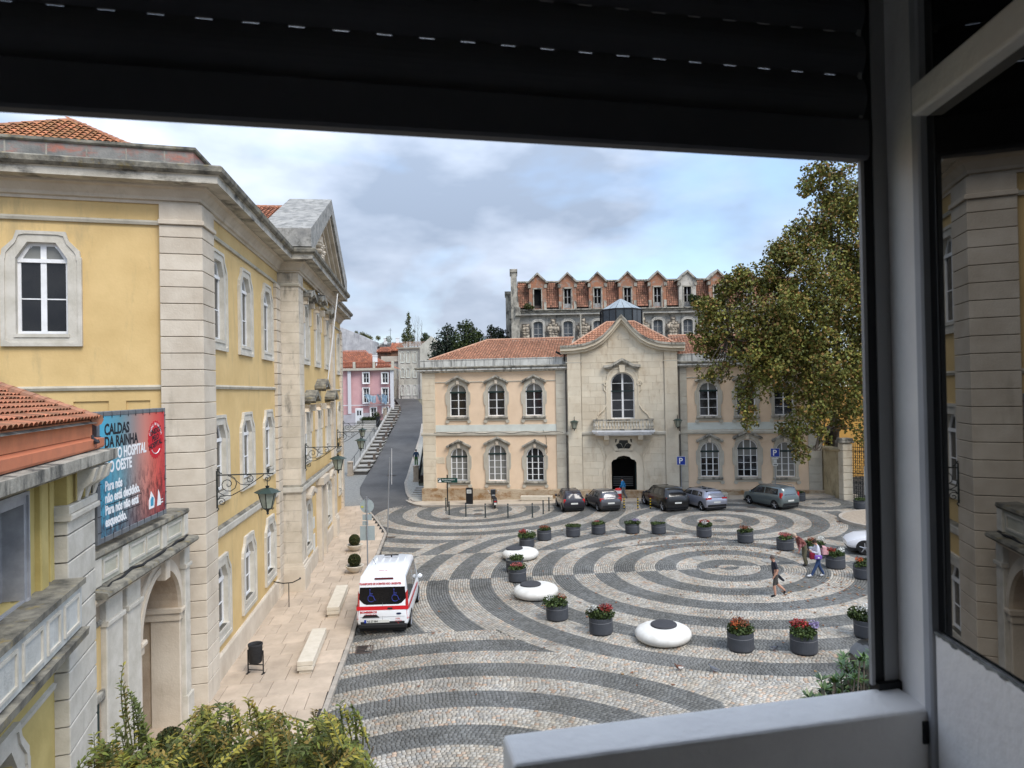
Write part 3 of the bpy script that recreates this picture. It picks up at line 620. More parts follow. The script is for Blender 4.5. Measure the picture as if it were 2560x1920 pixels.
m = M(); m.box(-6.75, -6.12, -.02, 0, 2.9, 4.3); obj('yellow_panel', m, YEL, AR, fa.p(0), fa.rz)
m = M(); m.cbox(-6.78, -6.10, -.1, 0, 2.72, 2.92, .02); m.cbox(-6.78, -6.1, -.06, 0, 4.3, 4.42, .02); obj('door_lintel', m, LIMD, AR, fa.p(0), fa.rz)
m = M(); m.box(-6.7, -6.2, -.012, 0, GZ, 2.72); obj('side_door', m, GRN, AR, fa.p(0), fa.rz)
p_ = [fa.p(-6.75)[:2], fa.p(-.95)[:2]]
sweep(p_, [(0, 4.82), (.16, 4.82), (.22, 4.92), (.22, 5.0), (0, 5.0)], LIM, 'cornice', AR, True)
sweep(p_, [(0, 5.0), (.42, 5.0), (.46, 5.06), (.44, 5.13), (0, 5.2)], LICH, 'cornice_top', AR, True)
sweep(p_, [(.0, 5.2), (.10, 5.2), (.10, 5.8), (-.3, 5.8), (-.3, 5.2)], mat('pale_parapet_render', (.58, .56, .46), (.44, .42, .33), sc=1.4, bump=.3, grime=(.2, .19, .15), gamt=.6, gth=.54), 'parapet', AR, True)
sweep(p_, [(-.35, 5.8), (.16, 5.8), (.2, 5.86), (.18, 5.94), (-.35, 5.97)], LICH, 'coping', AR, True)
for x in (-6.5, -5.15, -2.75, -1.1):
    m = M(); m.cbox(x - .16, x + .16, -.16, 0, 5.2, 5.8, .015); obj('parapet_pier', m, LIMW, AR, fa.p(0), fa.rz)
for a, b_ in ((-6.2, -5.45), (-4.85, -3.95), (-3.85, -3.05), (-2.45, -1.4)):
    m = M(); A_, B_ = outline_pair([(a, 5.3), (b_, 5.3), (b_, 5.72), (a, 5.72)], [(a + .06, 5.36), (b_ - .06, 5.36), (b_ - .06, 5.66), (a + .06, 5.66)], ((a + b_) / 2, 5.5)); m.ring(A_, B_, -.13, -.1, -.1); obj('parapet_panel', m, LIMW, AR, fa.p(0), fa.rz)
m = M(); m.add([fa.p(-6.8, 0, 5.6), fa.p(-.9, 0, 5.6), FF.p(-1.05, .02, 5.6), FF.p(-9, .02, 5.6)], [(0, 1, 2, 3)]); obj('terrace_floor', m, LIMD, AR)
m = M(); m.tube([fa.p(-6.3 + k * .35, .22 + random.uniform(-.05, .08), 5.16 + random.uniform(-.02, .05)) for k in range(16)], .035, 6); obj('cable_bundle', m, BLKP, AR)
# nearer yellow pavilion with a clay tiled roof
FP = Fac(FL.p(-6.74, -.27)[:2], (-.298, .954))
PV = thing('yellow_pavilion', 'near yellow pavilion with clay tile roof, orange gutter and grimy stone balcony', 'building', (0, 0, 0)); P0 = PV
H_ = H; H = PV
wall(PV, FP, -12, 0, GZ, 7.9, [(-4.3, -3.2, 5.95, 7.55), (-4.75, -3.65, 1.5, 3.8)], YEL2)
blocks(FP, -1.75, 0, -.05, .25, GZ, 6.95, .5, .03, LIMW)
m = M(); m.cbox(-1.8, .04, -.34, 0, 6.95, 7.06, .02); m.cbox(-1.78, .02, -.3, 0, 7.06, 7.22, .02); obj('pilaster_band', m, LIMW, PV, FP.p(0), FP.rz)
m = M(); m.cbox(-1.6, -.15, -.22, 0, 7.22, 7.85, .02); obj('pilaster_neck', m, YEL2, PV, FP.p(0), FP.rz)
m = M(); m.cbox(-2.6, -2.25, -.10, 0, 5.9, 7.85, .02); m.cbox(-3.05, -2.85, -.03, 0, 5.9, 7.85, .01); m.cbox(-2.0, -1.8, -.05, 0, 5.9, 7.85, .01); obj('wall_strip', m, YEL2, PV, FP.p(0), FP.rz)
for x in (-.25, -.75, -1.25): 
    m = M(); m.prism([(-.3, 7.85), (-.62, 7.85), (-.55, 7.6), (-.36, 7.45), (-.3, 7.25)], x - .1, x + .1, 'x'); obj('cornice_bracket', m, LIMW, PV, FP.p(0), FP.rz)
pth = [FP.p(-12)[:2], FP.p(-.25)[:2], FP.p(-.25, -6)[:2]]
sweep(pth, [(0, 7.82), (.5, 7.86), (.6, 7.92), (.6, 8.12), (0, 8.16)], LIMD, 'cornice', PV, True)
ORG = mat('orange_painted_metal', (.60, .20, .10), (.48, .17, .09), sc=2, rough=.6, grime=(.3, .13, .08), gamt=.5, gth=.56)
sweep(pth, [(0, 8.16), (.38, 8.16), (.4, 8.2), (.4, 8.36), (0, 8.42)], ORG, 'gutter', PV, True)
sweep(pth, [(0, 8.4), (.22, 8.4), (.22, 8.74), (0, 8.76)], mat('orange_render', (.62, .25, .12), (.50, .20, .10), sc=2.4, grime=(.35, .18, .11), gamt=.4), 'fascia', PV, True)
m = M(); m.box(-12, -1.9, -.5, .0, 5.05, 5.82); obj('balcony_parapet', m, mat('grimy_white_render', (.60, .60, .56), (.44, .44, .41), sc=1.4, bump=.4, grime=(.16, .16, .15), gamt=.6, gth=.53, gsc=(2, 2, .5)), PV, FP.p(0), FP.rz)
for a, b_ in ((-2.9, -2.1), (-3.7, -3.1), (-4.7, -3.9), (-5.6, -4.9)):
    m = M(); A_, B_ = outline_pair([(a, 5.15), (b_, 5.15), (b_, 5.7), (a, 5.7)], [(a + .05, 5.2), (b_ - .05, 5.2), (b_ - .05, 5.65), (a + .05, 5.65)], ((a + b_) / 2, 5.4)); m.ring(A_, B_, -.53, -.5, -.5); obj('parapet_panel', m, LIMW, PV, FP.p(0), FP.rz)
m = M(); m.box(-12, -1.85, -.56, .02, 5.82, 5.92); obj('balcony_coping', m, LICH, PV, FP.p(0), FP.rz)
sweep([FP.p(-12)[:2], FP.p(-1.8)[:2]], [(0, 4.72), (.3, 4.75), (.58, 4.86), (.6, 5.0), (0, 5.05)], LICH, 'balcony_cornice', PV, True)
sweep([FP.p(-12)[:2], FP.p(-1.8)[:2]], [(0, 3.95), (.05, 3.95), (.06, 4.03), (0, 4.05)], LIMW, 'string_course', PV, True)
wg = mat('grey_painted_wood', (.36, .36, .37), (.26, .26, .27), sc=3, rough=.6)
window(PV, FP.p(-3.75), FP.rz, [(-.5, 5.95), (.5, 5.95), (.5, 7.5), (-.5, 7.5)], 5.95, 7.5, .5, .25, [0], [6.7], None, 7.45, fm=wg, gm=mat('grey_shutter', (.20, .21, .23), (.15, .16, .18), sc=4), sur=[(-.66, 5.9), (.66, 5.9), (.66, 7.7), (-.66, 7.7)], smat=wg)
window(PV, FP.p(-4.2), FP.rz, inn(1.5, 3.8), 1.5, 3.8, .66, .30, [0], [2.4], 3.2, 3.8, sur=outl(1.1, 4.15))
ea, eb = FP.p(-9, .34, 8.74), FP.p(-.1, .34, 8.74); ap = (-14.8, 17.1, 10.2)
tiles('roof_tiles', PV, ea, eb, ap, (FP.p(-9, -5.5)[0], FP.p(-9, -5.5)[1], 10.2), .2, .34, cols=((.46, .17, .09), (.22, .11, .06)))
ridge(PV, eb, ap, .12); m = M(); m.add([ea, eb, ap, (FP.p(-9, -5.5)[0], FP.p(-9, -5.5)[1], 10.2), FP.p(.15, -6, 8.74)], [(0, 1, 2, 3), (1, 4, 2)]); o = obj('roof_deck', m, LIMD, PV); o.location.z = -.06
H = H_

# ================================================================== peach building
FB = Fac((-7.66, 58.0), (.98822, -.15304)); GB = -.45
PB = thing('peach_building', 'peach two storey building with a curved stone gable and balcony above its door', 'building', (0, 0, 0))
UPW = [3.11, 6.4, 9.58]; UPR = [23.63, 26.5, 29.35]; LOR = [23.64, 26.53, 29.4]
Uz = (7.08, 9.79, .72); Lz = (1.66, 4.43, .73)
cgl = 16.85; CO = .42
wall(PB, FB, 0, 12.4, GB, 11.0, [(c - .76, c + .76, Uz[0], Uz[1] + .03) for c in UPW] + [(c - .78, c + .78, Lz[0], (4.66 if i == 1 else Lz[1]) + .03) for i, c in enumerate(UPW)], PEACH)
wall(PB, FB, 21.2, 32.1, GB, 11.0, [(c - .76, c + .76, Uz[0] - .2, Uz[1] - .17) for c in UPR] + [(c - .80, c + .80, 2.05 - .02, (4.95 if i == 1 else 4.78)) for i, c in enumerate(LOR)], PEACH)
wall(PB, FB, 12.4, 21.2, GB, 12.6, [(cgl - 1.0, cgl + 1.0, 6.7, 10.54), (cgl - 1.02, cgl + 1.02, GB, 3.8), (cgl - .66, cgl + .66, 4.25, 5.1)], PSTN, out=CO - .03, th=.7)
m = M(); m.box(0, 15.6, .5, 12, GB, 10.9); m.box(18.1, 32.1, .5, 12, GB, 10.9); m.box(15.6, 18.1, 5.6, 12, GB, 10.9); obj('building_core', m, mat('dark_interior', (.03, .028, .025)), PB, FB.p(0), FB.rz)
pw = {}
def psur(zb, zt, hw=1.1, kz=None):
    a = hw; k = zt - .75
    return [(-a + .12, zb - .38), (a - .12, zb - .38), (a - .12, zb + .9), (a - .02, zb + 1.0), (a + .02, zb + 1.25), (a + .02, k), (a - .12, k + .18), (a - .3, zt + .1), (.5, zt + .42), (-.5, zt + .42), (-a + .3, zt + .1), (-a + .12, k + .18), (-a - .02, k), (-a - .02, zb + 1.25), (-a + .02, zb + 1.0), (-a + .12, zb + .9)]
def phood(w, z, hwd=1.05, rise=.68):
    t = .13
    for dep, s, dz in ((-.32, 1, 0), (-.22, .93, -.09)):
        m = M(); P = [(-hwd * s, z - rise + dz), (-hwd * s, z - rise + t + dz), (0, z + dz), (hwd * s, z - rise + t + dz), (hwd * s, z - rise + dz), (0, z - t * 1.2 + dz)]
        m.prism(P, dep, 0); obj('window_hood', m, LIMD, w, fix=True)
def pwin(kind, c, cur, dz=0):
    key = (kind, cur)
    x, out = c, 0
    if key in pw: return dup(pw[key], FB.p(c, 0, dz), FB.rz)
    up = kind == 'up'; big = kind == 'big'
    zb, zt, hw = (Uz if up else (1.66, 4.66 if big else 4.43, .78 if big else .73)); tr = 9.1 if up else (3.9 if big else 3.68)
    inner = arch(hw, zb, tr + .06, zt, 12)
    def ex(w):
        phood(w, zt + (.74 if up else .72), 1.05 if not big else 1.12)
        s = M(); s.cbox(-.98, .98, -.22, .3, zb - .2, zb - .02, .03); obj('window_sill', s, LIMD, w)
        for sg in (-1, 1): s = M(); s.tube([(sg * .93, -.12, zb - .42), (sg * .93, 0, zb - .42)], .16, 12); obj('sill_scroll', s, PGRY, w)
        s = M(); s.cbox(-.12, .12, -.2, 0, zt - .02, zt + .3, .03); obj('keystone', s, LIM, w)
    mull = [0] if up else [-hw * .34, hw * .34]
    bars = [zb + (tr - zb) * k / (3 if up else 4) for k in range(1, 3 if up else 4)]
    gm = GLG if cur == 2 else ([GLG, GLS, 3] if cur == 1 else GLS)
    pw[key] = window(PB, FB.p(c, 0, dz), FB.rz, inner, zb, zt, hw, .16, mull, bars, tr, zt, gm=gm, gmt=GLG if (cur or up) else GLS, ft=.075, mw=.085, tm=GRN, th=.13, sur=psur(zb, zt, 1.06 if not big else 1.14), smat=PGRY, proud=.05, extra=ex)
    return pw[key]
for c in UPW: pwin('up', c, 0)
for c in UPR: pwin('up', c, 0, -.2)
pwin('low', UPW[0], 2); pwin('big', UPW[1], 2); pwin('low', UPW[2], 0)
pwin('low', LOR[0], 1, .36); pwin('big', LOR[1], 1, .36); pwin('low', LOR[2], 2, .36)
# wall trim
for a, b_ in ((0, 12.0), (21.6, 32.1)):
    m = M(); m.box(a, b_, -.03, 0, 5.78, 6.36); obj('frieze_band', m, WHB, PB, FB.p(0), FB.rz)
pB = [FB.p(0, 0)[:2], FB.p(12.4, 0)[:2], FB.p(12.4, CO)[:2], FB.p(21.2, CO)[:2], FB.p(21.2, 0)[:2], FB.p(32.1, 0)[:2]]
pB = [FB.p(0, -10)[:2]] + pB + [FB.p(32.1, -8)[:2]]
sweep(pB, [(0, 5.42), (.10, 5.44), (.14, 5.52), (.14, 5.66), (.06, 5.74), (0, 5.76)], PGRY, 'belt_course', PB, True)
for rg in (pB[:3], pB[5:]):
    sweep(rg, [(0, 9.94), (.05, 9.94), (.06, 10.0), (0, 10.02)], PGRY, 'string_course', PB, True)
    sweep(rg, [(0, 10.78), (.12, 10.8), (.18, 10.9), (.46, 10.95), (.46, 11.08), (0, 11.1)], STREAK, 'cornice', PB, True)
    sweep(rg, [(0, 11.1), (.50, 11.1), (.54, 11.18), (.5, 11.26), (0, 11.3)], LICH, 'cornice_top', PB, True)
    sweep(rg, [(.12, 11.28), (.12, 11.82), (.16, 11.84), (.16, 11.9), (-.2, 11.9), (-.2, 11.28)], STREAK, 'parapet', PB, True)
sweep(pB, [(0, GB), (.14, GB), (.14, .95), (.08, 1.02), (0, 1.02)], PLN, 'plinth', PB, True)
def pil(a, b_, o, z0, z1, mt=PGRY, h=.62):
    z = z0; mm = M(); mm.cbox(0, b_ - a - .012, -.10, 0, 0, h - .012, .012); me = mm.mesh('pilaster_block', mt)
    while z < z1 - .05:
        hh = min(h, z1 - z); q = put('pilaster_block', me, PB, FB.p(a + .006, o, z), FB.rz); q.scale = (1, 1, hh / h); z += h
for a, b_, o in ((0, 1.14, 0), (11.4, 12.38, 0), (21.22, 21.95, 0), (31.1, 32.1, 0)): pil(a, b_, o, 1.02, 10.78, PSTN if a == 0 else PGRY)
# ashlar of the central gable: separate stones
bx_ = {}
def inopen(x0, x1, z0, z1):
    for a, b_, c, d in ((cgl - 1.28, cgl + 1.28, 6.2, 10.9), (cgl - 1.5, cgl + 1.5, GB, 5.3)):
        if x0 < b_ and x1 > a and z0 < d and z1 > c: return (a, b_)
    return None
def gz(x):
    t = abs(x - cgl); return float(np.interp(t, [0, .35, .8, 1.46, 2.1, 2.9, 3.9, 5.0], [14.50, 14.12, 13.55, 12.9, 12.52, 12.25, 12.12, 12.1]))
def stone(x0, x1, z0, z1, o):
    g_ = .008; k = (round(x1 - x0, 2), round(z1 - z0, 2))
    if k not in bx_:
        mm = M(); mm.cbox(0, k[0] - g_, -.05, 0, 0, k[1] - g_, .008); bx_[k] = mm.mesh('ashlar_stone', PSTN)
    return put('ashlar_stone', bx_[k], PB, FB.p(x0, o + random.uniform(-.004, .004), z0), FB.rz)
z = 1.02; r_ = 0; hts = [.62, .5, .62, .56]
while z < 14.2:
    h = hts[r_ % 4]; x = 13.55 - (.5 if r_ % 2 else 0)
    while x < 20.15:
        wd = [1.25, .9, 1.1, 1.4][(int(x * 7) + r_) % 4]; x0, x1 = max(x, 13.55), min(x + wd, 20.15)
        if x1 - x0 > .12 and z + h < min(gz(x0), gz(x1)) + .35:
            op = inopen(x0, x1, z, z + h)
            if op is None: stone(round(x0, 2), round(x1, 2), z, z + h, CO - .02)
            else:
                if op[0] - x0 > .15: stone(round(x0, 2), round(op[0], 2), z, z + h, CO - .02)
                if x1 - op[1] > .15: stone(round(op[1], 2), round(x1, 2), z, z + h, CO - .02)
        x += wd
    z += h; r_ += 1
for a, b_ in ((12.42, 13.52), (20.18, 21.2)):
    z = 1.02
    while z < 12.1:
        q = stone(a, b_, z, z + .7, CO + .10); z += .7
sweep([FB.p(12.3, CO + .1)[:2], FB.p(13.6, CO + .1)[:2]], [(0, 11.3), (.06, 11.34), (.06, 11.4), (0, 11.42)], PGRY, 'pilaster_band', PB, True)
sweep([FB.p(20.1, CO + .1)[:2], FB.p(21.3, CO + .1)[:2]], [(0, 11.3), (.06, 11.34), (.06, 11.4), (0, 11.42)], PGRY, 'pilaster_band', PB, True)
xs = [cgl + t for t in np.linspace(-4.4, 4.4, 45)]
m = M(); P = [(12.4, 12.0)] + [(x, gz(x) + .2) for x in xs] + [(21.2, 12.0)]; 
for (xa, za), (xb, zb_) in zip(P[:-1], P[1:]):
    if abs(xb - xa) > .01: m.add([(xa, 0, 11.9), (xb, 0, 11.9), (xb, 0, zb_), (xa, 0, za)], [(0, 1, 2, 3)])
obj('gable_wall', m, PSTN, PB, FB.p(0, CO - .04), FB.rz)
xs = [cgl + t for t in np.concatenate([np.linspace(-4.95, -.4, 26), np.linspace(-.3, .3, 9), np.linspace(.4, 4.95, 26)])]
for lo, hi, dep, mt, nm in ((0, .24, .34, PSTN, 'gable_moulding'), (.22, .50, .56, PSTN, 'gable_moulding'), (.48, .66, .66, LIMD, 'gable_coping')):
    m = M(); n = len(xs)
    for i in range(n - 1):
        a, b_ = xs[i], xs[i + 1]; za, zb_ = gz(a), gz(b_)
        v = [(a, -dep, za + lo), (b_, -dep, zb_ + lo), (b_, -dep, zb_ + hi), (a, -dep, za + hi), (a, .35, za + lo), (b_, .35, zb_ + lo), (b_, .35, zb_ + hi), (a, .35, za + hi)]
        m.add(v, [(0, 1, 2, 3), (3, 2, 6, 7), (0, 4, 5, 1)])
        if i == 0: m.add(v, [(0, 3, 7, 4)])
        if i == n - 2: m.add(v, [(1, 5, 6, 2)])
    obj(nm, m, mt, PB, FB.p(0, CO), FB.rz)
# central window, surround and hood
def cex(w):
    for dep, s, dz in ((-.42, 1, 0), (-.28, .92, -.12)):
        m = M(); z = 11.66 + dz; P = [(-1.45 * s, z - .78), (-1.5 * s, z - .58), (-.9 * s, z - .5), (0, z), (.9 * s, z - .5), (1.5 * s, z - .58), (1.45 * s, z - .78), (.85 * s, z - .7), (0, z - .2), (-.85 * s, z - .7)]
        m.prism(P, dep, 0); obj('window_hood', m, LIMD, w, fix=True)
    m = M(); m.prism([(-.18, 10.5), (.18, 10.5), (.26, 11.1), (-.26, 11.1)], -.25, 0); obj('keystone', m, PSTN, w)
    for sg in (-1, 1):
        sp = [(sg * (1.35 + .22 * math.cos(t) * (1 - t / 14)), -.1, 9.6 + .22 * math.sin(t) * (1 - t / 14)) for t in np.linspace(0, 11, 26)]
        m = M(); m.tube(sp, .045, 6); m.tube([(sg * 1.5, -.08, 9.4), (sg * 1.46, -.08, 9.1), (sg * 1.28, -.08, 8.9), (sg * 1.26, -.08, 8.2), (sg * 1.30, -.08, 7.9), (sg * 1.55, -.08, 7.45), (sg * 1.95, -.08, 7.1), (sg * 2.1, -.08, 6.8)], .05, 6); obj('scroll_moulding', m, PSTN, w)
window(PB, FB.p(cgl, CO), FB.rz, arch(.94, 6.74, 9.62, 10.51, 14), 6.74, 10.51, .94, .30, [0], [7.45, 8.25, 9.62], 8.99, 10.5, ft=.09, mw=.15, tm=GRN, th=.08, sur=[(-1.32, 6.5), (1.32, 6.5), (1.32, 9.7), (1.2, 10.3), (.8, 10.9), (-.8, 10.9), (-1.2, 10.3), (-1.32, 9.7)], smat=PSTN, proud=.08, extra=cex)
# balcony
m = M(); P = [(-2.48, 0), (-2.48, -.75), (-2.1, -.95), (-1.5, -.98), (0, -1.15), (1.5, -.98), (2.1, -.95), (2.48, -.75), (2.48, 0)]
m.prism(P, 5.72, 5.86, 'z'); m.prism([(x * .96, y * .92) for x, y in P], 5.58, 5.72, 'z'); m.prism([(x * .90, y * .82) for x, y in P], 5.46, 5.58, 'z'); bal = obj('balcony_slab', m, WHT, PB, FB.p(cgl, CO), FB.rz)
m = M(); Q = [(x * .97, y * .93) for x, y in P]; q2 = [(x * .90, y * .78) for x, y in P]
for lo, hi in ((5.86, 5.97), (6.62, 6.74)):
    for i in range(len(Q) - 1):
        a, b_, c, d = Q[i], Q[i + 1], q2[i + 1], q2[i]
        v = [(*a, lo), (*b_, lo), (*c, lo), (*d, lo), (*a, hi), (*b_, hi), (*c, hi), (*d, hi)]; m.add(v, [(0, 1, 5, 4), (4, 5, 6, 7), (2, 3, 7, 6), (0, 3, 2, 1)])
obj('balcony_rail', m, LIMD, PB, FB.p(cgl, CO), FB.rz)
bm_ = M(); bm_.lathe([(.055, 0), (.055, .05), (.035, .08), (.075, .2), (.085, .27), (.06, .38), (.032, .5), (.05, .56), (.055, .65)], n=10); bme = bm_.mesh('baluster', LIMW)
Lc = []; 
for i in range(len(Q) - 1):
    a, b_ = Vector(Q[i]) * .965, Vector(Q[i + 1]) * .965; nL = max(1, round((b_ - a).length / .25))
    for k in range(nL): Lc.append(a.lerp(b_, (k + .5) / nL))
for c in Lc: 
    f = FB.p(cgl + c.x, CO - c.y, 5.97); put('baluster', bme, PB, f, smooth=False)
for sg in (-1, 1):
    m = M(); m.prism([(0, 5.46), (-.75, 5.46), (-.6, 5.1), (-.25, 4.95), (0, 4.6)], sg * 1.35 - .2, sg * 1.35 + .2, 'x'); obj('balcony_console', m, PSTN, PB, FB.p(cgl, CO), FB.rz)
# door: fanlight, surround, opening
so = [(-.7, 4.62), (-.5, 4.26), (0, 4.3), (.5, 4.26), (.7, 4.62), (.42, 4.8), (.36, 5.06), (-.36, 5.06), (-.42, 4.8)]
A_, B_ = outline_pair([(x * 1.35, 4.65 + (z - 4.65) * 1.5) for x, z in so], so, (0, 4.65)); m = M(); m.ring(A_, B_, -.08, 0, .25); m.ring([(x, z) for x, z in B_], [(x * .9, 4.65 + (z - 4.65) * .86) for x, z in B_], .1, .2, .2); obj('fanlight_surround', m, PSTN, PB, FB.p(cgl, CO), FB.rz)
m = M(); m.add([(x, .18, z) for x, z in so], [tuple(range(len(so)))]); fl = obj('fanlight', m, GLS, PB, FB.p(cgl, CO), FB.rz)
m = M(); m.tube([(-.55, .14, 4.86), (-.2, .14, 4.72), (0, .14, 4.32), (.2, .14, 4.72), (.55, .14, 4.86)], .02, 5); obj('glazing_bar', m, PGRY, fl)
di = [(-1.0, GB), (1.0, GB), (1.0, 3.2), (.86, 3.42), (.6, 3.5), (.45, 3.68), (0, 3.78), (-.45, 3.68), (-.6, 3.5), (-.86, 3.42), (-1.0, 3.2)]
do = [(-1.5, GB), (1.5, GB), (1.5, 3.3), (1.3, 3.8), (.9, 4.2), (-.9, 4.2), (-1.3, 3.8), (-1.5, 3.3)]
A_, B_ = outline_pair(do, di, (0, 1.6)); m = M(); m.ring(A_, B_, -.08, 0, .9); obj('door_surround', m, PSTN, PB, FB.p(cgl, CO), FB.rz)
for sg in (-1, 1):
    m = M(); pts = [(1.95, .7), (1.62, 1.0), (1.58, 1.4), (1.68, 2.6), (1.58, 2.9), (1.55, 3.6), (1.68, 4.0), (1.9, 4.6), (2.2, 5.0), (2.25, 5.2)]
    m.tube([(sg * x, -.04, z) for x, z in pts], .055, 6); m.tube([(sg * (x - .22), -.04, z) for x, z in pts[:8]], .035, 6); obj('door_scroll', m, PSTN, PB, FB.p(cgl, CO), FB.rz)
m = M(); m.box(-1.0, 1.0, .85, 5, .26, .27); m.box(-1.1, -1.0, .9, 5, .2, 4); m.box(1.0, 1.1, .9, 5, .2, 4); m.box(-1, 1, 5, 5.05, .2, 4); m.box(-1.1, 1.1, .9, 5, 3.85, 3.9); obj('entrance_hall', m, mat('dark_hall', (.05, .045, .04), (.03, .03, .03)), PB, FB.p(cgl, CO), FB.rz)
m = M(); m.box(.9, .98, .35, 1.6, .27, 3.4); obj('door_leaf', m, GRN, PB, FB.p(cgl, CO), FB.rz)
for k in range(5): 
    m = M(); m.box(-.9, .75, 2.7, 2.74, .95 + k * .18, 1.03 + k * .18); obj('inner_rail', m, mat('dim_rail', (.3, .29, .27)), PB, FB.p(cgl, CO), FB.rz)
text('NOVO', .26, mat('dim_letters', (.22, .20, .14)), 'lettering', PB, TM(*FB.p(cgl - .62, CO - 1.6, 3.35), FB.rz), sx=1.1)
m = M(); m.cbox(-1.3, 1.3, -.75, .9, GB, .27, .02); m.cbox(-1.6, 1.6, -1.05, -.75, GB, .14, .02); obj('door_step', m, BNCH, PB, FB.p(cgl, CO), FB.rz)
m = M()
for k in range(4): m.box(-.32, .32, -.035, 0, k * .12, k * .12 + .09)
m.box(-.38, .38, -.02, 0, -.05, .5); obj('stone_plaque', m, PSTN, PB, FB.p(1.48, 0, 3.15), FB.rz)
for x, zt in ((12.25, 10.8), (21.35, 10.8)):
    m = M(); m.tube([FB.p(x, .14, .9), FB.p(x, .14, zt)], .05, 8); obj('downpipe', m, mat('pipe_grey', (.12, .11, .10)), PB)
m = M(); m.tube([FB.p(1 + k * .5, .16 if k < 22 else .5, 5.70 + .05 * math.sin(k * 1.3)) for k in range(23)], .018, 5); m.tube([FB.p(10.3, .1, 5.9), FB.p(10.55, .06, 5.2), FB.p(10.6, .05, 4.0), FB.p(10.3, .06, 3.7)], .015, 5); obj('wall_cable', m, BLKP, PB)
m = M(); m.tube([FB.p(11.9, .3, 12.1), FB.p(11.6, .9, 12.25)], .1, 8); m.tube([FB.p(12.2, .3, 11.5), FB.p(12.2, .3, 12.1)], .05, 6); m.box(0, 0, 0, 0, 0, 0); obj('floodlight', m, BLKP, PB)
# roofs
RC = ((.47, .22, .13), (.36, .18, .11))
def bp(s, i, z): return FB.p(s, -i, z)
def hiproof(s0, s1, r0, r1, i0, ir, ze, zr, hipL=True, hipR=False):
    tiles('roof_tiles', PB, bp(s0, i0, ze), bp(s1, i0, ze), bp(r1, ir, zr), bp(r0, ir, zr), .24, .36, RC)
    if hipL: tiles('roof_tiles', PB, bp(s0, 2 * ir - i0, ze), bp(s0, i0, ze), bp(r0, ir, zr), bp(r0, ir, zr), .24, .36, RC); ridge(PB, bp(s0, i0, ze + .08), bp(r0, ir, zr + .08), .09, mt=mat('pale_ridge', (.50, .30, .20), (.38, .22, .15)))
    if hipR: tiles('roof_tiles', PB, bp(s1, i0, ze), bp(s1, 2 * ir - i0, ze), bp(r1, ir, zr), bp(r1, ir, zr), .24, .36, RC); ridge(PB, bp(s1, i0, ze + .08), bp(r1, ir, zr + .08), .09, mt=MT['pale_ridge'])
    ridge(PB, bp(r0, ir, zr + .08), bp(r1, ir, zr + .08), .09, mt=MT['pale_ridge'])
    m = M(); q = [bp(s0, i0, ze), bp(s1, i0, ze), bp(r1, ir, zr), bp(r0, ir, zr), bp(s0, 2 * ir - i0, ze), bp(s1, 2 * ir - i0, ze)]; m.add([(a, b_, c - .08) for a, b_, c in q], [(0, 1, 2, 3), (4, 0, 3), (1, 5, 2), (3, 2, 5, 4)]); obj('roof_deck', m, LIMD, PB)
hiproof(.5, 12.6, 4.6, 12.6, .4, 6.0, 11.85, 13.85)
hiproof(21.0, 31.8, 21.0, 27.5, .4, 6.0, 11.85, 13.75, False, True)
hiproof(12.2, 21.6, 15.6, 18.0, .45, 4.6, 12.5, 15.0, True, True)
# octagonal glass lantern on the roof
OL = (10.15, 62.6)
lan = thing('roof_lantern', 'dark octagonal glass lantern with a pale metal cap, on the roof behind the stone gable', 'lantern', (OL[0], OL[1], 13.2)); LANT = lan
an = [R(22.5 + 45 * k) for k in range(8)]; rr = 1.95
m = M(); 
for t in an: m.tube([(rr * math.cos(t), rr * math.sin(t), 0), (rr * math.cos(t), rr * math.sin(t), 3.15)], .06, 6)
m.prism([(rr * 1.02 * math.cos(t), rr * 1.02 * math.sin(t)) for t in an], 3.1, 3.22, 'z'); m.prism([(rr * 1.02 * math.cos(t), rr * 1.02 * math.sin(t)) for t in an], 0, .15, 'z'); obj('frame', m, BLKP, lan)
for k in range(8):
    a, b_ = an[k], an[(k + 1) % 8]; r2_ = rr * .985
    for j in range(2):
        f0, f1 = j / 2 + .02, (j + 1) / 2 - .02; A_ = Vector((r2_ * math.cos(a), r2_ * math.sin(a))); B_ = Vector((r2_ * math.cos(b_), r2_ * math.sin(b_))); p, q = A_.lerp(B_, f0), A_.lerp(B_, f1)
        m = M(); m.add([(p.x, p.y, .15), (q.x, q.y, .15), (q.x, q.y, 3.1), (p.x, p.y, 3.1)], [(0, 1, 2, 3)]); obj('glass_pane', m, CGLS, lan)
        p, q = p * 1.03, q * 1.03; m = M(); m.add([(p.x, p.y, 3.2), (q.x, q.y, 3.2), (q.x * .05, q.y * .05, 4.25), (p.x * .05, p.y * .05, 4.25)], [(0, 1, 2, 3)]); obj('cap_panel', m, mat('zinc_cap', (.33, .37, .38), (.25, .28, .29), sc=4, rough=.35, metal=.4), lan)
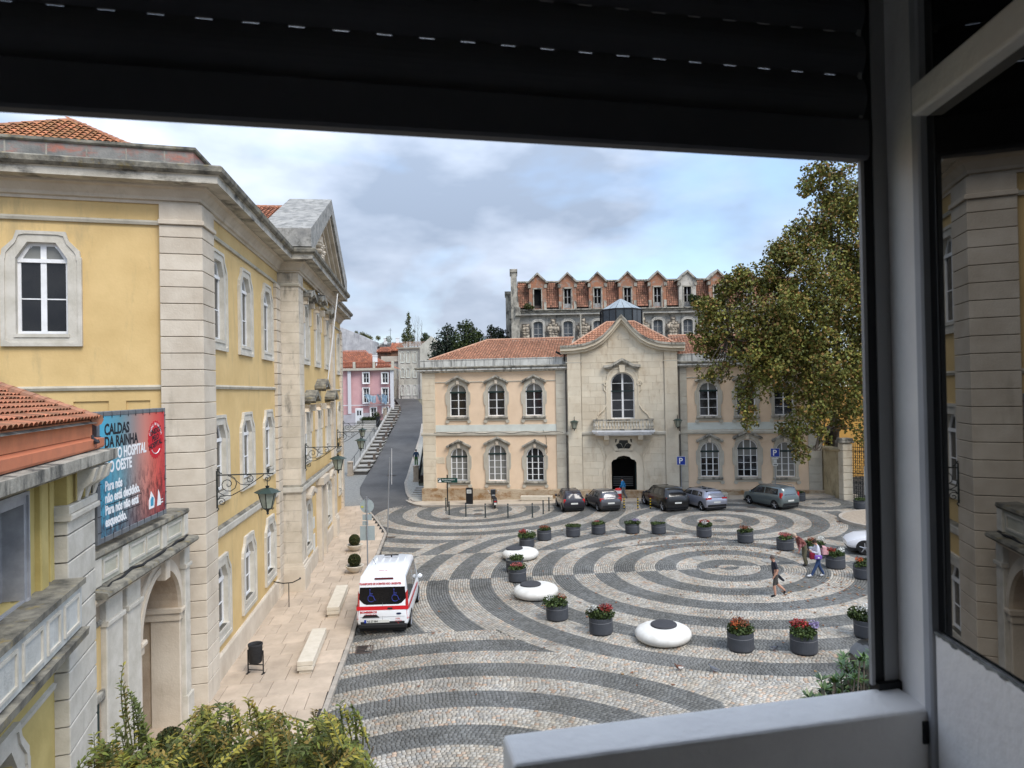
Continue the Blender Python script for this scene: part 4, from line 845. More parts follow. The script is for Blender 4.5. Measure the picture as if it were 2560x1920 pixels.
# ================================================================== ruined hotel behind
RU = thing('derelict_building', 'derelict stone building with brick dormers and broken mansard tiles, rising behind the peach building', 'building', (0, 80, 0))
RST = mat('ruin_render', (.54, .51, .45), (.34, .32, .28), sc=.9, bump=.5, grime=(.06, .06, .055), gamt=.8, gth=.53, gsc=(1.2, 1.2, .5))
BRK = mat('orange_brick_ruin', (.38, .16, .085), (.26, .15, .10), sc=1.6, bump=.6, bsc=10, grime=(.30, .28, .25), gamt=.85, gth=.51, gsc=(1.5, 1.5, 1.5))
wx = [3.2 + 3.53 * k for k in range(-0, 9)]
fr = Fac((0, 80), (1, 0))
wall(RU, fr, .9, 34, 8, 18.0, [(x - .58, x + .58, 13.9, 17.25) for x in wx], RST)
m = M(); m.box(.9, 34, .5, 10, 8, 18.5); m.box(.9, 34, 3.0, 10, 18, 22.0); obj('building_core', m, RST, RU)
for dz, o, mt in ((18.0, .15, RST), (18.28, .28, LICH), (18.52, .42, LIMD)):
    m = M(); m.box(.8, 34, -o, .1, dz, dz + (.26 if dz < 18.5 else .12)); obj('cornice', m, mt, RU)
RG = mat('rubble_stone', (.36, .30, .23), attr=True, c2=(.75, .72, .68), sc=3, bump=.6, bsc=10)
def rubble(x0, x1, z0, z1, y, nm='rubble_panel'):
    V, F, C_ = [], [], []; nx, nz = int((x1 - x0) / .30), int((z1 - z0) / .30)
    gx = x0 + (np.arange(nx + 1)[None, :] / nx) * (x1 - x0) + RNG.uniform(-.08, .08, (nz + 1, nx + 1)); gz_ = z0 + (np.arange(nz + 1)[:, None] / nz) * (z1 - z0) + RNG.uniform(-.08, .08, (nz + 1, nx + 1))
    for j in range(nz):
        for i in range(nx):
            q = np.array([[gx[j, i], gz_[j, i]], [gx[j, i + 1], gz_[j, i + 1]], [gx[j + 1, i + 1], gz_[j + 1, i + 1]], [gx[j + 1, i], gz_[j + 1, i]]]); c = q.mean(0); q = c + (q - c) * .86; o = len(V); d = RNG.uniform(.05, .09)
            V += [(a[0], y - d, a[1]) for a in q] + [(c[0] + (a[0] - c[0]) * 1.1, y, c[1] + (a[1] - c[1]) * 1.1) for a in q]
            F += [(o, o + 1, o + 2, o + 3), (o + 4, o + 5, o + 1, o), (o + 5, o + 6, o + 2, o + 1), (o + 6, o + 7, o + 3, o + 2), (o + 7, o + 4, o, o + 3)]
            col = np.array([.46, .40, .32]) * RNG.uniform(.6, 1.15); C_ += [col] * 5
    m = M(); m.box(x0 - .1, x1 + .1, y, y + .02, z0 - .1, z1 + .1); obj('rubble_backing', m, mat('dark_mortar', (.10, .085, .07)), RU)
    o = put(nm, colmesh(nm, np.array(V), np.array(F), np.array(C_), RG), RU); o['kind'] = 'stuff'; return o
for x in wx[:-1]:
    c = x + 1.765; rubble(c - .48, c + .48, 14.0, 16.9, -.02); rubble(c - .72, c + .72, 16.1, 16.65, -.03); rubble(c - .72, c + .72, 14.9, 15.4, -.03); rubble(c - .2, c + .2, 16.7, 17.45, -.03)
rubble(1.35, 2.1, 14, 16.9, -.02)
rw = None; rp_ = mat('peeling_frame', (.34, .35, .36), (.22, .20, .17), sc=5); 
for x in wx:
    if rw is None: rw = window(RU, (x, 80, 0), 0, arch(.56, 13.95, 17.0, 17.25, 8), 13.95, 17.25, .56, .2, [0], [15.1, 16.45], 15.75, 17.2, fm=rp_, gm=mat('dusty_glass', (.10, .11, .12), (.06, .065, .07), sc=3, rough=.25), ft=.08, mw=.08, sur=[(-.78, 13.8), (.78, 13.8), (.78, 17.2), (.4, 17.5), (-.4, 17.5), (-.78, 17.2)], smat=RST); rw.location = (x, 0, 0)
    else: dup(rw, (x, 0, 0), 0)
# dormers
def dormer(x, first, burnt):
    d = M(); y = -.05
    A_, B_ = outline_pair([(-1.0, 18.62), (1.0, 18.62), (1.0, 21.5), (1.12, 21.9), (0, 22.9), (-1.12, 21.9), (-1.0, 21.5)], [(-.42, 18.75), (.42, 18.75), (.42, 21.05), (-.42, 21.05)], (0, 20.2)); d.ring(A_, B_, y, .5, .35)
    o = obj('dormer', d, RST if burnt else BRK, RU, (x, 0, 0))
    m = M(); m.box(-1.04, -.72, -.12, .4, 18.62, 19.55); m.box(.72, 1.04, -.12, .4, 18.62, 19.55); m.box(-1.12, -.78, -.16, .4, 21.2, 21.62); m.box(.78, 1.12, -.16, .4, 21.2, 21.62); m.box(-.56, -.42, -.12, .3, 18.7, 21.1); m.box(.42, .56, -.12, .3, 18.7, 21.1); m.box(-.56, .56, -.12, .3, 21.05, 21.22); obj('dormer_stonework', m, LIMD, o)['kind'] = 'stuff'
    m = M(); m.prism([(-1.3, 21.78), (-1.3, 21.95), (-1.05, 22.0), (0, 23.02), (1.05, 22.0), (1.3, 21.95), (1.3, 21.78), (1.0, 21.8), (0, 22.78), (-1.0, 21.8)], -.3, 2.6); obj('dormer_roof', m, LIMD, o, fix=True)
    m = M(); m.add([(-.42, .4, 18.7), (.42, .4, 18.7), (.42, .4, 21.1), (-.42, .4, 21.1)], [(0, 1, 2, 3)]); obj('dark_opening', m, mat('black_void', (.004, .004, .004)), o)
    if not first:
        m = M(); m.box(-.40, -.35, .1, .16, 18.7, 21.0); m.box(.35, .40, .1, .16, 18.7, 21.0); m.box(-.06, .06, .1, .16, 18.7, 21.0); m.box(-.36, .36, .11, .15, 20.05, 20.12); m.box(-.36, .36, .11, .15, 18.75, 19.3); obj('window_frame', m, rp_, o)
    m = M(); m.box(-1.0, -.98, .3, 2.2, 18.7, 21.6); m.box(.98, 1.0, .3, 2.2, 18.7, 21.6); obj('dormer_cheek', m, mat('dark_cheek', (.06, .05, .045), (.12, .06, .04), sc=3), o)['kind'] = 'stuff'
for i, x in enumerate(wx): dormer(x, i == 0, i in (5,))
RT = ((.36, .17, .11), (.20, .11, .075))
for i, x in enumerate([.4] + [w + .9 for w in wx]):
    x1 = (wx + [35])[i] - .9
    if x1 > x: tiles('mansard_tiles', RU, (max(x, .85), 80.15, 18.9), (x1, 80.15, 18.9), (x1, 81.3, 22.05), (max(x, .85), 81.3, 22.05), .26, .30, RT).location = (0, -80, 0)
m = M(); m.add([(.85, .2, 18.6), (34, .2, 18.6), (34, 1.4, 22.05), (.85, 1.4, 22.05), (34, 6, 22.1), (.85, 6, 22.1)], [(0, 1, 2, 3), (3, 2, 4, 5)]); o = obj('mansard_deck', m, mat('dark_deck', (.06, .045, .04)), RU)
m = M(); m.box(.85, 34, 1.1, 1.5, 22.05, 22.2); obj('ridge_course', m, LIMD, RU)
for xx_, yy_, zt_, w_ in ((.42, 0, 23.4, .36), (-.26, 3.5, 21.3, .34)):
    m = M(); P = [(xx_ - w_, 8), (xx_ + .6, 8), (xx_ + .6, 17.6), (xx_ + .55, 19.0), (xx_ + .42, 20.4), (xx_ + .36, 21.8), (xx_ + .34, zt_ - .4), (xx_ - w_, zt_ - .4)]; m.prism(P, yy_ - .5, yy_ + 2.2); m.cbox(xx_ - w_ - .1, xx_ + w_ + .08, yy_ - .62, yy_ + 2.3, zt_ - .4, zt_, .03); m.cbox(xx_ + .1, xx_ + .72, yy_ - .85, yy_ - .5, 17.9, 18.9, .03); obj('end_buttress', m, LIMD, RU, fix=True)
m = M(); m.tube([(8.2, -.2, 9), (8.2, -.2, 18.0)], .07, 6); m.tube([(15.5, -.2, 9), (15.5, -.2, 18.0)], .07, 6); obj('downpipe', m, PGRY, RU)['kind'] = 'stuff'

# ================================================================== climbing street
Ys = [57.0, 58, 61, 64, 68, 68.5, 68.6, 72, 78, 85, 92, 100, 106, 112, 118, 126]
def surfL(x, y): return float(np.interp(y, [57, 64, 68.5, 80, 92, 103, 112, 130], [-.25, .3, .95, 2.2, 3.3, 4.3, 5.2, 6]))
def push(o, k):
    o.location = (o.location[0] * k, o.location[1] * k, 9.2 + (o.location[2] - 9.2) * k); o.scale = (k, k, k); return o
def rl_(y): return float(np.interp(y, [45, 50.4, 57, 61.8, 64.9, 75, 88, 96, 102, 108, 112, 118, 126], [-8.5, -10.15, -12.3, -14.05, -14.6, -14.9, -15.8, -16.1, -16.6, -17.9, -19.2, -21.5, -24]))
def rr_(y): return float(np.interp(y, [57, 59.6, 61.4, 64.8, 67, 74, 83, 96, 102, 108, 112, 118, 126], [-8.1, -9.2, -9.66, -10.3, -10.4, -10.9, -11.35, -12.6, -13.4, -14.3, -15.5, -18, -21]))
g = M(); yy = [45.4, 47.5, 50.4, 54] + Ys
for a, b_ in zip(yy[:-1], yy[1:]):
    ra = rr_(a) if a > 56 else -4.0; rb = rr_(b_) if b_ > 56 else -4.0
    n = 4
    for k in range(n):
        xa0, xa1 = rl_(a) + (ra - rl_(a)) * k / n, rl_(a) + (ra - rl_(a)) * (k + 1) / n; xb0, xb1 = rl_(b_) + (rb - rl_(b_)) * k / n, rl_(b_) + (rb - rl_(b_)) * (k + 1) / n
        zf = lambda x, y: (AX * x - .006 if y < 56.5 else surf(x, y) + .03 - (.02 if y < 58.5 else 0))
        g.add([(xa0, a, zf(xa0, a)), (xa1, a, zf(xa1, a)), (xb1, b_, zf(xb1, b_)), (xb0, b_, zf(xb0, b_))], [(0, 1, 2, 3)])
struct(obj('road', g, ASPH, None, smooth=True))
# cobbled slope to the left of the street and land behind
g = M()
def gx_(y): return rl_(y) - .02 if y < 68.55 else wl(y) - .1
def wl(y): return float(np.interp(y, [64, 68, 83, 91, 103, 108], [-15.2, -16.1, -16.85, -17.4, -18.2, -18.6]))
for a, b_ in zip(yy[4:-1], yy[5:]):
    for xa, xb in ((-60, -24), (-24, -18)): g.add([(xa, a, surfL(xa, a) if a > 57 else AX * -10 - .0), (xb, a, surfL(xb, a) if a > 57 else -.26), (xb, b_, surfL(xb, b_) if b_ > 57 else -.26), (xa, b_, surfL(xa, b_) if b_ > 57 else -.26)], [(0, 1, 2, 3)])
    g.add([(-18, a, surfL(-18, a) if a > 57 else -.3), (gx_(a), a, surfL(-14, a) + .02 if a > 57 else AX * rl_(a) + .075), (gx_(b_), b_, surfL(-14, b_) + .02 if b_ > 57 else AX * rl_(b_) + .075), (-18, b_, surfL(-18, b_) if b_ > 57 else -.3)], [(0, 1, 2, 3)])
struct(obj('cobbled_slope', g, GRCB))
g = M()
for a, b_ in zip(Ys[3:-1], Ys[4:]): g.add([(rr_(a), a, surf(0, a) - .02), (70, a, surf(0, a) - 1), (70, b_, surf(0, b_) - 1), (rr_(b_), b_, surf(0, b_) - .02)], [(0, 1, 2, 3)])
struct(obj('hillside', g, EARTH))
# right pavement of the street
g = M(); ya = [57.9, 58.6, 59.6, 61.4, 64.8, 67, 72, 78, 85, 92]
def pr(y): return float(np.interp(y, [57.9, 60, 66, 76, 92], [-7.7, -8.2, -9.3, -9.9, -11.0]))
for a, b_ in zip(ya[:-1], ya[1:]):
    za, zb_ = surf(-9, a) + .15, surf(-9, b_) + .15
    g.add([(rr_(a), a, za), (pr(a), a, za), (pr(b_), b_, zb_), (rr_(b_), b_, zb_), (rr_(a), a, za - .3), (rr_(b_), b_, zb_ - .3)], [(0, 1, 2, 3), (0, 3, 5, 4)])
struct(obj('street_pavement', g, mat('light_cobble_path', (.40, .38, .33), (.28, .27, .235), sc=7, bump=.8, bsc=16)))
g = M()
for a, b_ in zip(ya[:-1], ya[1:]):
    za, zb_ = surf(-9, a) + .165, surf(-9, b_) + .165; g.add([(rr_(a) - .12, a, za), (rr_(a) + .12, a, za), (rr_(b_) + .12, b_, zb_), (rr_(b_) - .12, b_, zb_), (rr_(a) - .12, a, za - .25), (rr_(b_) - .12, b_, zb_ - .25)], [(0, 1, 2, 3), (0, 3, 5, 4)])
struct(obj('kerb', g, MT['kerb_limestone']))
# pavement in front of the peach building
g = M(); pf = [(-9.6, 59.4), (-8.9, 57.6), (-8.2, 56.3)] + PKL; back = [(-8.2, 59.4), (-7.8, 58.6), (-7.6, 58.2), (-7.5, 58.05), FB.p(7.7)[:2], FB.p(16)[:2], FB.p(25.2)[:2], FB.p(32.2)[:2], (26, 53)]
for i in range(len(pf) - 1):
    a, b_, c, d = pf[i], pf[i + 1], back[i + 1], back[i]; Z = lambda p: AX * p[0] + .13
    g.add([(*a, Z(a)), (*b_, Z(b_)), (*c, Z(c)), (*d, Z(d)), (*a, Z(a) - .25), (*b_, Z(b_) - .25)], [(0, 1, 2, 3), (0, 4, 5, 1)])
pfr = struct(obj('front_pavement', g, mat('front_paving', (.50, .43, .33), (.40, .33, .26), sc=1.1, bump=.3)))
g = M()
for i in range(len(pf) - 1):
    a, b_ = Vector(pf[i]), Vector(pf[i + 1]); n = max(1, int((b_ - a).length / 1.0)); d = (b_ - a).normalized(); nn_ = Vector((-d.y, d.x)) * .16
    for k in range(n):
        p, q = a.lerp(b_, k / n), a.lerp(b_, (k + .985) / n); p2, q2 = p + nn_, q + nn_; o_ = Vector((d.y, -d.x)) * .012; p = p + o_; q = q + o_
        g.add([(p.x, p.y, AX * p.x + .145), (q.x, q.y, AX * q.x + .145), (q2.x, q2.y, AX * q2.x + .145), (p2.x, p2.y, AX * p2.x + .145), (p.x, p.y, AX * p.x - .05), (q.x, q.y, AX * q.x - .05)], [(0, 1, 2, 3), (0, 4, 5, 1)])
obj('kerb_stones', g, MT['kerb_limestone'], pfr)['kind'] = 'stuff'
# stepped footway
SW = thing('street_steps', 'long flight of shallow pale steps climbing beside the sloping asphalt street', 'steps', (0, 0, 0))
n = 21; stm = mat('pale_step_stone', (.36, .345, .31), (.26, .25, .23), sc=2.4, bump=.4)
def wl(y): return float(np.interp(y, [68, 83, 91, 103, 108], [-16.1, -16.85, -17.4, -18.2, -18.6]))
for k in range(n):
    y0 = 68.7 + k * 1.83; y1 = y0 + 1.83; zt = surf(-15, y1) - .02 + .10
    m = M(); v = [(wl(y0), y0, zt), (rl_(y0) - .05, y0, zt), (rl_(y1) - .05, y1 + .02, zt), (wl(y1), y1 + .02, zt)]; v += [(a, b_, zt - .1) for a, b_, _ in v]
    m.add(v, [(0, 1, 2, 3), (0, 4, 5, 1), (1, 5, 6, 2)]); obj('step', m, stm, SW)
    m = M(); v = [(wl(y0), y0 + .05, zt - .1), (rl_(y0) - .05, y0 + .05, zt - .1), (rl_(y0) - .05, y0 + .05, zt - .55), (wl(y0), y0 + .05, zt - .55)]; m.add(v, [(0, 1, 2, 3)]); obj('riser', m, mat('dark_riser', (.075, .07, .065)), SW)
for k in range(12):
    y = 70.7 + k * 2.75 + (.4 if k % 3 else 0); x = rl_(y) - .22; z = surf(-15, y)
    m = M(); m.cbox(-.13, .13, -.13, .13, 0, .75, .02); m.cbox(-.15, .15, -.15, .15, .68, .76, .02); tag(obj('step_post', m, mat('brown_post', (.14, .11, .085), (.09, .07, .06), sc=5), None, (x, y, z)), ['lowest', 'second lowest', 'third lowest', 'fourth lowest', 'fifth lowest', 'sixth lowest', 'sixth highest', 'fifth highest', 'fourth highest', 'third highest', 'second highest', 'highest'][k] + ' of the short brown posts at the road edge of the street steps', 'post', 'posts along the street steps')
RW = thing('ramp_wall', 'low pale retaining wall with iron railing along the street steps', 'wall', (0, 0, 0))
m = M(); ys_ = np.linspace(68.6, 108, 24)
for a, b_ in zip(ys_[:-1], ys_[1:]):
    A_ = (wl(a), a, surf(0, a) + .45); B_ = (wl(b_), b_, surf(0, b_) + .45); v = []
    for p in (A_, B_): v += [(p[0] - .28, p[1], p[2]), (p[0], p[1], p[2]), (p[0], p[1], p[2] - 1.2), (p[0] - .28, p[1], p[2] - 3.6)]
    m.add(v, [(0, 1, 5, 4), (1, 2, 6, 5), (3, 0, 4, 7)])
m.add([(wl(68.6) - .28, 68.6, surf(0, 68.6) - .5), (wl(68.6), 68.6, surf(0, 68.6) - .5), (wl(68.6), 68.6, surf(0, 68.6) + .5), (wl(68.6) - .28, 68.6, surf(0, 68.6) + .5)], [(0, 1, 2, 3)])
obj('wall', m, stm, RW)
m = M(); m.tube([(wl(y) - .2, y, surf(0, y) + 1.45) for y in ys_[:20]], .03, 5); obj('handrail', m, IRON, RW)
for y in ys_[1:19:2]: m = M(); m.tube([(wl(y) - .2, y, surf(0, y) + .3), (wl(y) - .2, y, surf(0, y) + 1.45)], .025, 5); obj('baluster', m, IRON, RW)
def stonepost(x, y, z, h, lab):
    m = M(); m.cbox(-.3, .3, -.3, .3, -.1, .15, .03); m.cbox(-.24, .24, -.24, .24, .15, h - .12, .02); m.lathe([(.30, h - .12), (.33, h - .05), (.30, h), (.1, h + .06)], n=14); tag(obj('stone_bollard', m, mat('post_stone', (.42, .35, .27), (.30, .25, .2), sc=3, bump=.4), None, (x, y, z)), lab, 'bollard')
stonepost(-16.4, 68.4, surf(0, 68.4), 1.35, 'round topped stone pillar at the foot of the street steps')
stonepost(-9.35, 65.3, surf(0, 65.3) + .12, 1.5, 'stone pillar beside the peach building corner, below the person in blue')
stonepost(-18.2, 97, 4.0, 3.0, 'pale stone pillar by the dark bin, next to the pink house')
BF = thing('basement_fence', 'dark sloping iron fence between the peach building and the rising pavement', 'fence', (0, 0, 0))
m = M(); 
for k in range(24):
    y = 65.6 + k * .55; m.tube([(-9.1 - k * .05, y, surf(0, y) - .8), (-9.1 - k * .05, y, surf(0, y) + 1.1)], .02, 4)
obj('fence_bars', m, IRON, BF)['kind'] = 'stuff'; m = M(); m.tube([(-9.1, 65.5, surf(0, 65.5) + 1.12), (-10.3, 78.8, surf(0, 78.8) + 1.12)], .03, 5); obj('top_rail', m, IRON, BF)
m = M(); m.box(-9.0, -8.2, 65.4, 80, -.3, 1.2); obj('area_wall', m, mat('dark_area_wall', (.09, .075, .06), (.05, .045, .04), sc=3), BF)
for k in range(6):
    m = M(); m.cbox(-9.1 + k * .02, -7.75, 58.6 + k * .75, 59.6 + k * .75, -.3, .02 + k * .09, .02); o = obj('side_step', m, stm, SW)

# houses up the street -------------------------------------------------------
def house_window(par, x, y, z0, z1, w, kind='white', arched=False, mull=1, bars=2, sur=WHT, t=.12, cache={}):
    key = (round(z1 - z0, 2), round(w, 2), kind, arched, sur.name)
    if key in cache: return dup(cache[key], (x, y, z0), 0, par=par)
    h = z1 - z0; inner = arch(w / 2, 0, h - w * .35, h, 8) if arched else [(-w / 2, 0), (w / 2, 0), (w / 2, h), (-w / 2, h)]
    so_ = [(-w / 2 - t, -t), (w / 2 + t, -t), (w / 2 + t, h + t), (-w / 2 - t, h + t)] if not arched else [(-w / 2 - t, -t), (w / 2 + t, -t), (w / 2 + t, h * .8), (w * .3, h + t), (-w * .3, h + t), (-w / 2 - t, h * .8)]
    fm = WHT; gm = GLS
    if kind == 'blocked': gm = mat('bricked_pale', (.40, .40, .36), (.30, .30, .27), sc=3); fm = gm
    w_ = window(par, (x, y, z0), 0, inner, 0, h, w / 2, .12, [0] if mull else [], [h * k / (bars + 1) for k in range(1, bars + 1)], None, h - .05, fm=fm, gm=gm, ft=.06, mw=.06, sur=so_, smat=sur)
    cache[key] = w_; return w_
PK = mat('pink_plaster', (.60, .36, .36), (.52, .30, .31), sc=.8, grime=(.45, .30, .30), gamt=.4, gth=.57)
PH = thing('pink_house', 'pink three storey house with white window frames and washing hung at its windows', 'house', (0, 86, 0))
fp = Fac((0, 86), (1, 0))
wall(PH, fp, -27, -15.05, 4.0, 12.05, [(-18.81, -18.07, 10.45, 11.75), (-16.41, -15.68, 10.4, 11.7), (-18.82, -18.08, 7.95, 9.8), (-16.43, -15.7, 7.95, 9.75), (-19.75, -18.98, 5.0, 7.2), (-17.93, -17.2, 6.15, 7.35), (-16.39, -15.72, 6.65, 7.35)], PK, th=.3)
for x, z0, z1, w in ((-18.44, 10.47, 11.75, .72), (-16.05, 10.42, 11.70, .72), (-18.45, 7.97, 9.8, .72), (-16.06, 7.95, 9.75, .72), (-17.56, 6.17, 7.33, .70), (-16.05, 6.66, 7.33, .66)): house_window(PH, x, 0, z0, z1, w, bars=1 if z1 - z0 < 1.4 else 2)
m = M(); m.box(-19.85, -18.88, -.05, .0, 5.0, 7.3); obj('door_frame', m, WHT, PH); m = M(); m.cbox(-19.72, -19.0, -.09, -.04, 5.05, 7.2, .01); d_o = obj('door', m, mat('pale_door', (.62, .64, .66)), PH)
m = M(); m.box(-19.62, -19.42, -.1, -.088, 6.4, 7.0); m.box(-19.3, -19.1, -.1, -.088, 6.4, 7.0); obj('door_window', m, GLS, d_o)['kind'] = 'stuff'
m = M(); m.box(-27, -20.4, -.02, 0, 4, 6.5); m.box(-20.4, -18.1, -.02, 0, 4, 6.7); obj('grey_base', m, mat('lilac_grey_plinth', (.42, .40, .43), (.34, .33, .35), sc=1.5), PH)
m = M(); m.box(-20.78, -20.35, -.05, 0, 6.6, 12.0); obj('corner_strip', m, mat('pale_strip', (.58, .58, .60)), PH); m = M(); m.box(-15.4, -15.0, -.06, .35, 5.0, 12.05); obj('corner_strip', m, MT['pale_strip'], PH)
m = M(); m.box(-27, -15.0, -.04, 0, 7.62, 7.72); obj('string_course', m, MT['pale_strip'], PH)
m = M(); m.box(-27, -14.85, -.3, .4, 12.05, 12.2); m.box(-27, -14.9, -.18, .3, 12.2, 12.32); obj('cornice', m, PGRY, PH)
m = M(); m.box(-27, -14.9, -.14, .1, 12.95, 13.08); 
for k in range(60): m.lathe([(.03, 12.32), (.07, 12.5), (.03, 12.8), (.05, 12.95)], (-26.8 + k * .2, -.02, 0), 6)
obj('terracotta_balustrade', m, mat('rust_balustrade', (.33, .10, .06), (.2, .08, .05), sc=4), PH)['kind'] = 'stuff'
for x in (-19.9, -17.4, -15.05): m = M(); m.cbox(x - .16, x + .16, -.2, .15, 12.3, 13.15, .02); obj('parapet_pier', m, PGRY, PH)
m = M(); m.prism([(-27, .31), (-15.06, .31), (-16.6, 9), (-27, 9)], 3.5, 12.04, 'z'); obj('side_wall', m, PK, PH)
tiles('roof_tiles', PH, (-27, 86.8, 12.5), (-15.3, 86.8, 12.5), (-19.8, 91.5, 14.9), (-22.5, 91.5, 14.9), .24, .38, ((.42, .15, .08), (.28, .11, .07))).location = (0, -86, 0)
m = M(); m.add([(-27, .7, 12.4), (-15.3, .7, 12.4), (-19.8, 5.5, 14.8), (-22.5, 5.5, 14.8), (-15.3, 8, 12.4)], [(0, 1, 2, 3), (1, 4, 2)]); obj('roof_deck', m, mat('rust_deck', (.30, .12, .07)), PH)
m = M(); m.cbox(-17.75, -17.2, .8, 1.3, 12.6, 13.9, .03); m.cbox(-17.8, -17.15, .75, 1.35, 13.9, 14.0, .02); obj('chimney', m, WHT, PH)
def cloth(name, lab, x0, x1, z0, z1, c, sk):
    V_, F_ = [], []; n = 10
    for j in range(n + 1):
        for i in range(n + 1):
            x = x0 + (x1 - x0) * i / n + sk * j / n * (1 - i / n) ; z = z1 + .12 * math.sin(i * .6) + (z0 - z1) * j / n * (1 - .25 * abs(i / n - .5)); V_.append((x, 85.4 + .12 * math.sin(i * 2.1 + j * .4), z))
    for j in range(n):
        for i in range(n): a = j * (n + 1) + i; F_.append((a, a + 1, a + n + 2, a + n + 1))
    m = M(); m.add(V_, F_); tag(obj(name, m, mat('cloth_' + name + str(int(c[2] * 99)), c, tuple(v * .8 for v in c), sc=3), smooth=True), lab, 'laundry', 'washing hung out on the pink house')
cloth('bed_sheet', 'pale blue sheet hanging below the left window of the pink house', -18.6, -17.1, 7.95, 8.95, (.35, .47, .56), .6)
cloth('towel', 'striped blue towel hanging by the right window of the pink house', -16.4, -15.7, 7.8, 8.95, (.26, .38, .50), 0)
cloth('shirt', 'small grey blue garment between the two sheets on the pink house', -17.0, -16.5, 8.1, 8.95, (.32, .38, .45), .25)
m = M(); m.tube([(-18.7, 85.4, 9.0), (-15.6, 85.4, 9.0)], .015, 4); tag(obj('washing_line', m, IRON), 'thin washing line across the front of the pink house', 'line')
GH = thing('grey_house', 'grey derelict three storey house with blocked arched windows and white lower wall', 'house', (0, 108, 0))
GRS = mat('grey_house_render', (.52, .51, .44), (.38, .37, .32), sc=.8, bump=.4, grime=(.14, .14, .12), gamt=.6, gth=.54, gsc=(1.2, 1.2, .3))
m = M(); m.box(-18.0, -14.4, 0, 12, 6, 16.2); m.prism([(-14.45, 6), (-10.6, 6), (-10.6, 16.5), (-12.6, 18.0), (-14.45, 16.4)], -.8, 12); m.box(-20.6, -18.0, .6, 12, 6, 14.2); obj('wall', m, GRS, GH)
m = M(); m.box(-18.02, -14.5, -.05, 0, 6, 10.4); obj('white_lower_wall', m, STREAK, GH)
for x in (-17.35, -16.45, -15.4): 
    house_window(GH, x + .02, 0, 14.0, 15.55, .42, 'blocked', True, 0, 0, WHB, .12); house_window(GH, x, 0, 11.6, 12.95, .42, 'blocked', True, 0, 0, WHB, .12); house_window(GH, x, -.05, 8.8, 10.3, .42, 'blocked', True, 0, 0, WHB, .12)
for z in (8.8, 11.4): house_window(GH, -19.0, .6, z, z + 1.5, .5, 'white', True, 1, 1, LIMW, .1)
m = M(); m.box(-18.2, -14.3, -.35, .2, 16.15, 16.35); m.box(-20.8, -18, .3, .7, 14.15, 14.4); m.box(-20.8, -18, .35, .6, 14.4, 15.0); obj('cornice', m, PGRY, GH)
tiles('roof_tiles', GH, (-18.3, 107.6, 16.35), (-14.3, 107.6, 16.35), (-13.6, 111, 17.9), (-17.8, 111, 17.4), .26, .4, ((.26, .15, .09), (.18, .12, .08))).location = (0, -108, 0)
# further houses and walls
BW = thing('tall_grey_wall_house', 'tall windowless grey white gable wall behind the pink house roof', 'building', (0, 100, 0))
m = M(); m.prism([(-32, 6), (-20.4, 6), (-20.4, 16.9), (-22.5, 17.9), (-24.9, 18.9), (-32, 20.5)], 0, 5); obj('wall', m, mat('flaking_white_wall', (.50, .50, .50), (.34, .34, .35), sc=.9, bump=.5, grime=(.16, .16, .17), gamt=.7, gth=.52), BW)
def gable(name, lab, x0, x1, y, zb, ze, zr, wallm, roofc, d=6, side=False):
    t = thing(name, lab, 'house', ((x0 + x1) / 2, y, 0)); w = (x1 - x0) / 2
    m = M(); m.box(-w, w, 0, d, zb, ze); obj('wall', m, wallm, t)
    y2 = y + d / 2; o = tiles('roof_tiles', t, (x0 - .2, y - .3, ze), (x1 + .2, y - .3, ze), (x1 + .1 - w * .2, y2, zr), (x0 - .1 + w * .2, y2, zr), .25, .4, roofc); o.location = (-(x0 + x1) / 2, -y, 0)
    m = M(); m.add([(-w - .2, -.3, ze - .08), (w + .2, -.3, ze - .08), (w * .8, d / 2, zr - .08), (-w * .8, d / 2, zr - .08), (w + .2, d, ze)], [(0, 1, 2, 3), (1, 4, 2)]); obj('roof_deck', m, MT['rust_deck'], t); return t
gg = gable('orange_roof_house', 'small house with rust orange tiled roof and open dark loft', -20.5, -18.7, 104, 8, 15.4, 16.3, mat('dark_loft', (.06, .045, .035), (.2, .1, .06), sc=2), ((.42, .15, .08), (.28, .11, .07)), 4)
gg = gable('rust_roof_house', 'house with pointed rust tiled roof beside the grey house', -18.9, -17.0, 105, 8, 15.6, 16.9, mat('brown_render', (.30, .16, .10), (.2, .12, .09), sc=2), ((.45, .16, .08), (.30, .11, .07)), 4)
gg = gable('distant_white_house', 'far pale house with low grey roof behind the orange roofs', -22, -18.5, 112, 8, 16.6, 17.6, WHT, ((.2, .19, .18), (.15, .14, .13)), 5)
for x in (-20.9, -18.9): m = M(); m.cbox(-.25, .25, -.2, .2, 0, 1.0, .02); m.cbox(-.3, .3, -.25, .25, 1.0, 1.08, .02); tag(obj('chimney', m, WHT, None, (x, 113, 17.2)), ('left' if x < -20 else 'right') + ' white chimney of the far pale house', 'chimney')
m = M(); m.tube([(0, 0, 0), (0, 0, 2.6)], .03, 4); m.tube([(-.3, 0, 2.3), (.3, 0, 2.3)], .02, 4); tag(obj('aerial', m, IRON, None, (-19.9, 112, 17.2)), 'thin television aerial above the far pale house', 'aerial')
push(PH, 1.2); push(GH, 1.06); push(BW, 1.22)
for o in list(COL.objects):
    if o.name.split('.')[0] in ('bed_sheet', 'towel', 'shirt', 'washing_line'): push(o, 1.2)
    if o.name.split('.')[0] in ('orange_roof_house', 'rust_roof_house', 'distant_white_house', 'chimney', 'aerial') and o.parent is None: push(o, 1.13)
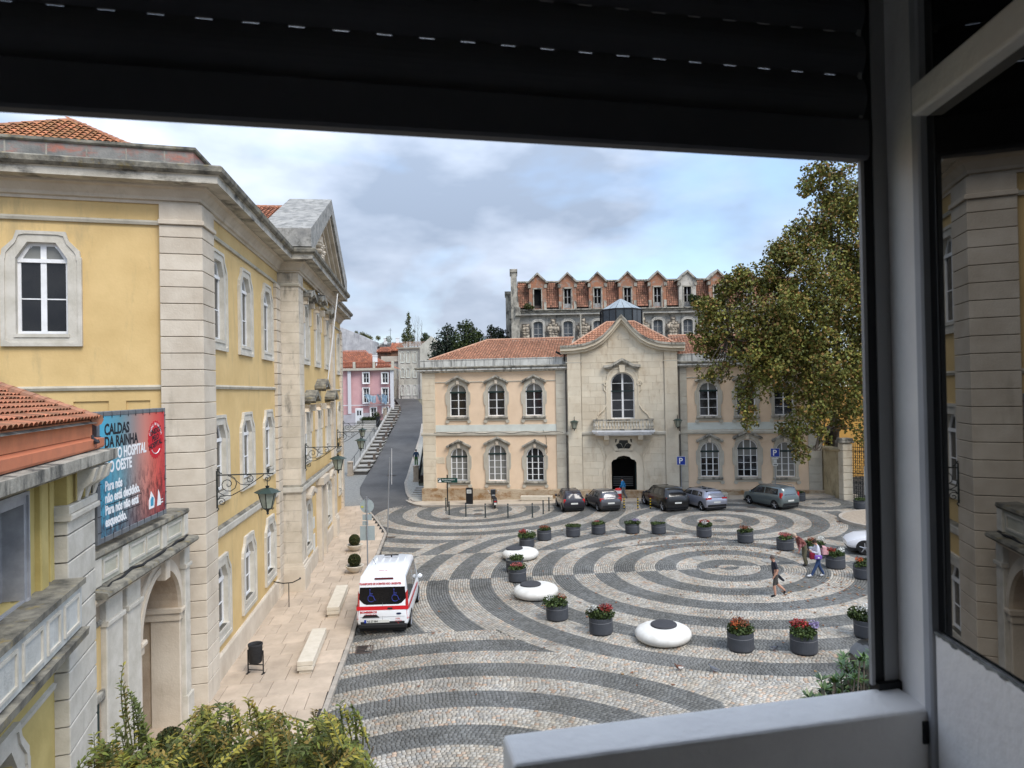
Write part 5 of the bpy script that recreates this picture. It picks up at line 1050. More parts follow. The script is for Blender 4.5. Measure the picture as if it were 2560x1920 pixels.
# terrace steps and bed before the pink house
TS = thing('terrace_steps', 'wide stone steps below the green bed in front of the pink house', 'steps', (0, 0, 0))
for k in range(4): m = M(); m.cbox(-24.0 + k * .4, -19.0, 96.5 + k * .7, 100.5, 2.0, 3.9 + k * .24, .03); obj('step', m, stm, TS)
m = M(); m.cbox(-23.0, -19.6, 100.4, 102.4, 3, 5.1, .05); tag(obj('stone_bed', m, GRCB), 'low rough stone bed holding green plants by the pink house', 'planter')
m = M(); m.cbox(-.25, .25, -.2, .2, 0, 1.3, .03); m.cbox(-.28, .28, -.23, .23, 1.3, 1.4, .03); tag(obj('dark_bin', m, BLKP, None, (-19.0, 96.0, 4.4)), 'black rubbish bin beside the stone pillar near the pink house', 'bin')
# right end: wall, gate, ochre house
GW = thing('garden_wall', 'stained limestone garden wall curving from the peach building to the iron gate', 'wall', (0, 0, 0))
wp = [FB.p(32.1, -.3)[:2], (24.25, 52.4), (24.35, 51.0), (24.55, 50.6)]
sweep([(24.1, 53.3), (24.25, 51.9), (24.45, 50.9)], [(0, .3), (0, 4.15), (.1, 4.2), (.12, 4.35), (-.1, 4.45), (-.35, 4.45), (-.35, .3)], mat('stained_wall', (.46, .38, .24), (.33, .26, .15), sc=.9, bump=.5, grime=(.12, .10, .06), gamt=.7, gth=.5, gsc=(1, 1, .4)), 'wall', GW, True)
for k in range(8): m = M(); m.cbox(-.36, .36, -.36, .36, 0, .52, .03); put('gate_pier_block', m.mesh('gate_pier_block', PSTN), GW, (24.75, 50.75, .5 + k * .54))
m = M(); m.cbox(-.48, .48, -.48, .48, 4.85, 5.0, .04); m.cbox(-.42, .42, -.42, .42, 5.0, 5.2, .04); obj('pier_cap', m, LIMD, GW, (24.75, 50.75, 0))
for k in range(8): m = M(); m.cbox(-.36, .36, -.36, .36, 0, .52, .03); put('gate_pier_block', m.mesh('gate_pier_block', PSTN), GW, (26.4, 48.9, .5 + k * .54))
GT = thing('iron_gate', 'tall black wrought iron gate between two stone piers', 'gate', (25.05, 50.45, .65)); m = M()
L_ = Vector((1.15, -1.35, 0)); 
for k in range(13): p = L_ * (k / 12); m.tube([p, p + Vector((0, 0, 4.1 + .3 * math.sin(k / 12 * math.pi)))], .022, 5)
for z in (.15, .3, 1.3, 2.0, 3.6, 3.9): m.tube([(0, 0, z), tuple(L_ + Vector((0, 0, z)))], .025, 5)
obj('gate_bars', m, IRON, GT)['kind'] = 'stuff'; m = M()
for j in range(9):
    for k in range(6):
        c = L_ * ((k + .5) / 6) + Vector((0, 0, .55 + j * .38)); m.tube([c + (L_.normalized() * math.cos(t) + Vector((0, 0, math.sin(t)))) * .13 for t in np.linspace(0, 6.0, 9)], .018, 4)
obj('gate_scrolls', m, IRON, GT)['kind'] = 'stuff'
BN = thing('gate_banner', 'white printed notice banner hung on the black iron gate', 'banner', (25.85, 49.25, 1.05)); m = M(); m.box(-.33, .33, -.02, 0, 0, 2.1); b_ = obj('panel', m, PLATE, BN, rz=R(-50)); BN.location = (25.78, 49.42, 1.1)
m = M(); [m.box(-.25, .25 - .1 * (k % 2), -.028, -.022, .4 + k * .22, .46 + k * .22) for k in range(3)]; m.box(-.05, .2, -.028, -.022, 1.55, 1.75); m.box(-.28, -.15, -.028, -.022, 1.75, 1.95); obj('printed_lines', m, mat('blue_print', (.08, .12, .30)), BN, rz=R(-50))['kind'] = 'stuff'
OC = thing('ochre_house', 'ochre yellow house wall glimpsed behind the gate and plane tree', 'house', (28, 62, 0)); m = M(); m.box(0, 10, 0, 8, -1, 9); obj('wall', m, mat('ochre_plaster', (.55, .30, .07), (.45, .25, .07), sc=1), OC)
m = M(); m.box(-3.0, -.6, -1, 7, -1, 7.5); obj('stone_wing', m, LIMD, OC); m = M(); m.box(1.5, 2.4, -.05, .05, 2, 4.2); obj('window', m, GLS, OC)
# rounded island of cobbles at right
m = M(); m.lathe([(0.01, .14), (3.4, .14)], (24.2, 42.5, AX * 22.5), 40, cap=False); isl = struct(obj('cobbled_island', m, mat('warm_cobbles', (.40, .33, .25), (.27, .22, .17), sc=8, bump=.9, bsc=18)))
m = M(); m.lathe([(3.4, .13), (3.42, .15), (3.6, .15), (3.62, -.2)], (24.2, 42.5, AX * 22.5), 48, cap=False); obj('kerb_ring', m, MT['kerb_limestone'], isl)

# ================================================================== vegetation
def leafcloud(name, par, blobs, n, size, cols, up=.35, loc=(0, 0, 0), fold=True, shell=.55, gap=.0):
    """leaf sized faces scattered through clumps; blobs: (x,y,z,rx,ry,rz)"""
    B = np.array(blobs, float); vol = (B[:, 3] * B[:, 4] * B[:, 5]) ** .75; idx = RNG.choice(len(B), n, p=vol / vol.sum())
    d = RNG.normal(size=(n, 3)); d /= np.linalg.norm(d, axis=1)[:, None]; r = RNG.random(n) ** shell
    c = B[idx, :3] + d * B[idx, 3:6] * r[:, None]
    ph = RNG.random((1, 3)) * 9
    w = np.sin(c[:, 0] * 2.3 + ph[0, 0]) * np.sin(c[:, 1] * 2.1 + ph[0, 1]) * np.sin(c[:, 2] * 2.5 + ph[0, 2])
    w = w + .6 * np.sin(c[:, 0] * .8 + ph[0, 1]) * np.sin(c[:, 2] * .9 + c[:, 1] * .5) if gap else w
    keep = w > -.38 + gap - RNG.random(n) * .5; c = c[keep]; d = d[keep]; n = len(c)
    nr = RNG.normal(size=(n, 3)) + d * .6 + np.array([0, 0, up]); nr /= np.linalg.norm(nr, axis=1)[:, None]
    a = np.cross(nr, RNG.normal(size=(n, 3))); a /= np.linalg.norm(a, axis=1)[:, None]; b = np.cross(nr, a)
    s = size * RNG.uniform(.6, 1.25, n)[:, None]; bend = nr * s * .22
    P = np.stack([c - a * s * .55, c - a * s * .05 - b * s * .42 + bend, c + a * s * .6, c - a * s * .05 + b * s * .42 + bend], 1)
    V = P.reshape(-1, 3) - np.array(loc); F = np.arange(n * 4).reshape(n, 4)
    cs = np.array(cols); k = (RNG.random(n) ** 1.2 * len(cs)).astype(int).clip(0, len(cs) - 1); C = cs[k] * RNG.uniform(.65, 1.3, (n, 1)); cl = .5 + .5 * np.sin(c[:, 0:1] * 1.3 + c[:, 2:3] * 1.1); C = C * (.85 + .3 * cl)
    return put(name, colmesh(name, V, F, C, LEAF), par)
def branches(name, par, pts, mt=BARK):
    m = M()
    for p, r in pts: m.tube(p, r, 7)
    return obj(name, m, mt, par)
# plane tree
T = thing('plane_tree', 'large plane tree with browning leaves overhanging the right of the peach building', 'tree', (26.2, 55.5, 0))
def at(u, v, Y):   # point seen at photo position (u, v) at depth Y, used only to set out crowns
    x = (u - 1280) / 1700; y = -(v - 960) / 1700; wx_ = x * math.cos(rl) + y * math.sin(rl); wz_ = -x * math.sin(rl) + y * math.cos(rl)
    dy = math.cos(pit) - wz_ * math.sin(pit); dz = math.sin(pit) + wz_ * math.cos(pit); return (wx_ / dy * Y, Y, 9.2 + dz / dy * Y)
bl = []
spec = [(2040, 440, 46, 1.1), (2015, 470, 46, .8), (2090, 440, 46, 2.0), (2130, 520, 47, 2.4), (2060, 560, 46, 2.2), (2010, 600, 46, 1.9), (1960, 640, 46, 1.6), (2110, 640, 47, 2.8), (2030, 680, 45, 2.6), (2150, 760, 47, 3.2), (2060, 780, 45, 3.2), (1970, 760, 45, 2.5), (1900, 790, 45, 2.0), (1850, 720, 46, 1.5), (1900, 700, 46, 1.6), (1810, 720, 46, .95), (1800, 790, 46, 1.5), (1765, 770, 46, 1.0), (1840, 840, 46, 2.0), (1780, 860, 46, 1.5), (1750, 850, 46, .9), (1900, 890, 45, 2.2), (1960, 880, 45, 2.4), (2050, 900, 45, 3.0), (2150, 900, 47, 3.2), (2100, 980, 46, 2.2), (2010, 990, 45, 1.8), (1940, 970, 45, 1.5), (1880, 960, 45, 1.3), (1860, 1010, 45, .9), (1870, 1050, 45, .7), (1800, 930, 46, 1.1), (1760, 920, 46, .75), (1990, 1060, 45, 1.2), (2040, 1060, 45, 1.1), (1995, 1110, 45, .8), (2005, 1140, 45, .55), (2060, 1100, 46, .7), (2130, 1040, 47, 1.6), (2170, 640, 47, 2.6), (2200, 850, 48, 3.4), (2200, 500, 48, 2.4), (1790, 955, 46, .5), (2160, 1090, 48, .9), (2250, 700, 50, 4), (2250, 950, 51, 3.5)]
for u, v, Y, r in spec:
    x, y, z = at(u, v, Y); bl.append((x, y, z, r * .85, r * 1.1, r * .85))
    for k in range(5): a = RNG.normal(size=3); a /= np.linalg.norm(a); rr = r * RNG.uniform(.28, .5); bl.append((x + a[0] * r * .8, y + a[1] * r, z + a[2] * r * .8, rr, rr, rr))
PC_ = [(.17, .165, .032), (.13, .145, .03), (.22, .20, .04), (.10, .12, .03), (.15, .15, .03), (.23, .17, .04), (.23, .13, .04)]
leafcloud('crown', T, bl, 125000, .195, PC_, loc=(26.2, 55.5, 0), gap=.30)
tk = [((0, 0, -1), (-.1, -.2, 3), (-.4, -1, 7), (-.6, -2, 11), (-.9, -3, 16), (-1.2, -4, 21)), ((-.3, -.6, 6), (-2.5, -4, 8.5), (-6, -7.5, 9.5), (-9.5, -9, 11), (-11.5, -9.5, 12.5)), ((-.4, -1, 7.5), (-2, -4, 11), (-5, -7, 14), (-7.5, -8.5, 16.5)), ((-.5, -1.5, 9), (-1.5, -4, 13), (-3, -6.5, 18), (-3.6, -8, 22.5)), ((-.3, -.8, 5), (-2, -5, 6.5), (-4.5, -8, 6.0), (-5.8, -9.5, 4.8)), ((-.6, -2, 11), (1.5, -4, 14), (2.5, -5, 19))]
tr = []
for q, p in enumerate(tk): tr.append((p, [(.42 if q == 0 else .2) * (1 - i / len(p)) + .035 for i in range(len(p))]))
for k in range(80):
    b_ = bl[int(RNG.integers(len(bl)))]; e_ = Vector((b_[0] - 26.2, b_[1] - 55.5, b_[2])); base = min((Vector(q) for p in tk for q in p[2:]), key=lambda q: (q - e_).length)
    mid = base.lerp(e_, .5) + Vector(RNG.normal(size=3) * .35); tr.append(((tuple(base), tuple(mid), tuple(e_)), [.06, .04, .012]))
branches('trunk', T, tr)
def tree(lab, x, y, z0, blobs, n, size, cols, trunk_r=.2, name='tree', cat='tree', group=None):
    t = thing(name, lab, cat, (x, y, z0), group=group); leafcloud('crown', t, blobs, n, size, cols, loc=(x, y, z0))
    top = max(blobs, key=lambda b: b[2]); br = [(((0, 0, -.5), (0, 0, (top[2] - z0) * .4), (top[0] - x, top[1] - y, top[2] - z0)), [trunk_r, trunk_r * .7, trunk_r * .15])]
    for b in blobs[:14]: br.append((((0, 0, (top[2] - z0) * .3), ((b[0] - x) * .6, (b[1] - y) * .6, (b[2] - z0) * .75), (b[0] - x, b[1] - y, b[2] - z0)), [trunk_r * .4, trunk_r * .25, .02]))
    branches('trunk', t, br); return t
DG = [(.035, .055, .018), (.05, .075, .02), (.025, .04, .015), (.07, .09, .02)]; DG2 = [(.02, .032, .02), (.03, .045, .022), (.018, .028, .018)]
def crown(L, Y, k=4):
    o = []
    for u, v, r in L:
        x, y, z = at(u, v, Y); o.append((x, y, z, r, r, r))
        for j in range(k): a = RNG.normal(size=3); a /= np.linalg.norm(a); o.append((x + a[0] * r * .8, y + a[1] * r * .8, z + a[2] * r * .8, r * .4, r * .4, r * .4))
    return o
tree('dark green broad tree behind the left roof end of the peach building', -7.0, 78, 4, crown([(1115, 850, 1.6), (1125, 890, 2.0), (1140, 920, 2), (1105, 900, 1.3), (1095, 870, 1.0), (1090, 895, 1.1), (1120, 825, .8)], 78), 7000, .22, DG2)
tree('tallest green tree with yellowish top left of the derelict building', -4.6, 76, 4, crown([(1163, 825, 1.1), (1165, 850, 1.7), (1180, 880, 2.0), (1155, 895, 1.8), (1190, 860, 1.4), (1205, 885, 1.5), (1168, 812, .7)], 76), 9000, .2, DG)
tree('small dark tree close beside the buttress of the derelict building', -2.0, 82, 4, crown([(1236, 835, 1.1), (1232, 860, 1.3), (1250, 855, 1.2), (1222, 870, 1.1), (1262, 860, 1.0), (1258, 835, .6)], 82), 5000, .2, DG2)
tree('tall thin sparse poplar above the grey house roof', -20.1, 132, 9, [(at(1021 + dx, v, 132)[0], 132, at(1021, v, 132)[2], r, r, r * 1.3) for dx, v, r in ((0, 785, .35), (1, 795, .45), (-2, 806, .5), (2, 818, .6), (-4, 830, .75), (4, 842, .8), (-8, 848, .8), (-12, 838, .5), (10, 850, .6), (14, 828, .3))], 1500, .26, [(.09, .11, .04), (.06, .08, .03), (.13, .14, .06)], .1)
for q, (u, v) in enumerate(((1034, 800), (1042, 790), (1051, 800))):
    x, y, z = at(u, v, 132); t = thing('bare_tree', ('left' if q == 0 else 'middle' if q == 1 else 'right') + ' of three bare thin trees above the grey house', 'tree', (x, 132, 9), group='bare trees above the grey house'); m = M(); h = z - 9; m.tube([(0, 0, 0), (.1, 0, h * .7), (.25, 0, h)], [.08, .05, .015], 5)
    for k in range(10): zz = h * (.55 + .04 * k); s_ = (-1) ** k; m.tube([(.1, 0, zz), (.1 + s_ * .25, 0, zz + .8), (.1 + s_ * .35, 0, zz + 1.6)], [.025, .015, .006], 4)
    obj('branches', m, BARK, t)
tree('small leafy tree right of the bare trees', -17, 130, 9, [(at(u, v, 130)[0], 130, at(u, v, 130)[2], r, r, r) for u, v, r in ((1062, 838, .6), (1068, 846, .7), (1058, 850, .6))], 900, .2, DG)
tree('yellow green shrubs growing on top of the tall grey wall', -28, 126, 15, [(at(u, v, 126)[0], 126, at(u, v, 126)[2], r, r, r) for u, v, r in ((905, 838, .7), (915, 843, .8), (925, 848, .7), (890, 833, .5), (945, 845, .5), (972, 848, .6))], 2600, .16, [(.12, .12, .03), (.08, .09, .03)], .08, 'wall_shrub', 'shrub')
def shrub(name, lab, x, y, z, blobs, n, size, cols, cat='shrub', group=None):
    t = leafcloud(name, None, [(x + b[0], y + b[1], z + b[2], *b[3:]) for b in blobs], n, size, cols, loc=(x, y, z)); t.location = (x, y, z); return tag(t, lab, cat, group)
shrub('bed_plants', 'green shrubs growing in the stone bed by the pink house', -21.2, 101.2, 5.1, [(-.8, 0, .2, .8, .4, .4), (.1, 0, .25, .8, .4, .4), (1.0, 0, .6, .6, .4, .7)], 1600, .14, DG)
shrub('gutter_weed', 'green weed growing in the cornice by the first dormer', 2.0, 79.5, 18.7, [(0, 0, .3, .5, .3, .35), (.5, 0, .15, .3, .2, .2)], 700, .14, [(.07, .09, .03), (.12, .12, .04)])
shrub('dormer_bush', 'green bush growing before the dormer near the plane tree', 21.6, 79.4, 18.8, [(0, 0, .6, .8, .4, .6), (.8, 0, .4, .6, .4, .4), (-.4, 0, .9, .5, .3, .4)], 1600, .15, DG)
shrub('cypress', 'slim dark evergreen behind the garden wall', 26.0, 56.0, 1.5, [(0, 0, 1.5, .55, .5, 1.8), (0, 0, 3.3, .4, .4, 1.2)], 2500, .12, DG2)

# ================================================================== street furniture
def boxwood(x, y, z, lab, r=.33, bowl=.46):
    t = thing('bowl_planter', lab, 'planter', (x, y, z), group='stone bowls with clipped box balls'); m = M(); m.lathe([(.16, 0), (.2, .04), (.36, .16), (bowl, .33), (bowl + .02, .37), (bowl - .05, .37), (bowl - .1, .3)], n=28); obj('bowl', m, BNCH, t, smooth=True)
    m = M(); m.lathe([(.01, .31), (bowl - .08, .31)], n=20, cap=False); obj('soil', m, EARTH, t)
    leafcloud('box_ball', t, [(x, y, z + .33 + r * .9, r, r, r * 1.02)], 5200, .055, [(.035, .05, .014), (.022, .034, .012), (.06, .07, .02), (.09, .07, .025)], loc=(x, y, z), shell=.25)
boxwood(-9.5, 40.4, -.13, 'stone bowl with clipped box ball, farther one behind the ambulance')
boxwood(-8.35, 35.4, -.10, 'stone bowl with clipped box ball, nearer one behind the ambulance')
boxwood(-8.72, 17.1, -.12, 'stone bowl with dark clipped box ball beside the arched doorway', .36, .42)
def bench(x, y, z, rz, L_, lab, w=.52, h=.42):
    t = thing('stone_bench', lab, 'bench', (x, y, z), rz, 'long cream stone benches')
    m = M(); m.box(-L_ / 2 + .06, L_ / 2 - .06, -w / 2 + .05, w / 2 - .05, 0, h * .26); obj('base', m, BNCH, t)
    for k, (a, b_) in enumerate(((.26, .60), (.63, 1.0))):
        m = M(); m.box(-L_ / 2, L_ / 2, -w / 2, w / 2, h * a, h * b_); o = obj('seat' if k else 'middle_slab', m, BNCH, t); bv = o.modifiers.new('b', 'BEVEL'); bv.width = .012
    m = M(); m.box(-L_ / 2 + .02, L_ / 2 - .02, -w / 2 + .02, w / 2 - .02, h * .59, h * .64); obj('joint', m, LIMD, t)
lz = FL.rz
bench(-7.83, 30.0, -.10, lz, 3.3, 'cream stone bench on the pavement directly left of the ambulance')
bench(-7.25, 24.25, -.09, lz, 3.2, 'cream stone bench nearest the window, beside the litter bin')
bench(1.85, 55.6, .14, FB.rz, 2.6, 'cream stone bench against the peach wall left of the dark small car')
bench(15.5, 53.25, .50, FB.rz, 2.3, 'cream stone bench half hidden behind the silver estate car')
# litter bin
t = thing('litter_bin', 'black cylindrical litter bin hung between two posts on the pavement', 'bin', (-8.75, 22.85, -.12)); t.rotation_euler = (0, 0, R(-8))
for s in (-1, 1): m = M(); m.tube([(s * .27, 0, 0), (s * .27, 0, .78)], .022, 8); m.box(s * .27 - .03, s * .27 + .03, -.1, .1, 0, .02); obj('post', m, BLKP, t)
m = M(); m.tube([(-.27, 0, .30), (.27, 0, .30)], .018, 6); m.tube([(-.27, 0, .12), (.27, 0, .12)], .015, 6); obj('crossbar', m, BLKP, t)
m = M(); m.lathe([(.17, .36), (.21, .40), (.225, .92), (.24, .95), (.24, 1.0), (.21, 1.0), (.20, .9), (.17, .5)], n=24); obj('drum', m, mat('ribbed_black', (.02, .02, .022), (.035, .035, .036), sc=9), t, smooth=True)
# handrail at the projecting bay
t = thing('handrail', 'curved black iron handrail on one post beside the first big pilaster', 'railing', (-9.98, 30.0, -.2)); m = M(); m.tube([(-1.5, 1.2, 1.0), (-.9, .7, .98), (-.3, .15, 1.05), (.2, -.1, 1.15), (.55, -.15, 1.32)], .025, 6); obj('rail', m, IRON, t); m = M(); m.tube([(0, 0, 0), (0, 0, 1.08)], .02, 6); obj('post', m, IRON, t); m = M(); m.lathe([(.01, -.05), (.05, 0), (.01, .05)], (.55, -.15, 1.34), 8); obj('knob', m, IRON, t)
# drains and manhole covers
def grate(x, y, lab, w=.42, l=.55, rz=0):
    t = thing('drain_grate', lab, 'drain', (x, y, AX * x + .006), rz); m = M(); A_, B_ = outline_pair([(-w / 2, -l / 2), (w / 2, -l / 2), (w / 2, l / 2), (-w / 2, l / 2)], [(-w / 2 + .05, -l / 2 + .05), (w / 2 - .05, -l / 2 + .05), (w / 2 - .05, l / 2 - .05), (-w / 2 + .05, l / 2 - .05)], (0, 0))
    v = [(*a, .01) for a in A_] + [(*a, .01) for a in B_]; n = len(A_); m.add(v, [(i, (i + 1) % n, n + (i + 1) % n, n + i) for i in range(n)]); obj('frame', m, mat('rust_iron', (.12, .085, .065), (.06, .05, .045), sc=8), t)
    m = M(); m.add([(-w / 2, -l / 2, .002), (w / 2, -l / 2, .002), (w / 2, l / 2, .002), (-w / 2, l / 2, .002)], [(0, 1, 2, 3)]); obj('pit', m, BLKP, t)
    for k in range(5): m = M(); y0 = -l / 2 + .07 + k * (l - .14) / 4.6; m.box(-w / 2 + .04, w / 2 - .04, y0, y0 + .035, .004, .012); obj('bar', m, MT['rust_iron'], t)
grate(-5.55, 24.85, 'square iron drain grate at the kerb behind the ambulance', .62, .8, FL.rz - R(90))
grate(-8.0, 44.3, 'rusty drain grate at the kerb near the thin grey pole', .5, .4); grate(20.6, 42.9, 'rusty drain grate beside the rounded cobbled island', .6, .45, R(-20))
def manhole(x, y, lab, r=.35): m = M(); m.lathe([(.01, .014), (r * .86, .014), (r * .88, .006), (r * .93, .016), (r, .014)], n=28, cap=False); tag(obj('manhole_cover', m, mat('manhole_iron', (.13, .10, .08), (.08, .07, .06), sc=6), None, (x, y, AX * x), smooth=False), lab, 'manhole')
manhole(-5.0, 50.0, 'round rusty manhole cover left, near the bollards'); manhole(-2.7, 51.3, 'round rusty manhole cover nearer the scooter'); manhole(17.2, 49.2, 'round manhole cover between the silver estate and grey minivan', .38); manhole(15.9, 47.9, 'dark manhole cover below the silver estate car', .4)
for x, y, l_ in ((9.7, 35.6, 'left of two pale ringed manholes near the largest circle centre'), (12.9, 34.5, 'right of two pale ringed manholes, behind the walking man')):
    m = M(); m.lathe([(.36, .012), (.40, .016), (.44, .012)], n=32, cap=False); m.lathe([(.01, .010), (.35, .010)], n=24, cap=False); tag(obj('manhole_ring', m, mat('pale_manhole', (.30, .29, .26), (.22, .21, .19), sc=8), None, (x, y, AX * x)), l_, 'manhole')
manhole(-12.2, 66, 'small square drain on the asphalt street', .28) if False else None
m = M(); m.box(-.45, .45, -.3, .3, 0, .012); m.box(-.33, .33, -.2, .2, .012, .016, 1); tag(obj('street_drain', m, [MT['manhole_iron'], BLKP], None, (-12.2, 68.0, surf(0, 68) + .03)), 'square iron drain cover set in the asphalt street', 'drain')
# bollards
for k, (x, y, l_) in enumerate([(-5.34, 53.3, 'leftmost, behind the street name sign post'), (-4.92, 51.5, 'second from left'), (-3.59, 50.5, 'third from left, before the black totem'), (-2.12, 49.8, 'fourth from left'), (-.46, 49.3, 'in the middle, right of the scooter'), (1.3, 49.0, 'third from right'), (2.13, 50.1, 'second from right'), (2.62, 51.3, 'rightmost, near the dark small car')]):
    t = thing('bollard', 'slim dark bollard of the curved row, ' + l_, 'bollard', (x, y, AX * x), group='dark bollards round the scooter bay'); m = M(); m.lathe([(.05, 0), (.05, 1.0), (.045, 1.03), (.0, 1.04)], n=12); obj('post', m, mat('bollard_green', (.035, .045, .045), rough=.5), t); m = M(); m.lathe([(.052, .86), (.052, .92)], n=12, cap=False); obj('band', m, PLINE, t); m = M(); m.lathe([(.09, 0), (.09, .03)], n=12); obj('foot', m, MT['bollard_green'], t)
YP = mat('yellow_band', (.62, .42, .02))
for k, (x, y, l_) in enumerate([(8.18, 50.7, 'left'), (9.16, 50.45, 'middle'), (10.07, 50.35, 'right')]):
    t = thing('striped_post', l_ + ' of three black posts with yellow bands before the entrance', 'bollard', (x, y, AX * x), group='yellow banded posts'); m = M(); m.lathe([(.045, 0), (.045, .85), (.0, .87)], n=10); obj('post', m, BLKP, t)
    for j in range(4): m = M(); m.lathe([(.05, .12 + j * .2), (.05, .2 + j * .2)], n=10, cap=False); obj('yellow_band', m, YP, t)
# black totem, signs, poles
t = thing('info_totem', 'black information totem with a pale notice, against the peach wall', 'totem', (-3.62, 55.3, .0), FB.rz); m = M(); m.cbox(-.27, .27, -.12, .12, .04, 1.35, .02); obj('cabinet', m, BLKP, t); m = M(); m.box(-.3, .3, -.16, .16, 0, .04); obj('base', m, WHT, t); m = M(); m.box(-.19, .19, -.128, -.121, .92, 1.22); obj('notice', m, PLATE, t); m = M(); [m.box(-.14, .14, -.131, -.129, .98 + k * .07, 1.0 + k * .07) for k in range(3)]; obj('printed_lines', m, BLKP, t)['kind'] = 'stuff'
t = thing('direction_sign', 'dark green street direction sign with white lettering on a black post', 'sign', (-5.31, 54.4, -.02), FB.rz); m = M(); m.lathe([(.05, 0), (.05, 2.5), (.07, 2.52), (.0, 2.6)], n=10); obj('post', m, BLKP, t)
m = M(); m.cbox(-.78, .85, -.09, -.05, 1.95, 2.33, .01); pn = obj('panel', m, mat('sign_green', (.008, .05, .04), rough=.4), t); WL = mat('white_lettering', (.8, .8, .8))
text('Bordalo Pinheiro', .155, WL, 'lettering', t, TM(-.42, -.095, 2.15)); text('Casa Museu', .10, WL, 'lettering', t, TM(-.25, -.095, 2.01), sx=1.2)
m = M(); m.prism([(-.72, 2.0), (-.55, 2.22), (-.45, 2.0)], -.097, -.092); m.box(-.74, -.68, -.097, -.092, 2.2, 2.28); m.box(-.6, -.55, -.097, -.092, 2.24, 2.3); obj('pictogram', m, WL, t)['kind'] = 'stuff'
PB_ = mat('parking_blue', (.01, .04, .30), rough=.35)
def psign(x, y, l_, h=3.35, sub=False):
    t = thing('parking_sign', l_, 'sign', (x, y, AX * x), FB.rz + R(4), 'blue parking signs'); m = M(); m.tube([(0, 0, 0), (0, 0, h + .2)], .03, 8); obj('pole', m, GALV, t)
    m = M(); m.cbox(-.33, .33, -.05, -.03, h - .45, h + .22, .01); obj('panel', m, PB_, t); m = M(); A_, B_ = outline_pair([(-.33, h - .45), (.33, h - .45), (.33, h + .22), (-.33, h + .22)], [(-.31, h - .43), (.31, h - .43), (.31, h + .20), (-.31, h + .20)], (0, h - .1)); m.ring(A_, B_, -.053, -.04, -.05); obj('rim', m, WL, t)
    text('P', .62, WL, 'lettering', t, TM(-.19, -.054, h - .33), bold=.012)
    if sub:
        m = M(); m.box(-.24, .24, -.05, -.03, h - .62, h - .52); m.box(-.12, .12, -.05, -.03, h - .88, h - .66); m.box(-.2, .2, -.05, -.03, h - 1.12, h - .92); m.box(-.12, .12, -.055, -.05, h - 1.05, h - 1.0, 1); obj('plate', m, [PLATE, BLKP], t)['kind'] = 'stuff'
psign(13.1, 53.2, 'blue parking sign on a pole behind the silver estate car', 3.25); psign(20.1, 52.3, 'blue parking sign with small plates on its pole behind the grey minivan', 3.65, True)
t = thing('road_sign_back', 'grey backs of a round sign and two plates on one steel pole by the ambulance', 'sign', (-7.62, 35.2, -.1)); m = M(); m.tube([(0, 0, 0), (0, 0, 3.95)], .035, 8); obj('pole', m, GALV, t)
sb = mat('sign_back_grey', (.36, .42, .43), (.31, .37, .38), sc=4, rough=.5, metal=.2)
m = M(); m.tube([(0, .05, 3.45), (0, .07, 3.45)], .36, 30); o = obj('round_sign', m, sb, t); m = M(); m.box(-.04, .04, .02, .05, 3.1, 3.85); m.box(-.1, .1, .02, .05, 3.2, 3.24); m.box(-.1, .1, .02, .05, 3.8, 3.84); obj('bracket', m, GALV, t); m = M(); m.box(-.30, -.18, .03, .048, 3.38, 3.45); obj('sticker', m, mat('yellow_sticker', (.5, .5, .05)), t)
for a, b_, c, d in ((-.24, .24, 2.72, 3.02), (-.25, .05, 2.45, 2.68), (-.38, -.02, 1.68, 2.42), (.02, .38, 1.68, 2.42)): m = M(); m.cbox(a, b_, .05, .065, c, d, .003); obj('plate', m, sb, t)
t = thing('thin_pole', 'tall thin leaning grey pole at the kerb where the street begins', 'pole', (-8.5, 45.6, -.15)); m = M(); m.tube([(0, 0, 0), (.1, 0, 2.5), (.22, 0, 5.0)], [.045, .04, .03], 8); obj('shaft', m, GALV, t); m = M(); m.tube([(.32, 0, 3.2), (.36, 0, 5.6)], .025, 6); obj('inner_rod', m, mat('bright_steel', (.5, .5, .5)), t)
t = thing('traffic_barrel', 'red and white plastic barrel behind the grey small car', 'barrel', (8.2, 53.6, .35)); m = M(); m.lathe([(.28, 0), (.26, .9), (.2, 1.0), (.0, 1.02)], n=16); obj('drum', m, mat('red_plastic', (.5, .03, .03), rough=.4), t, smooth=True); m = M(); m.lathe([(.272, .62), (.268, .85)], n=16, cap=False); obj('white_band', m, WHT, t)
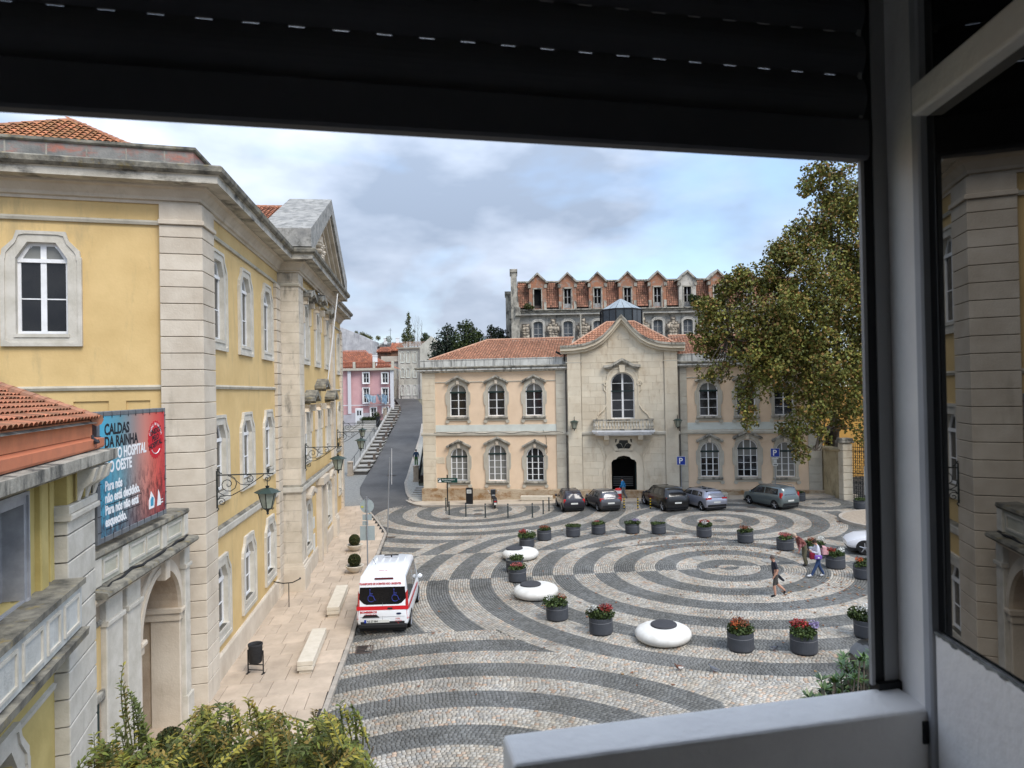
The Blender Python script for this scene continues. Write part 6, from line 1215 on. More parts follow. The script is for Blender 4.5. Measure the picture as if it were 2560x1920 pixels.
# street lamps ---------------------------------------------------------------
def spiral(c, r0, turns, a0, k=1, n=18): return [(c[0] + r0 * (1 - t) * math.cos(a0 + k * t * turns * 6.283), 0, c[1] + r0 * (1 - t) * math.sin(a0 + k * t * turns * 6.283)) for t in np.linspace(0, .93, n)]
def lantern(par, x, z, s=1.0):
    m = M(); m.lathe([(.43, 0), (.40, .02), (.28, .08), (.16, .13), (.03, .15)], (x, 0, z), 6); obj('cap', m, LGREEN, par)
    tp = [(.295 * s * math.cos(R(30 + 60 * k)), .295 * s * math.sin(R(30 + 60 * k))) for k in range(6)]; bt = [(a * .52, b_ * .52) for a, b_ in tp]
    for k in range(6):
        j = (k + 1) % 6; m = M(); m.add([(x + tp[k][0], tp[k][1], z), (x + tp[j][0], tp[j][1], z), (x + bt[j][0], bt[j][1], z - .5), (x + bt[k][0], bt[k][1], z - .5)], [(0, 1, 2, 3)]); obj('glass_pane', m, LGLASS, par)
    m = M()
    for k in range(6): m.tube([(x + tp[k][0], tp[k][1], z), (x + bt[k][0], bt[k][1], z - .5)], .016, 5)
    m.lathe([(.17, -.5), (.15, -.53), (.05, -.58), (.03, -.66), (.045, -.69), (.0, -.73)], (x, 0, z), 6); obj('lantern_frame', m, IRON, par)
    m = M(); 
    for k in range(6): a = R(30 + 60 * k); m.tube([(x + .15 * math.cos(a), .15 * math.sin(a), z - .52), (x + .2 * math.cos(a), .2 * math.sin(a), z - .56), (x + .19 * math.cos(a), .19 * math.sin(a), z - .5)], .01, 4)
    obj('lantern_scrolls', m, IRON, par)['kind'] = 'stuff'
def wall_lamp(loc, rz, lab):
    t = thing('wall_lamp', lab, 'street lamp', loc, rz, 'iron bracket lanterns on the yellow building'); m = M()
    m.tube([(0, 0, -1.05), (0, 0, .14)], .028, 6); m.tube([(0, 0, 0), (1.72, 0, 0)], .022, 6); m.lathe([(.0, -.03), (.04, 0), (.0, .03)], (1.72, 0, 0), 8)
    m.tube([(0, 0, .1), (.07, 0, .2), (.0, 0, .2), (.1, 0, .06), (.16, 0, .05)], .02, 5); m.tube([(0, 0, -1.0), (.05, 0, -1.08), (.0, 0, -1.15)], .018, 5); obj('bracket', m, IRON, t)
    m = M(); m.tube(spiral((.34, -.30), .30, 1.9, 1.4, -1), .014, 5); m.tube(spiral((1.0, -.16), .15, 1.5, 2.2, -1), .013, 5); m.tube(spiral((1.55, -.16), .12, 1.5, 1.6, -1), .013, 5); m.tube(spiral((.14, -.86), .14, 1.6, 2.6, -1), .013, 5)
    m.tube([(.02, 0, -.35), (.06, 0, -.55), (.22, 0, -.66), (.45, 0, -.66), (.8, 0, -.48), (1.1, 0, -.27), (1.45, 0, -.03)], .015, 5); m.tube([(.34, 0, -.01), (.55, 0, -.15), (.72, 0, -.31), (.92, 0, -.34), (1.0, 0, -.31)], .013, 5); m.tube([(.02, 0, -.78), (.1, 0, -.68), (.3, 0, -.66)], .013, 5); obj('scrolls', m, IRON, t)
    m = M(); m.tube([(1.55, 0, -.18), (1.55, 0, -.42)], .014, 6); m.lathe([(.03, 0), (.07, .08), (.05, .09), (.0, .02)], (1.55, 0, -.48), 8); m.lathe([(.02, 0), (.05, .08), (.02, .1)], (1.58, 0, .02), 6)
    for k in range(5): m.tube([(1.58, 0, .08), (1.58 + .07 * (k - 2) / 2, 0, .17 + .02 * (2 - abs(k - 2)))], .009, 4)
    obj('hanger', m, IRON, t); lantern(t, 1.55, -.60); return t
la = wall_lamp(FL.p(.9, .22, 6.66), FL.rz - R(90), 'nearest black scrolled bracket lantern, on the corner quoins right of the banner')
for p, l_ in ((FL.p(12.3, 1.08, 6.6), 'second black bracket lantern, on the large pilaster past three windows'), (FL.p(24.9, 1.08, 6.6), 'third black bracket lantern, on the far pilaster of the yellow building'), (FL.p(36.3, .2, 6.7), 'farthest black bracket lantern, against the cobbled slope')):
    c = dup(la, p, label=l_)
def flank(loc, lab):
    t = thing('wall_lantern', lab, 'street lamp', loc, FB.rz - R(90), 'lanterns flanking the stone balcony'); m = M(); m.tube([(0, 0, -.6), (0, 0, .85)], .03, 6); m.tube([(0, 0, .5), (.6, 0, .5)], .022, 6); m.tube(spiral((.25, .25), .2, 1.5, 1.2, -1), .015, 5); m.tube([(0, 0, -.2), (.3, 0, .1), (.6, 0, .48)], .015, 5); m.tube([(.6, 0, .5), (.6, 0, .1)], .015, 5); obj('bracket', m, IRON, t); lantern(t, .6, .1, 1.0); return t
flank(FB.p(12.95, CO + .12, 6.45), 'green iron wall lantern left of the stone balcony'); flank(FB.p(21.1, CO + .12, 6.5), 'green iron wall lantern right of the stone balcony')
# banner on the terrace --------------------------------------------------------
BQ = Fac(FL.p(-6.5, -.12)[:2], FL.d); bw, bh, bz = 3.88, 2.82, 6.08
BA = thing('hospital_banner', 'large blue to red printed protest banner standing on the arch wall', 'banner', (BQ.O[0], BQ.O[1], bz), BQ.rz)
bm = bpy.data.materials.new('banner_print'); bm.use_nodes = True; t_ = bm.node_tree; nn = t_.nodes.new; L = t_.links.new; bs = t_.nodes['Principled BSDF']; bs.inputs['Roughness'].default_value = .6
tcb = nn('ShaderNodeTexCoord'); sp_ = nn('ShaderNodeSeparateXYZ'); L(tcb.outputs['Object'], sp_.inputs[0]); mr = nn('ShaderNodeMapRange'); mr.inputs[2].default_value = bw; L(sp_.outputs[0], mr.inputs[0])
cr = nn('ShaderNodeValToRGB'); el_ = cr.color_ramp.elements; el_[0].color = (.05, .42, .62, 1); el_[1].color = (.62, .05, .05, 1); el_[1].position = .95
for p_, c_ in ((.3, (.13, .30, .36)), (.5, (.33, .24, .22)), (.66, (.60, .22, .17)), (.82, (.66, .11, .08))): q_ = el_.new(p_); q_.color = (*c_, 1)
L(mr.outputs[0], cr.inputs[0]); no = nn('ShaderNodeTexNoise'); no.inputs['Scale'].default_value = 5.5; no.inputs['Detail'].default_value = 9; no.inputs['Roughness'].default_value = .75; mpb = nn('ShaderNodeMapping'); mpb.inputs['Scale'].default_value = (1.6, 1, .75); L(tcb.outputs['Object'], mpb.inputs[0]); L(mpb.outputs[0], no.inputs[0])
r2 = nn('ShaderNodeValToRGB'); r2.color_ramp.elements[0].position = .42; r2.color_ramp.elements[1].position = .56; r2.color_ramp.elements[0].color = (.25, .2, .22, 1); L(no.outputs[0], r2.inputs[0])
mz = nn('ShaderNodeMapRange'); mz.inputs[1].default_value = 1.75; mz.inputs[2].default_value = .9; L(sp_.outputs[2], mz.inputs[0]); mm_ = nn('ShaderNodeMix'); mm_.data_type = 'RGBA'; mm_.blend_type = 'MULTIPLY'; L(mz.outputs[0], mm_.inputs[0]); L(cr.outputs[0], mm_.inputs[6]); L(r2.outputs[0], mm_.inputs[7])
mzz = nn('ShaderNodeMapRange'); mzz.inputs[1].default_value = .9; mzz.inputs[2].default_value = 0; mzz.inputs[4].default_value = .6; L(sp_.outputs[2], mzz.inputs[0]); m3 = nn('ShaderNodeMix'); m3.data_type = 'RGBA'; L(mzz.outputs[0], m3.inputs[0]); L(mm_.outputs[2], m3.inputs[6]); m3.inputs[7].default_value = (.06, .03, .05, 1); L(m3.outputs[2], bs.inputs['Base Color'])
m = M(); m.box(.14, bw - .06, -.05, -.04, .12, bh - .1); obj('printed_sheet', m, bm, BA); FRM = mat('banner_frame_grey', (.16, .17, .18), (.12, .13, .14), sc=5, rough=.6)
for a, b_, c, d in ((0, .14, 0, bh), (bw - .06, bw, 0, bh), (.14, bw - .06, 0, .12), (.14, bw - .06, bh - .1, bh)): m = M(); m.cbox(a, b_, -.06, .14, c, d, .01); obj('frame_bar', m, FRM, BA)
m = M()
for k in range(9): x = .3 + k * .42; m.tube([(x, -.055, .0), (x, -.063, .14)], .008, 4); m.tube([(x, -.055, bh), (x, -.063, bh - .14)], .008, 4)
for k in range(8): z = .25 + k * .34; m.tube([(0, -.064, z), (.17, -.064, z)], .008, 4); m.tube([(bw + .01, -.064, z), (bw - .1, -.064, z)], .008, 4)
obj('lashings', m, BLKP, BA)['kind'] = 'stuff'
DT = mat('black_print', (.015, .015, .02)); zt_ = bh
rows = (('CALDAS', 2.31, .34, DT, 1.0), ('DA RAINHA', 2.03, .34, DT, .95), ('NOVO HOSPITAL', 1.76, .34, WL, .84), ('DO OESTE', 1.48, .34, WL, .86), ('Para nós', 1.10, .29, WL, .85), ('não está decidido.', .84, .29, WL, .86), ('Para nós não está', .58, .29, WL, .84), ('esquecido.', .32, .29, WL, .86))
for s_, z, sz, mt_, q_ in rows: text(s_, sz, mt_, 'lettering', BA, TM(.36, -.052, z), bold=.011, sx=q_)
m = M()
for x0_, x1_, z in ((.38, 2.3, .77), (1.3, 2.2, .51), (.38, 1.5, .25)): m.box(x0_, x1_, -.054, -.051, z, z + .018)
obj('underline', m, DT, BA)['kind'] = 'stuff'
bc = (3.2, 2.02); m = M(); m.prism([(bc[0] + (.46 if k % 2 else .50) * math.cos(k * math.pi / 24), bc[1] + (.46 if k % 2 else .50) * math.sin(k * math.pi / 24)) for k in range(48)], -.055, -.051); obj('red_seal', m, mat('seal_red', (.55, .02, .03)), BA)
for i_, s_ in enumerate(('UNIDOS', 'PELO', 'HOSPITAL')): text(s_, .19, DT, 'lettering', BA, TM(bc[0], -.057, bc[1] + .16 - i_ * .17) @ Matrix.Rotation(R(9), 4, 'Z'), bold=.006, align='CENTER')
for i_, ch in enumerate('CALDAS DA RAINHA'):
    a = math.pi * (.88 - .76 * i_ / 15); text(ch, .10, WL, 'lettering', BA, TM(bc[0] + .37 * math.cos(a), -.057, bc[1] + .37 * math.sin(a)) @ Matrix.Rotation(a - math.pi / 2, 4, 'Z'), align='CENTER') if ch != ' ' else None
m = M(); m.tube([(bc[0] + .36 * math.cos(a), -.056, bc[1] + .36 * math.sin(a)) for a in np.linspace(3.9, 5.5, 9)], .012, 4); obj('seal_line', m, WL, BA)
m = M(); m.prism([(2.72, .3), (3.05, .3), (3.1, .5), (3.0, .62), (2.86, .74), (2.8, .6), (2.72, .52)], -.055, -.051); m.prism([(3.25, .3), (3.5, .3), (3.5, .42), (3.42, .62), (3.34, .72), (3.3, .5)], -.055, -.051); m.box(3.5, 3.65, -.055, -.051, .34, .37); m.box(3.5, 3.65, -.055, -.051, .42, .44); obj('white_emblem', m, WL, BA)['kind'] = 'stuff'
m = M(); m.prism([(2.82, .36), (3.0, .36), (3.02, .55), (2.9, .6), (2.82, .52)], -.058, -.056); obj('emblem_blue', m, mat('emblem_blue', (.05, .3, .45)), BA)
# ================================================================== flower planters and round seats
FL_COL = {'red': [(.28, .018, .018), (.20, .015, .02), (.34, .04, .025)], 'orange': [(.5, .12, .03), (.42, .06, .02)], 'white': [(.7, .7, .66), (.6, .6, .55)], 'pink': [(.34, .09, .08), (.26, .06, .06)], 'violet': [(.22, .17, .34), (.3, .25, .38)], 'rust': [(.28, .09, .04), (.22, .06, .03)]}
pl0 = None
GRNL = [(.045, .07, .018), (.07, .10, .025), (.03, .05, .015)]
def planter(x, y, lab, fl, h=.3, w=.42, k=1.0):
    global pl0
    z = AX * x
    if pl0 is None:
        t = thing('flower_planter', lab, 'planter', (x, y, z), group='round dark flower planters ringing the square'); pl0 = t
        m = M(); m.lathe([(.40, .0), (.40, .05)], n=30); obj('foot', m, BLKP, t, smooth=False)
        m = M(); m.lathe([(.425, .04), (.44, .08), (.44, .455), (.43, .46), (.43, .475), (.44, .48), (.44, .62), (.405, .62), (.40, .5)], n=36, cap=False); obj('tub', m, PGR, t)
        m = M(); m.lathe([(.436, .458), (.436, .477)], n=36, cap=False); obj('groove', m, PLINE, t)
        m = M(); m.lathe([(.01, .56), (.41, .56)], n=20, cap=False); obj('soil', m, EARTH, t); base = kids(t)
        pl0['n'] = 1; planter.base = base
    else: t = dup(pl0, (x, y, z), label=lab, sub=planter.base)
    t.rotation_euler = (0, -math.atan(AX), random.uniform(0, 6))
    t.rotation_euler[2] = 0
    g_ = [(x + RNG.uniform(-.2, .2), y + RNG.uniform(-.2, .2), z + .62 + h * .25, w * .75, w * .75, h * .5) for _ in range(4)]
    leafcloud('foliage', t, g_, int(1000 * k), .085, GRNL, loc=(x, y, z), shell=.45)
    for c_, dx, dy, r, n in fl:
        leafcloud('blossom', t, [(x + dx, y + dy, z + .66 + h * .62, r, r, h * .35)], n, .06, FL_COL[c_], loc=(x, y, z), up=1.2, shell=.4)
PLN_ = [(.71, 39.9, 'with bright red and white flowers, behind the farthest round seat', [('red', -.15, 0, .3, 260), ('white', .12, -.15, .18, 80)], .42),
 (1.81, 41.6, 'with low rust coloured flowers, far left of the back row', [('rust', 0, 0, .34, 200)], .22), (3.63, 42.25, 'with short green growth only, between rust flowers and sparse pink', [], .16), (5.26, 42.7, 'with sparse pink buds, third from left of the back row', [('pink', -.1, 0, .2, 50)], .18),
 (7.33, 42.4, 'with a clump of violet flowers leaning right', [('violet', .2, 0, .26, 160)], .24), (8.88, 42.0, 'nearly bare, one thin tuft on its right', [], .10), (11.28, 40.55, 'with red and white flowers, before the small ring centre', [('red', .05, .05, .32, 280), ('white', 0, -.2, .2, 110)], .36),
 (13.1, 38.7, 'with small rust blossoms over wide green leaves', [('rust', 0, 0, .34, 170), ('white', .25, -.1, .1, 25)], .28), (14.54, 36.65, 'with coral flowers, left of the stooping person', [('pink', 0, 0, .36, 260)], .26), (15.4, 34.85, 'with dark foliage and a few white blooms, behind the backpack wearer', [('rust', -.2, 0, .25, 110), ('white', .28, 0, .16, 60)], .42),
 (15.39, 32.75, 'with rust red flowers and large white blooms at right', [('red', -.2, 0, .26, 170), ('white', .28, -.05, .2, 110)], .34), (15.8, 30.9, 'with orange touched foliage, at the right end beside the window frame', [('orange', -.25, -.1, .2, 90)], .36),
 (21.34, 50.95, 'with thin weeds, beside the grey minivan tail', [], .14), (23.85, 46.9, 'with low dark leaves, before the gate pier', [], .16),
 (-.02, 34.7, 'with pale violet flowers, hiding the farthest round seat', [('violet', -.15, 0, .28, 110)], .3), (.10, 32.9, 'with pink red flowers, between the two farther round seats', [('pink', 0, 0, .34, 240)], .22),
 (1.65, 27.25, 'with green foliage and tiny white flowers, below the middle seat', [('white', -.25, -.1, .18, 60), ('rust', .2, 0, .2, 60)], .36), (3.17, 25.5, 'with white flowers left and red flowers right', [('white', -.3, 0, .2, 150), ('red', .2, 0, .28, 280)], .42),
 (7.67, 23.35, 'with rusty red and orange flowers, right of the nearest seat', [('rust', 0, 0, .36, 260), ('orange', -.2, -.15, .16, 80)], .42), (9.64, 22.9, 'with crimson and violet flowers, nearest the window', [('red', -.1, 0, .34, 320), ('violet', .3, -.15, .18, 110)], .46), (12.35, 24.0, 'with white blossom, behind the black parked car', [('white', 0, 0, .34, 260)], .5)]
for x, y, l_, fl, h in PLN_: planter(x, y, 'dark planter ' + l_, fl, h, .54 if h > .3 else .46, 1.7 if h > .3 else .8)
def seat(x, y, lab, cx_, cy_):
    t = thing('round_seat', lab, 'seat', (x, y, AX * x), group='white pebble shaped seats'); t.rotation_euler = (0, -math.atan(AX), 0)
    m = M(); pr_ = [(.62, .0), (.80, .03), (.93, .10), (1.0, .22), (.99, .31), (.92, .40), (.80, .465), (.62, .50), (.40, .50), (.2, .49), (.0, .488)]; m.lathe(pr_, n=48, cap=False); obj('body', m, SEATW, t, smooth=True)
    m = M(); m.lathe([(.44, .46), (.465, .49), (.47, .53), (.45, .555), (.40, .565), (.0, .57)], (cx_, cy_, 0), 36, cap=False); obj('cushion', m, CUSH, t, smooth=True)
    m = M(); m.lathe([(.60, 0), (.66, .02)], n=30); obj('foot', m, BLKP, t)
seat(5.27, 24.5, 'white round seat with centred dark cushion, nearest of the three', .06, .12); seat(.90, 30.35, 'white round seat with dark cushion set left, middle of the three', -.22, .10); seat(.30, 37.3, 'white round seat with dark cushion at its left edge, farthest and half hidden', -.32, .2)
# fallen leaves and pigeons
V = []; 
def litter(cxs, n):
    out = []
    for (x, y, sx_, sy_) in cxs:
        out.append(np.stack([RNG.normal(x, sx_, n), RNG.normal(y, sy_, n)], 1))
    return np.concatenate(out)
pts = litter([(9.5, 38.3, 2.8, .8), (13.5, 36.5, 1.6, 1.0), (18.8, 42.5, 1.8, 1.6), (15, 44, 2.6, 2.2), (13.5, 29, 1.2, 1.5), (-8.9, 44.0, .25, .8), (8, 41, 2, 1.0)], 85); pts = np.concatenate([pts, np.stack([RNG.uniform(-5, 18, 160), RNG.uniform(20, 50, 160)], 1)])
n = len(pts); z = AX * pts[:, 0] + .022; C0 = np.stack([pts[:, 0], pts[:, 1], z], 1); an_ = RNG.uniform(0, 6.28, n); s_ = RNG.uniform(.05, .10, n)
P4 = np.stack([C0 + np.stack([np.cos(an_ + a) * s_ * k, np.sin(an_ + a) * s_ * k, np.full(n, hh)], 1) for a, k, hh in ((0, 1, .01), (1.57, .6, 0), (3.14, 1, .02), (4.71, .6, 0))], 1)
struct(tag(put('fallen_leaves', colmesh('fallen_leaves', P4.reshape(-1, 3), np.arange(n * 4).reshape(n, 4), np.array([(.26, .11, .05), (.20, .085, .04), (.32, .19, .08)])[RNG.integers(0, 3, n)] * RNG.uniform(.7, 1.2, (n, 1)), LEAF)), 'brown fallen leaves scattered over the patterned square', 'leaves'), 'stuff')
def pigeon(x, y, z, rz, lab, body=(.12, .13, .15), wing=(.2, .21, .23)):
    t = thing('pigeon', lab, 'pigeon', (x, y, z), rz, 'pigeons about the square'); m = M(); n = 10; V_ = []
    st = [(-.20, .10, .012, .006), (-.12, .115, .035, .018), (-.05, .12, .058, .05), (.03, .125, .062, .062), (.09, .145, .045, .055), (.115, .19, .026, .028), (.13, .225, .026, .026), (.155, .235, .018, .016), (.185, .228, .004, .004)]
    for x_, z_, ry, rz_ in st:
        for k in range(n): a = 2 * math.pi * k / n; V_.append((x_, ry * math.cos(a), z_ + rz_ * math.sin(a)))
    F_ = [(i * n + k, i * n + (k + 1) % n, (i + 1) * n + (k + 1) % n, (i + 1) * n + k) for i in range(len(st) - 1) for k in range(n)]; m.add(V_, F_ + [tuple(range(n))]); obj('body', m, mat('pigeon_' + str(int(body[0] * 1000)), body, tuple(v * .7 for v in body), sc=20, rough=.6), t, smooth=True)
    for s in (-1, 1):
        m = M(); m.add([(.07, s * .055, .15), (.0, s * .07, .16), (-.13, s * .045, .125), (-.17, s * .03, .105), (-.08, s * .066, .09), (.04, s * .066, .10)], [(0, 1, 2, 3, 4, 5)]); obj('wing', m, mat('pigeonw_' + str(int(wing[0] * 1000)), wing), t)
        m = M(); m.tube([(0, s * .025, .07), (.0, s * .025, .0), (.03, s * .025, .0)], .005, 5); obj('leg', m, mat('pigeon_leg', (.35, .08, .06)), t)
pigeon(5.18, 21.85, .14, R(200), 'brown and white pigeon walking on the light cobbles', (.16, .07, .045), (.62, .60, .57)); pigeon(6.22, 21.6, .16, R(150), 'dark grey pigeon beside the brown and white one'); pigeon(8.7, 23.05, .23, R(-60), 'grey pigeon between the two nearest flower planters', (.10, .11, .13), (.24, .25, .27)); pigeon(*FP.p(-.55, .4, 8.2), R(140), 'dark pigeon perched on the cornice below the orange gutter', (.03, .035, .045), (.05, .055, .065))

# ================================================================== vehicles
def vehicle(name, lab, loc, rz, st, W_, pm, wheels, wr, side_panes, rear, front, tails, plate_z, extra=None, roofm=None, cat='car'):
    """st: stations rear->front (x, zlow, zbelt, zroof, wbelt, wroof); panes built proud of the shell"""
    t = thing(name, lab, cat, loc, rz)
    def sec(s_):
        x, zl, zb, zr, wb, wr_ = s_; hb = zb - zl
        return [(wb * .86, zl), (wb * .97, zl + hb * .18), (wb * 1.0, zl + hb * .45), (wb * 1.0, zl + hb * .72), (wb * .965, zb), (wb * .955, zb + .02), (wr_, max(zb + .03, zr - .09)), (wr_ * .93, max(zb + .035, zr - .03)), (wr_ * .6, max(zb + .04, zr)), (0, max(zb + .045, zr + .012))]
    m = M(); V_ = []; n = 19
    for s_ in st:
        h = sec(s_); V_ += [(s_[0], y, z) for y, z in h] + [(s_[0], -y, z) for y, z in h[:-1][::-1]]
    F_ = [(i * n + k, (i + 1) * n + k, (i + 1) * n + k + 1, i * n + k + 1) for i in range(len(st) - 1) for k in range(n - 1)]
    F_ += [(i * n + n - 1, (i + 1) * n + n - 1, (i + 1) * n, i * n) for i in range(len(st) - 1)]
    m.add(V_, F_ + [tuple(range(n)), tuple(range((len(st) - 1) * n, len(st) * n))[::-1]]); me = m.mesh('body', pm); b = bmesh.new(); b.from_mesh(me); bmesh.ops.recalc_face_normals(b, faces=b.faces); b.to_mesh(me); b.free()
    me.polygons.foreach_set('use_smooth', [True] * len(me.polygons)); bo = put('body', me, t); es = bo.modifiers.new('e', 'EDGE_SPLIT'); es.split_angle = R(38)
    X = [s_[0] for s_ in st]
    def I(x, c): return float(np.interp(x, X, [s_[c] for s_ in st]))
    def sp(x, f, sd):   # point on the side glass band, f 0..1 from belt to roof edge
        zb, zr, wb, w2 = I(x, 2), I(x, 3), I(x, 4) * .955, I(x, 5); z = zb + .02 + (zr - .09 - zb - .02) * f; y = wb + (w2 - wb) * f; return (x, sd * (y + .008), z)
    for sd in (-1, 1):
        for (x0, x1, xt0, xt1) in side_panes:
            m = M(); k = 5; lo = [sp(x0 + (x1 - x0) * i / k, .07, sd) for i in range(k + 1)]; hi = [sp(xt0 + (xt1 - xt0) * i / k, .90, sd) for i in range(k + 1)]
            m.add(lo + hi, [(i, i + 1, k + 2 + i, k + 1 + i) for i in range(k)]); obj('side_window', m, CGLS, t)
    def cross(xa, xb, fa, fb, nm, mt=CGLS, zo=0, dx=0):
        m = M(); k = 6; a = []; b_ = []
        za, zb_ = I(xa, 3) if I(xa, 3) > I(xa, 2) + .03 else I(xa, 2) + .045, I(xb, 3)
        wa, wb2 = (I(xa, 4) if I(xa, 3) <= I(xa, 2) + .05 else I(xa, 5)) * fa, I(xb, 5) * fb
        for i in range(k + 1): u = i / k * 2 - 1; a.append((xa + dx, u * wa, za + .012)); b_.append((xb + dx, u * wb2, zb_ + .012 - .0))
        m.add(a + b_, [(i, i + 1, k + 2 + i, k + 1 + i) for i in range(k)]); return obj(nm, m, mt, t)
    if rear: cross(rear[0], rear[1], rear[2], rear[3], 'rear_window', dx=-.012)
    if front: cross(front[0], front[1], front[2], front[3], 'windscreen', dx=.012)
    for x in wheels:
        for sd in (-1, 1):
            y = sd * (W_ / 2 - .10); wb = I(x, 4)
            m = M(); m.prism([(x + (wr + .055) * math.cos(a), wr + (wr + .055) * math.sin(a)) for a in np.linspace(-.25, math.pi + .25, 16)], sd * (wb - .12), sd * (wb + .006)); obj('wheel_arch', m, BLKP, t)
            m = M(); pr_ = [(wr - .1, -.10), (wr - .02, -.10), (wr, -.07), (wr, .07), (wr - .02, .10), (wr - .1, .10)]; m.lathe(pr_, n=22); m.v = [(a, c, b2) for a, b2, c in m.v]; wo = obj('wheel', m, TYRE, t, (x, y, wr)); wo['_'] = 0; del wo['_']
            m = M(); k = 5; rr_2 = wr - .085; m.lathe([(rr_2, .085), (rr_2 - .025, .10), (rr_2 - .04, .085)], n=20, cap=False)
            for j in range(k): a = j * 2 * math.pi / k + .3; m.tube([(0, 0, .095), (rr_2 * math.cos(a), rr_2 * math.sin(a), .088)], [.045, .03], 5)
            m.lathe([(.01, .11), (.06, .108), (.065, .09)], n=10); m.v = [(a, c * sd, b2) for a, b2, c in m.v]; obj('rim', m, RIM, wo)
    x0 = st[0][0]
    for sd in (-1, 1):
        for (ya, yb, za, zb2, xd) in tails: m = M(); m.cbox(0, 1, 0, 1, 0, 1, .001); m = M(); ys2 = sorted((sd * ya, sd * yb)); m.box(x0 + xd - .02, x0 + xd + .16, ys2[0], ys2[1], za, zb2); o = obj('tail_light', m, TAIL, t); bv = o.modifiers.new('b', 'BEVEL'); bv.width = .03; bv.segments = 2
    m = M(); m.box(x0 - .015, x0 + .03, -.26, .26, plate_z, plate_z + .11); obj('number_plate', m, PLATE, t)
    for sd in (-1, 1):
        xm = front[0] - .28 if front else 1; m = M(); yy_ = I(xm, 4) * .955; m.lathe([(.02, -.1), (.09, -.05), (.1, .03), (.03, .1)], (xm, sd * (yy_ + .12), I(xm, 2) + .06), 8, sx=.6, sy=1.1); obj('mirror', m, pm, t, smooth=True)
    m = M(); m.box(x0 - .012, x0 + .1, -W_ / 2 + .16, W_ / 2 - .16, st[0][1] - .04, st[0][1] + .12); m.box(x0 + .1, -x0 - .1, -W_ / 2 + .12, W_ / 2 - .12, .16, .3); obj('underbody', m, BLKP, t)
    if extra: extra(t, I)
    return t
def place(bl_, br_, fl_):     # rear left/right and front left wheel points -> heading
    return math.atan2(fl_[1] - bl_[1], fl_[0] - bl_[0])
def hatch(L_, W_, H_, hood=.9, tail=0.25, rake=.62, zb=.95):
    h = L_ / 2; w = W_ / 2
    return [(-h, .38, .72, .72, w * .86, w * .7), (-h + .05, .30, zb - .05, zb - .02, w * .94, w * .74), (-h + .05 + tail * .5, .24, zb + .02, H_ * .86, w * .985, w * .70), (-h + .1 + tail * 1.4, .22, zb + .01, H_ - .03, w, w * .74), (-h + 1.4, .22, zb, H_, w, w * .77), (-h + 2.0, .22, zb - .02, H_ - .02, w, w * .76), (h - hood - rake - .1, .22, zb - .04, H_ - .08, w, w * .74), (h - hood - .05, .22, zb - .05, zb - .02, w * .99, w * .72), (h - hood * .5, .24, zb - .13, zb - .1, w * .97, w * .7), (h - .15, .28, zb - .30, zb - .28, w * .88, w * .6), (h, .36, zb - .42, zb - .40, w * .74, w * .5)]
def add_spoiler(t, I): pass
def mk(name, lab, p, rz, L_, W_, H_, pm, tails, wr=.31, **k):
    st = hatch(L_, W_, H_, **k); h = L_ / 2; hood = k.get('hood', .9); rake = k.get('rake', .62); tail = k.get('tail', .25)
    b0 = -h + .1 + tail * 1.5; f1 = h - hood - .25; mid = (b0 + f1) / 2 + .05
    panes = [(b0 + .12, mid - .06, b0 + .22, mid - .06), (mid + .04, f1 - .05, mid + .04, f1 - rake * .82)]
    if L_ > 4.1: panes = [(b0 + .05, b0 + .5, b0 + .2, b0 + .55)] + [(b0 + .6, mid + .10, b0 + .65, mid + .10), (mid + .18, f1 - .05, mid + .18, f1 - rake * .82)]
    zrear = -h + .05
    return vehicle(name, lab, (p[0], p[1], AX * p[0] + .0), rz, st, W_, pm, (-h + .72, h - .78), wr, panes, (st[1][0] + .01, st[3][0] - .03, .82, .9), (h - hood - .07, h - hood - rake - .12, .86, .9), tails, k.get('pz', .62) if False else .60)
def ctr(rl2, rr2, hd, L_, off=.72):   # centre of car from its two rear wheels
    mx_, my_ = (rl2[0] + rr2[0]) / 2, (rl2[1] + rr2[1]) / 2; d = L_ / 2 - off; return (mx_ + math.cos(hd) * d, my_ + math.sin(hd) * d)
hd = R(97); p = ctr((3.64, 50.86), (5.08, 50.7), hd, 3.72)
mk('small_car', 'dark aubergine rounded small hatchback, leftmost of the parked cars', (p[0], p[1] + .15), hd, 3.72, 1.66, 1.54, paint('aubergine_paint', (.018, .014, .022)), [(.62, .80, .70, .98, .05)], tail=.35, rake=.7)
hd = R(104); p = ctr((6.24, 50.33), (7.6, 50.25), hd, 3.8)
mk('grey_hatchback', 'dark grey metallic hatchback with red corner lamps, left of the entrance', (p[0], p[1] + .15), hd, 3.8, 1.67, 1.50, paint('grey_paint', (.10, .10, .11), .5), [(.52, .82, .80, 1.02, .08)], tail=.22)
hd = R(103); p = ctr((10.76, 49.46), (12.37, 49.06), hd, 4.68)
mk('black_suv', 'glossy black coupe like suv, right of the entrance', (p[0], p[1] + .1), hd, 4.68, 1.90, 1.67, paint('black_paint', (.006, .006, .007)), [(.40, .88, .95, 1.06, .07)], .36, zb=1.08, tail=.5, hood=1.15)
hd = R(106); p = ctr((13.47, 49.04), (14.92, 48.68), hd, 4.5)
c_ = mk('silver_estate', 'silver estate car with roof rails and red lamps, under the parking sign', (p[0], p[1] + .1), hd, 4.5, 1.80, 1.45, paint('silver_paint', (.36, .37, .43), .5), [(.40, .84, .84, .98, .05)], .32, tail=.32, hood=1.05)
m = M(); [m.box(-1.2 + k * .5, -.8 + k * .5, -.35, .35, 1.462, 1.468) for k in range(3)]; obj('roof_panel', m, CGLS, c_)['kind'] = 'stuff'
hd = R(112); p = ctr((18.44, 48.36), (19.75, 48.03), hd, 4.1)
